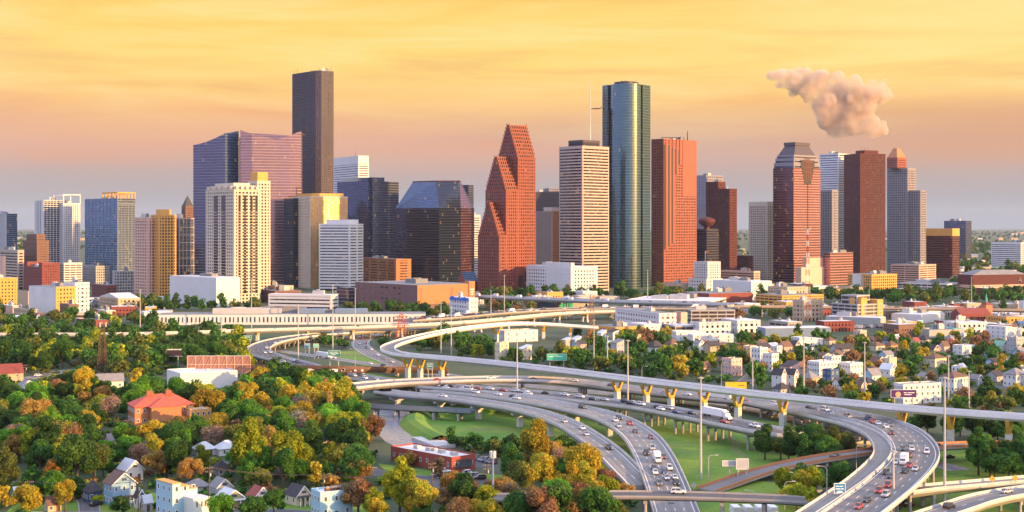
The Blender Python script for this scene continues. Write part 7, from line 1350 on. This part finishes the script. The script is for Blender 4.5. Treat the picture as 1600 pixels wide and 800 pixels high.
wood([(1400, 668), (1620, 690), (1640, 715), (1500, 692), (1420, 672)], 9, 14, GR, 5, 6.5, 'behind the curve under the flyover', 4)
wood([(0, 610), (140, 612), (245, 616), (250, 640), (120, 690), (100, 745), (-10, 745)], 10.5, 14, MX, 5.2, 7.2, '', 5)
wood([(260, 618), (400, 605), (500, 612), (555, 640), (566, 690), (585, 716), (600, 735), (470, 735), (430, 700), (300, 690), (290, 660)], 10.5, 14, GD, 5.2, 7.2, '', 6)
wood([(360, 622), (400, 590), (520, 600), (545, 628), (460, 645)], 10, 14, [('green', 5), ('dark green', 5), ('yellow-green', 2), ('bright green', 2)], 5, 7, '', 16)
wood([(100, 690), (300, 690), (430, 715), (470, 735), (560, 745), (620, 755), (630, 765), (480, 770), (430, 765), (230, 765), (100, 745)], 10, 12.5, MX, 4.8, 6.5, '', 7, .9)
wood([(-20, 745), (120, 765), (120, 830), (-20, 830)], 11, 13, MX, 3.6, 5, '', 8, .6)
wood([(300, 800), (640, 765), (690, 790), (690, 840), (300, 840)], 11, 14, GD, 3.6, 5, '', 9, .5)
wood([(690, 784), (800, 783), (950, 782), (990, 800), (1000, 840), (690, 840)], 9.5, 12, [('orange', 3), ('rust-brown', 3), ('green', 4), ('dark green', 3), ('golden', 3), ('olive green', 2)], 4, 5.5, '', 10, .85)
wood([(792, 758), (830, 728), (880, 726), (930, 745), (945, 766), (800, 768)], 9, 11, GD, 4.5, 6, '', 11, .7)
wood([(690, 694), (800, 703), (880, 716), (880, 724), (790, 716), (740, 708), (692, 700)], 7, 8, [('dark green', 5), ('olive green', 2), ('green', 2)], 2.8, 4, 'on the bayou bank', 12)
wood([(0, 532), (120, 528), (390, 530), (398, 560), (380, 590), (240, 580), (230, 598), (120, 580), (40, 592), (0, 565)], 12, 20, [('dark green', 6), ('green', 6), ('olive green', 2), ('yellow-green', 1)], 6, 8.5, '', 13)
wood([(0, 492), (60, 500), (240, 500), (245, 515), (0, 520)], 15, 30, [('dark green', 5), ('green', 4), ('olive green', 3), ('rust-brown', 1)], 6, 8, '', 14, .9)
wood([(240, 508), (420, 506), (660, 505), (660, 509), (420, 514), (240, 518)], 13, 24, [('dark green', 4), ('green', 3), ('olive green', 2), ('rust-brown', 1)], 5, 6.5, '', 15, .9)
wood([(640, 540), (700, 530), (770, 540), (775, 560), (900, 562), (1090, 560), (1160, 575), (1190, 605), (1120, 605), (930, 584), (830, 572), (700, 553), (650, 548)], 11, 19, [('dark green', 5), ('green', 5), ('olive green', 1), ('yellow-green', 1), ('golden', 1)], 5, 7, '', 17)
wood([(500, 530), (590, 530), (560, 545), (480, 545)], 10, 18, GR, 4, 5.5, '', 18); wood([(595, 555), (650, 562), (660, 572), (610, 566)], 9, 12, GR, 4, 5.5, '', 19); wood([(580, 535), (610, 540), (600, 552), (575, 545)], 9, 16, GR, 4, 5, '', 28)
NB = [('dark green', 5), ('green', 4), ('olive green', 2), ('golden', 2), ('yellow-green', 1), ('rust-brown', 2)]
wood([(900, 525), (1100, 525), (1180, 540), (1170, 580), (1050, 560), (900, 555)], 12, 20, NB, 4.5, 6.5, '', 20, .8)
wood([(1160, 530), (1620, 530), (1640, 665), (1500, 645), (1400, 637), (1300, 630), (1190, 615)], 12, 20, NB, 3.8, 5.8, '', 21, .85)
wood([(1380, 522), (1640, 510), (1640, 530), (1400, 532)], 15, 26, NB, 4.5, 6, '', 22, .6)
wood([(700, 463), (1100, 463), (1100, 468), (1290, 463), (1640, 464), (1640, 477), (1290, 477), (700, 470)], 16, 50, [('dark green', 6), ('green', 3), ('olive green', 2)], 7, 10, '', 23)
wood([(1060, 490), (1240, 487), (1240, 500), (1150, 500)], 15, 25, GR+[('rust-brown', 2)], 5, 7, '', 24); wood([(1380, 488), (1640, 488), (1640, 505), (1550, 508)], 15, 30, GR+[('rust-brown', 2)], 5, 7, '', 25, .7)
wood([(530, 482), (720, 492), (720, 503), (560, 494)], 14, 25, GR, 5, 7, '', 26, .8); wood([(740, 478), (830, 478), (830, 488), (740, 490)], 14, 30, GR+[('rust-brown', 2)], 6, 8, '', 27)
wood([(205, 474), (265, 474), (265, 484), (420, 484), (420, 489), (210, 486)], 13, 30, GR, 6, 8, '', 33); wood([(560, 484), (700, 490), (700, 494), (560, 488)], 13, 20, GR, 5, 7, '', 34)
wood([(130, 478), (265, 478), (265, 492), (130, 495)], 18, 40, GR, 6, 9, '', 29, .7)
wood([(1140, 400), (1215, 396), (1215, 420), (1140, 420)], 40, 250, GR, 10, 14, '', 30); wood([(1440, 385), (1620, 380), (1620, 456), (1490, 456)], 34, 130, GR, 9, 12, '', 31, .6); wood([(-10, 380), (60, 380), (60, 400), (-10, 400)], 40, 300, GR, 10, 14, '', 32)
wood([(-60, 363), (1680, 363), (1680, 402), (-60, 402)], 80, 300, [('dark green', 1)], 8, 12, '', 70, .45)
SZ = lambda t: t[2]/t[1]
for k_, q_ in enumerate(([(1600, 530), (1880, 530), (1900, 830), (1640, 830), (1640, 752), (1660, 690), (1640, 665)], [(1640, 465), (1900, 465), (1900, 525), (1640, 525)])): wood(q_, 15, 30, NB, 5, 7, '', 50+k_)
for k_, q_ in enumerate(([(-260, 532), (0, 532), (-10, 745), (-260, 830)], [(-260, 470), (0, 470), (0, 520), (-260, 518)])): wood(q_, 14, 24, MX, 5, 7, '', 60+k_)
INV = lambda t: -30 < PX((t[0], t[1], 5))[0] < 1630 and PX((t[0], t[1], t[2]*2))[1] < 800
TREES.sort(key=lambda t: (INV(t), SZ(t)), reverse=True)
NI = 300
for i, (x, y, r, c, kd, hs, where) in enumerate(TREES[:NI]):
    rg = random.Random(i); ro = empty('tree', (x, y, 0), None, 'tree', 'trees of the woods, lawns and gardens', rz=rg.uniform(0, 6.28)); ro.scale = (r, r, r*.92*hs)
    o = bpy.data.objects.new('trunk', TRUNK[i % 4]); COL.objects.link(o); o.parent = ro
    o = bpy.data.objects.new('crown', CROWN[kd][rg.randrange(4)]); COL.objects.link(o); o.parent = ro; o.material_slots[0].link = 'OBJECT'; o.material_slots[0].material = MATS['leaf_'+c]
    px, py = PX((x, y, r)); s = 'small' if r < 4.3 else 'large' if r > 6.1 else ''
    AUTO.append((ro, [s, c, {'round': 'rounded', 'spreading': 'spreading', 'tall': 'tall', 'sparse': 'sparse'}[kd]+' tree', where], px, py, 'tree'))
VV, MI = [], []; names = list(LEAF); rgn = np.random.default_rng(4)
for (x, y, r, c, kd, hs, where) in TREES[NI:]:
    V = CROWN_LO[kd][int(rgn.integers(3))].copy(); a = rgn.uniform(0, 6.28); ca, sa = math.cos(a), math.sin(a); X2 = V[:, 0]*ca-V[:, 1]*sa; Y2 = V[:, 0]*sa+V[:, 1]*ca
    VV.append(np.stack([X2*r+x, Y2*r+y, (V[:, 2]-.25)*r*.95*hs], 1)); MI.append(np.full(len(V)//4, names.index(c)))
if VV:
    o = bpy.data.objects.new('distant_woodland', quad_mesh('distant_woodland', np.concatenate(VV), [MATS['leaf_'+k] for k in names], np.concatenate(MI))); COL.objects.link(o); tag(o, 'far woods and garden trees spread between the freeways and downtown', 'woodland', kind='stuff')
print('TREES', len(TREES))
# undergrowth: low scrub under the woods and on verges, nobody could count it
def scrub():
    rg = np.random.default_rng(9); pts = []
    base = crown_arrays(500, 'spreading', 60, .26)
    for poly, n in (([(0, 600), (260, 600), (560, 640), (580, 716), (620, 790), (-20, 800)], 1500), ([(0, 528), (395, 530), (390, 590), (0, 590)], 700), ([(640, 548), (900, 560), (1180, 590), (1180, 606), (900, 580)], 600), ([(1160, 530), (1620, 530), (1640, 660), (1190, 612)], 1100), ([(690, 785), (990, 785), (990, 830), (690, 830)], 260), ([(690, 690), (880, 714), (880, 726), (700, 704)], 90)):
        P = [G(*q).xy for q in poly]; xs, ys = [p[0] for p in P], [p[1] for p in P]; k = 0
        while k < n:
            x, y = rg.uniform(min(xs), max(xs)), rg.uniform(min(ys), max(ys)); k += 1
            if inpoly(x, y, P) and free(x, y, 1.5): pts.append((x, y, rg.uniform(1.2, 3.0)))
    VV, MI = [], []; names = ['dark green', 'green', 'olive green', 'yellow-green', 'rust-brown']
    for x, y, r in pts:
        a = rg.uniform(0, 6.28); ca, sa = math.cos(a), math.sin(a); V = base; VV.append(np.stack([(V[:, 0]*ca-V[:, 1]*sa)*r+x, (V[:, 0]*sa+V[:, 1]*ca)*r+y, (V[:, 2]-.5)*r*.8], 1)); MI.append(np.full(len(V)//4, int(rg.choice(5, p=[.35, .3, .15, .1, .1]))))
    o = bpy.data.objects.new('undergrowth', quad_mesh('undergrowth', np.concatenate(VV), [MATS['leaf_'+k] for k in names], np.concatenate(MI))); COL.objects.link(o); tag(o, 'low scrub and hedges filling the ground between trees and houses', 'undergrowth', kind='stuff')
scrub()

# ---------------- cumulus cloud ----------------
def cloud():
    D_ = 9000.0; s = D_/F; rg = random.Random(2); mb = bpy.data.meshes.new('cloud'); V, Fc = [], []
    import bmesh
    bm = bmesh.new()
    blobs = [(1203, 119, 9), (1218, 121, 12), (1235, 122, 15), (1255, 124, 17), (1275, 130, 20), (1297, 138, 22), (1318, 142, 22), (1338, 150, 20), (1358, 148, 17), (1377, 144, 15), (1385, 150, 9), (1262, 112, 8), (1285, 118, 10), (1245, 136, 13), (1262, 146, 13), (1285, 160, 18), (1305, 168, 22), (1330, 172, 22), (1350, 168, 18), (1292, 188, 17), (1312, 194, 19), (1335, 194, 20), (1358, 196, 18), (1378, 200, 11), (1345, 205, 9), (1310, 205, 8), (1225, 130, 9)]
    for px, py, r in blobs:
        for k in range(5):
            q = 1 if k == 0 else rg.uniform(.35, .7); a, e = rg.uniform(0, 6.28), rg.uniform(-1, 1); o = 0 if k == 0 else r*.8
            c = Vector(((px-800+o*math.cos(a))*s, D_+o*s*e*.9+rg.uniform(-10, 10)*s, H+(HY-py+o*math.sin(a))*s)); bmesh.ops.create_icosphere(bm, subdivisions=2, radius=r*s*q, matrix=Matrix.Translation(c))
    c0 = Vector((X(1300, D_), D_, Z(160, D_))); bmesh.ops.translate(bm, verts=bm.verts, vec=-c0); bm.to_mesh(mb); bm.free()
    o = bpy.data.objects.new('cloud', mb); COL.objects.link(o); o.location = c0
    rm = o.modifiers.new('merge', 'REMESH'); rm.mode = 'VOXEL'; rm.voxel_size = 10.0
    tx = bpy.data.textures.new('billow', 'CLOUDS'); tx.noise_scale = 120; tx.noise_depth = 5; dm = o.modifiers.new('billow', 'DISPLACE'); dm.texture = tx; dm.strength = 36; dm.mid_level = .55; dm.texture_coords = 'LOCAL'
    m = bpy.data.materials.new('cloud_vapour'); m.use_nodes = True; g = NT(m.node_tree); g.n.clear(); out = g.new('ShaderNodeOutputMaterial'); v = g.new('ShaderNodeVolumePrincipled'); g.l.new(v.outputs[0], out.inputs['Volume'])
    v.inputs['Color'].default_value = (.82, .68, .55, 1); v.inputs['Anisotropy'].default_value = 0.0  # warm tint puts sunset light into the vapour colour
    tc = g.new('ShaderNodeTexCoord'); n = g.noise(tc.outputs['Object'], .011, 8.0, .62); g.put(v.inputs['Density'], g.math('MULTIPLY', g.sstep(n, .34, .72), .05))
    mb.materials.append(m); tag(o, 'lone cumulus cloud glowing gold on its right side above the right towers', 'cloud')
cloud()
# ---------------- haze ----------------
def haze():
    mb = MB(); mb.box2((-9500, -280, -1), (9500, 22000, 345)); m = bpy.data.materials.new('haze_air'); m.use_nodes = True; g = NT(m.node_tree); g.n.clear(); out = g.new('ShaderNodeOutputMaterial'); v = g.new('ShaderNodeVolumePrincipled'); g.l.new(v.outputs[0], out.inputs['Volume'])
    v.inputs['Color'].default_value = (.66, .75, .95, 1); v.inputs['Density'].default_value = 0.000013; v.inputs['Anisotropy'].default_value = .0
    o = mb.build('haze', m); tag(o, 'thin evening haze over the plain', 'haze', kind='stuff')
haze()

# ---------------- labels for the many ----------------
def auto_labels():
    groups = {}
    for r, base, px, py, how in AUTO:
        if how == 'tree':
            best = min(LM, key=lambda l: abs(l[1]-px)+1.6*abs(l[2]-py)); dx, dy = px-best[1], py-best[2]
            rel = ('left of' if dx < 0 else 'right of') if abs(dx) > 1.3*abs(dy) else ('behind' if dy < 0 else 'in front of')
            s, c, k, where = base; base = ' '.join(q for q in (s, c, k, rel, best[0]) if q)
        groups.setdefault(base, []).append((r, px, py, how))
    W_ = ['', '', 'second', 'third', 'fourth', 'fifth', 'sixth', 'seventh', 'eighth', 'ninth', 'tenth', 'eleventh', 'twelfth']
    for base, it in groups.items():
        n = len(it)
        if n == 1: it[0][0]['label'] = base; continue
        ykey = it[0][3] == 'y'; it.sort(key=lambda t: (-t[2] if ykey else t[1]))
        for i, (r, px, py, how) in enumerate(it):
            if ykey: o = 'the nearest' if i == 0 else 'the farthest' if i == n-1 else f'{W_[i+1] if i+1 < len(W_) else str(i+1)+"th"} nearest'
            else: o = 'leftmost' if i == 0 else 'rightmost' if i == n-1 else f'{W_[i+1] if i+1 < len(W_) else str(i+1)+"th"} from left'
            r['label'] = f'{base}, {o} of {n}'
auto_labels()

for o in S.objects:
    l = o.get('label')
    if l and len(l.split()) > 16: print('LONG', len(l.split()), l)
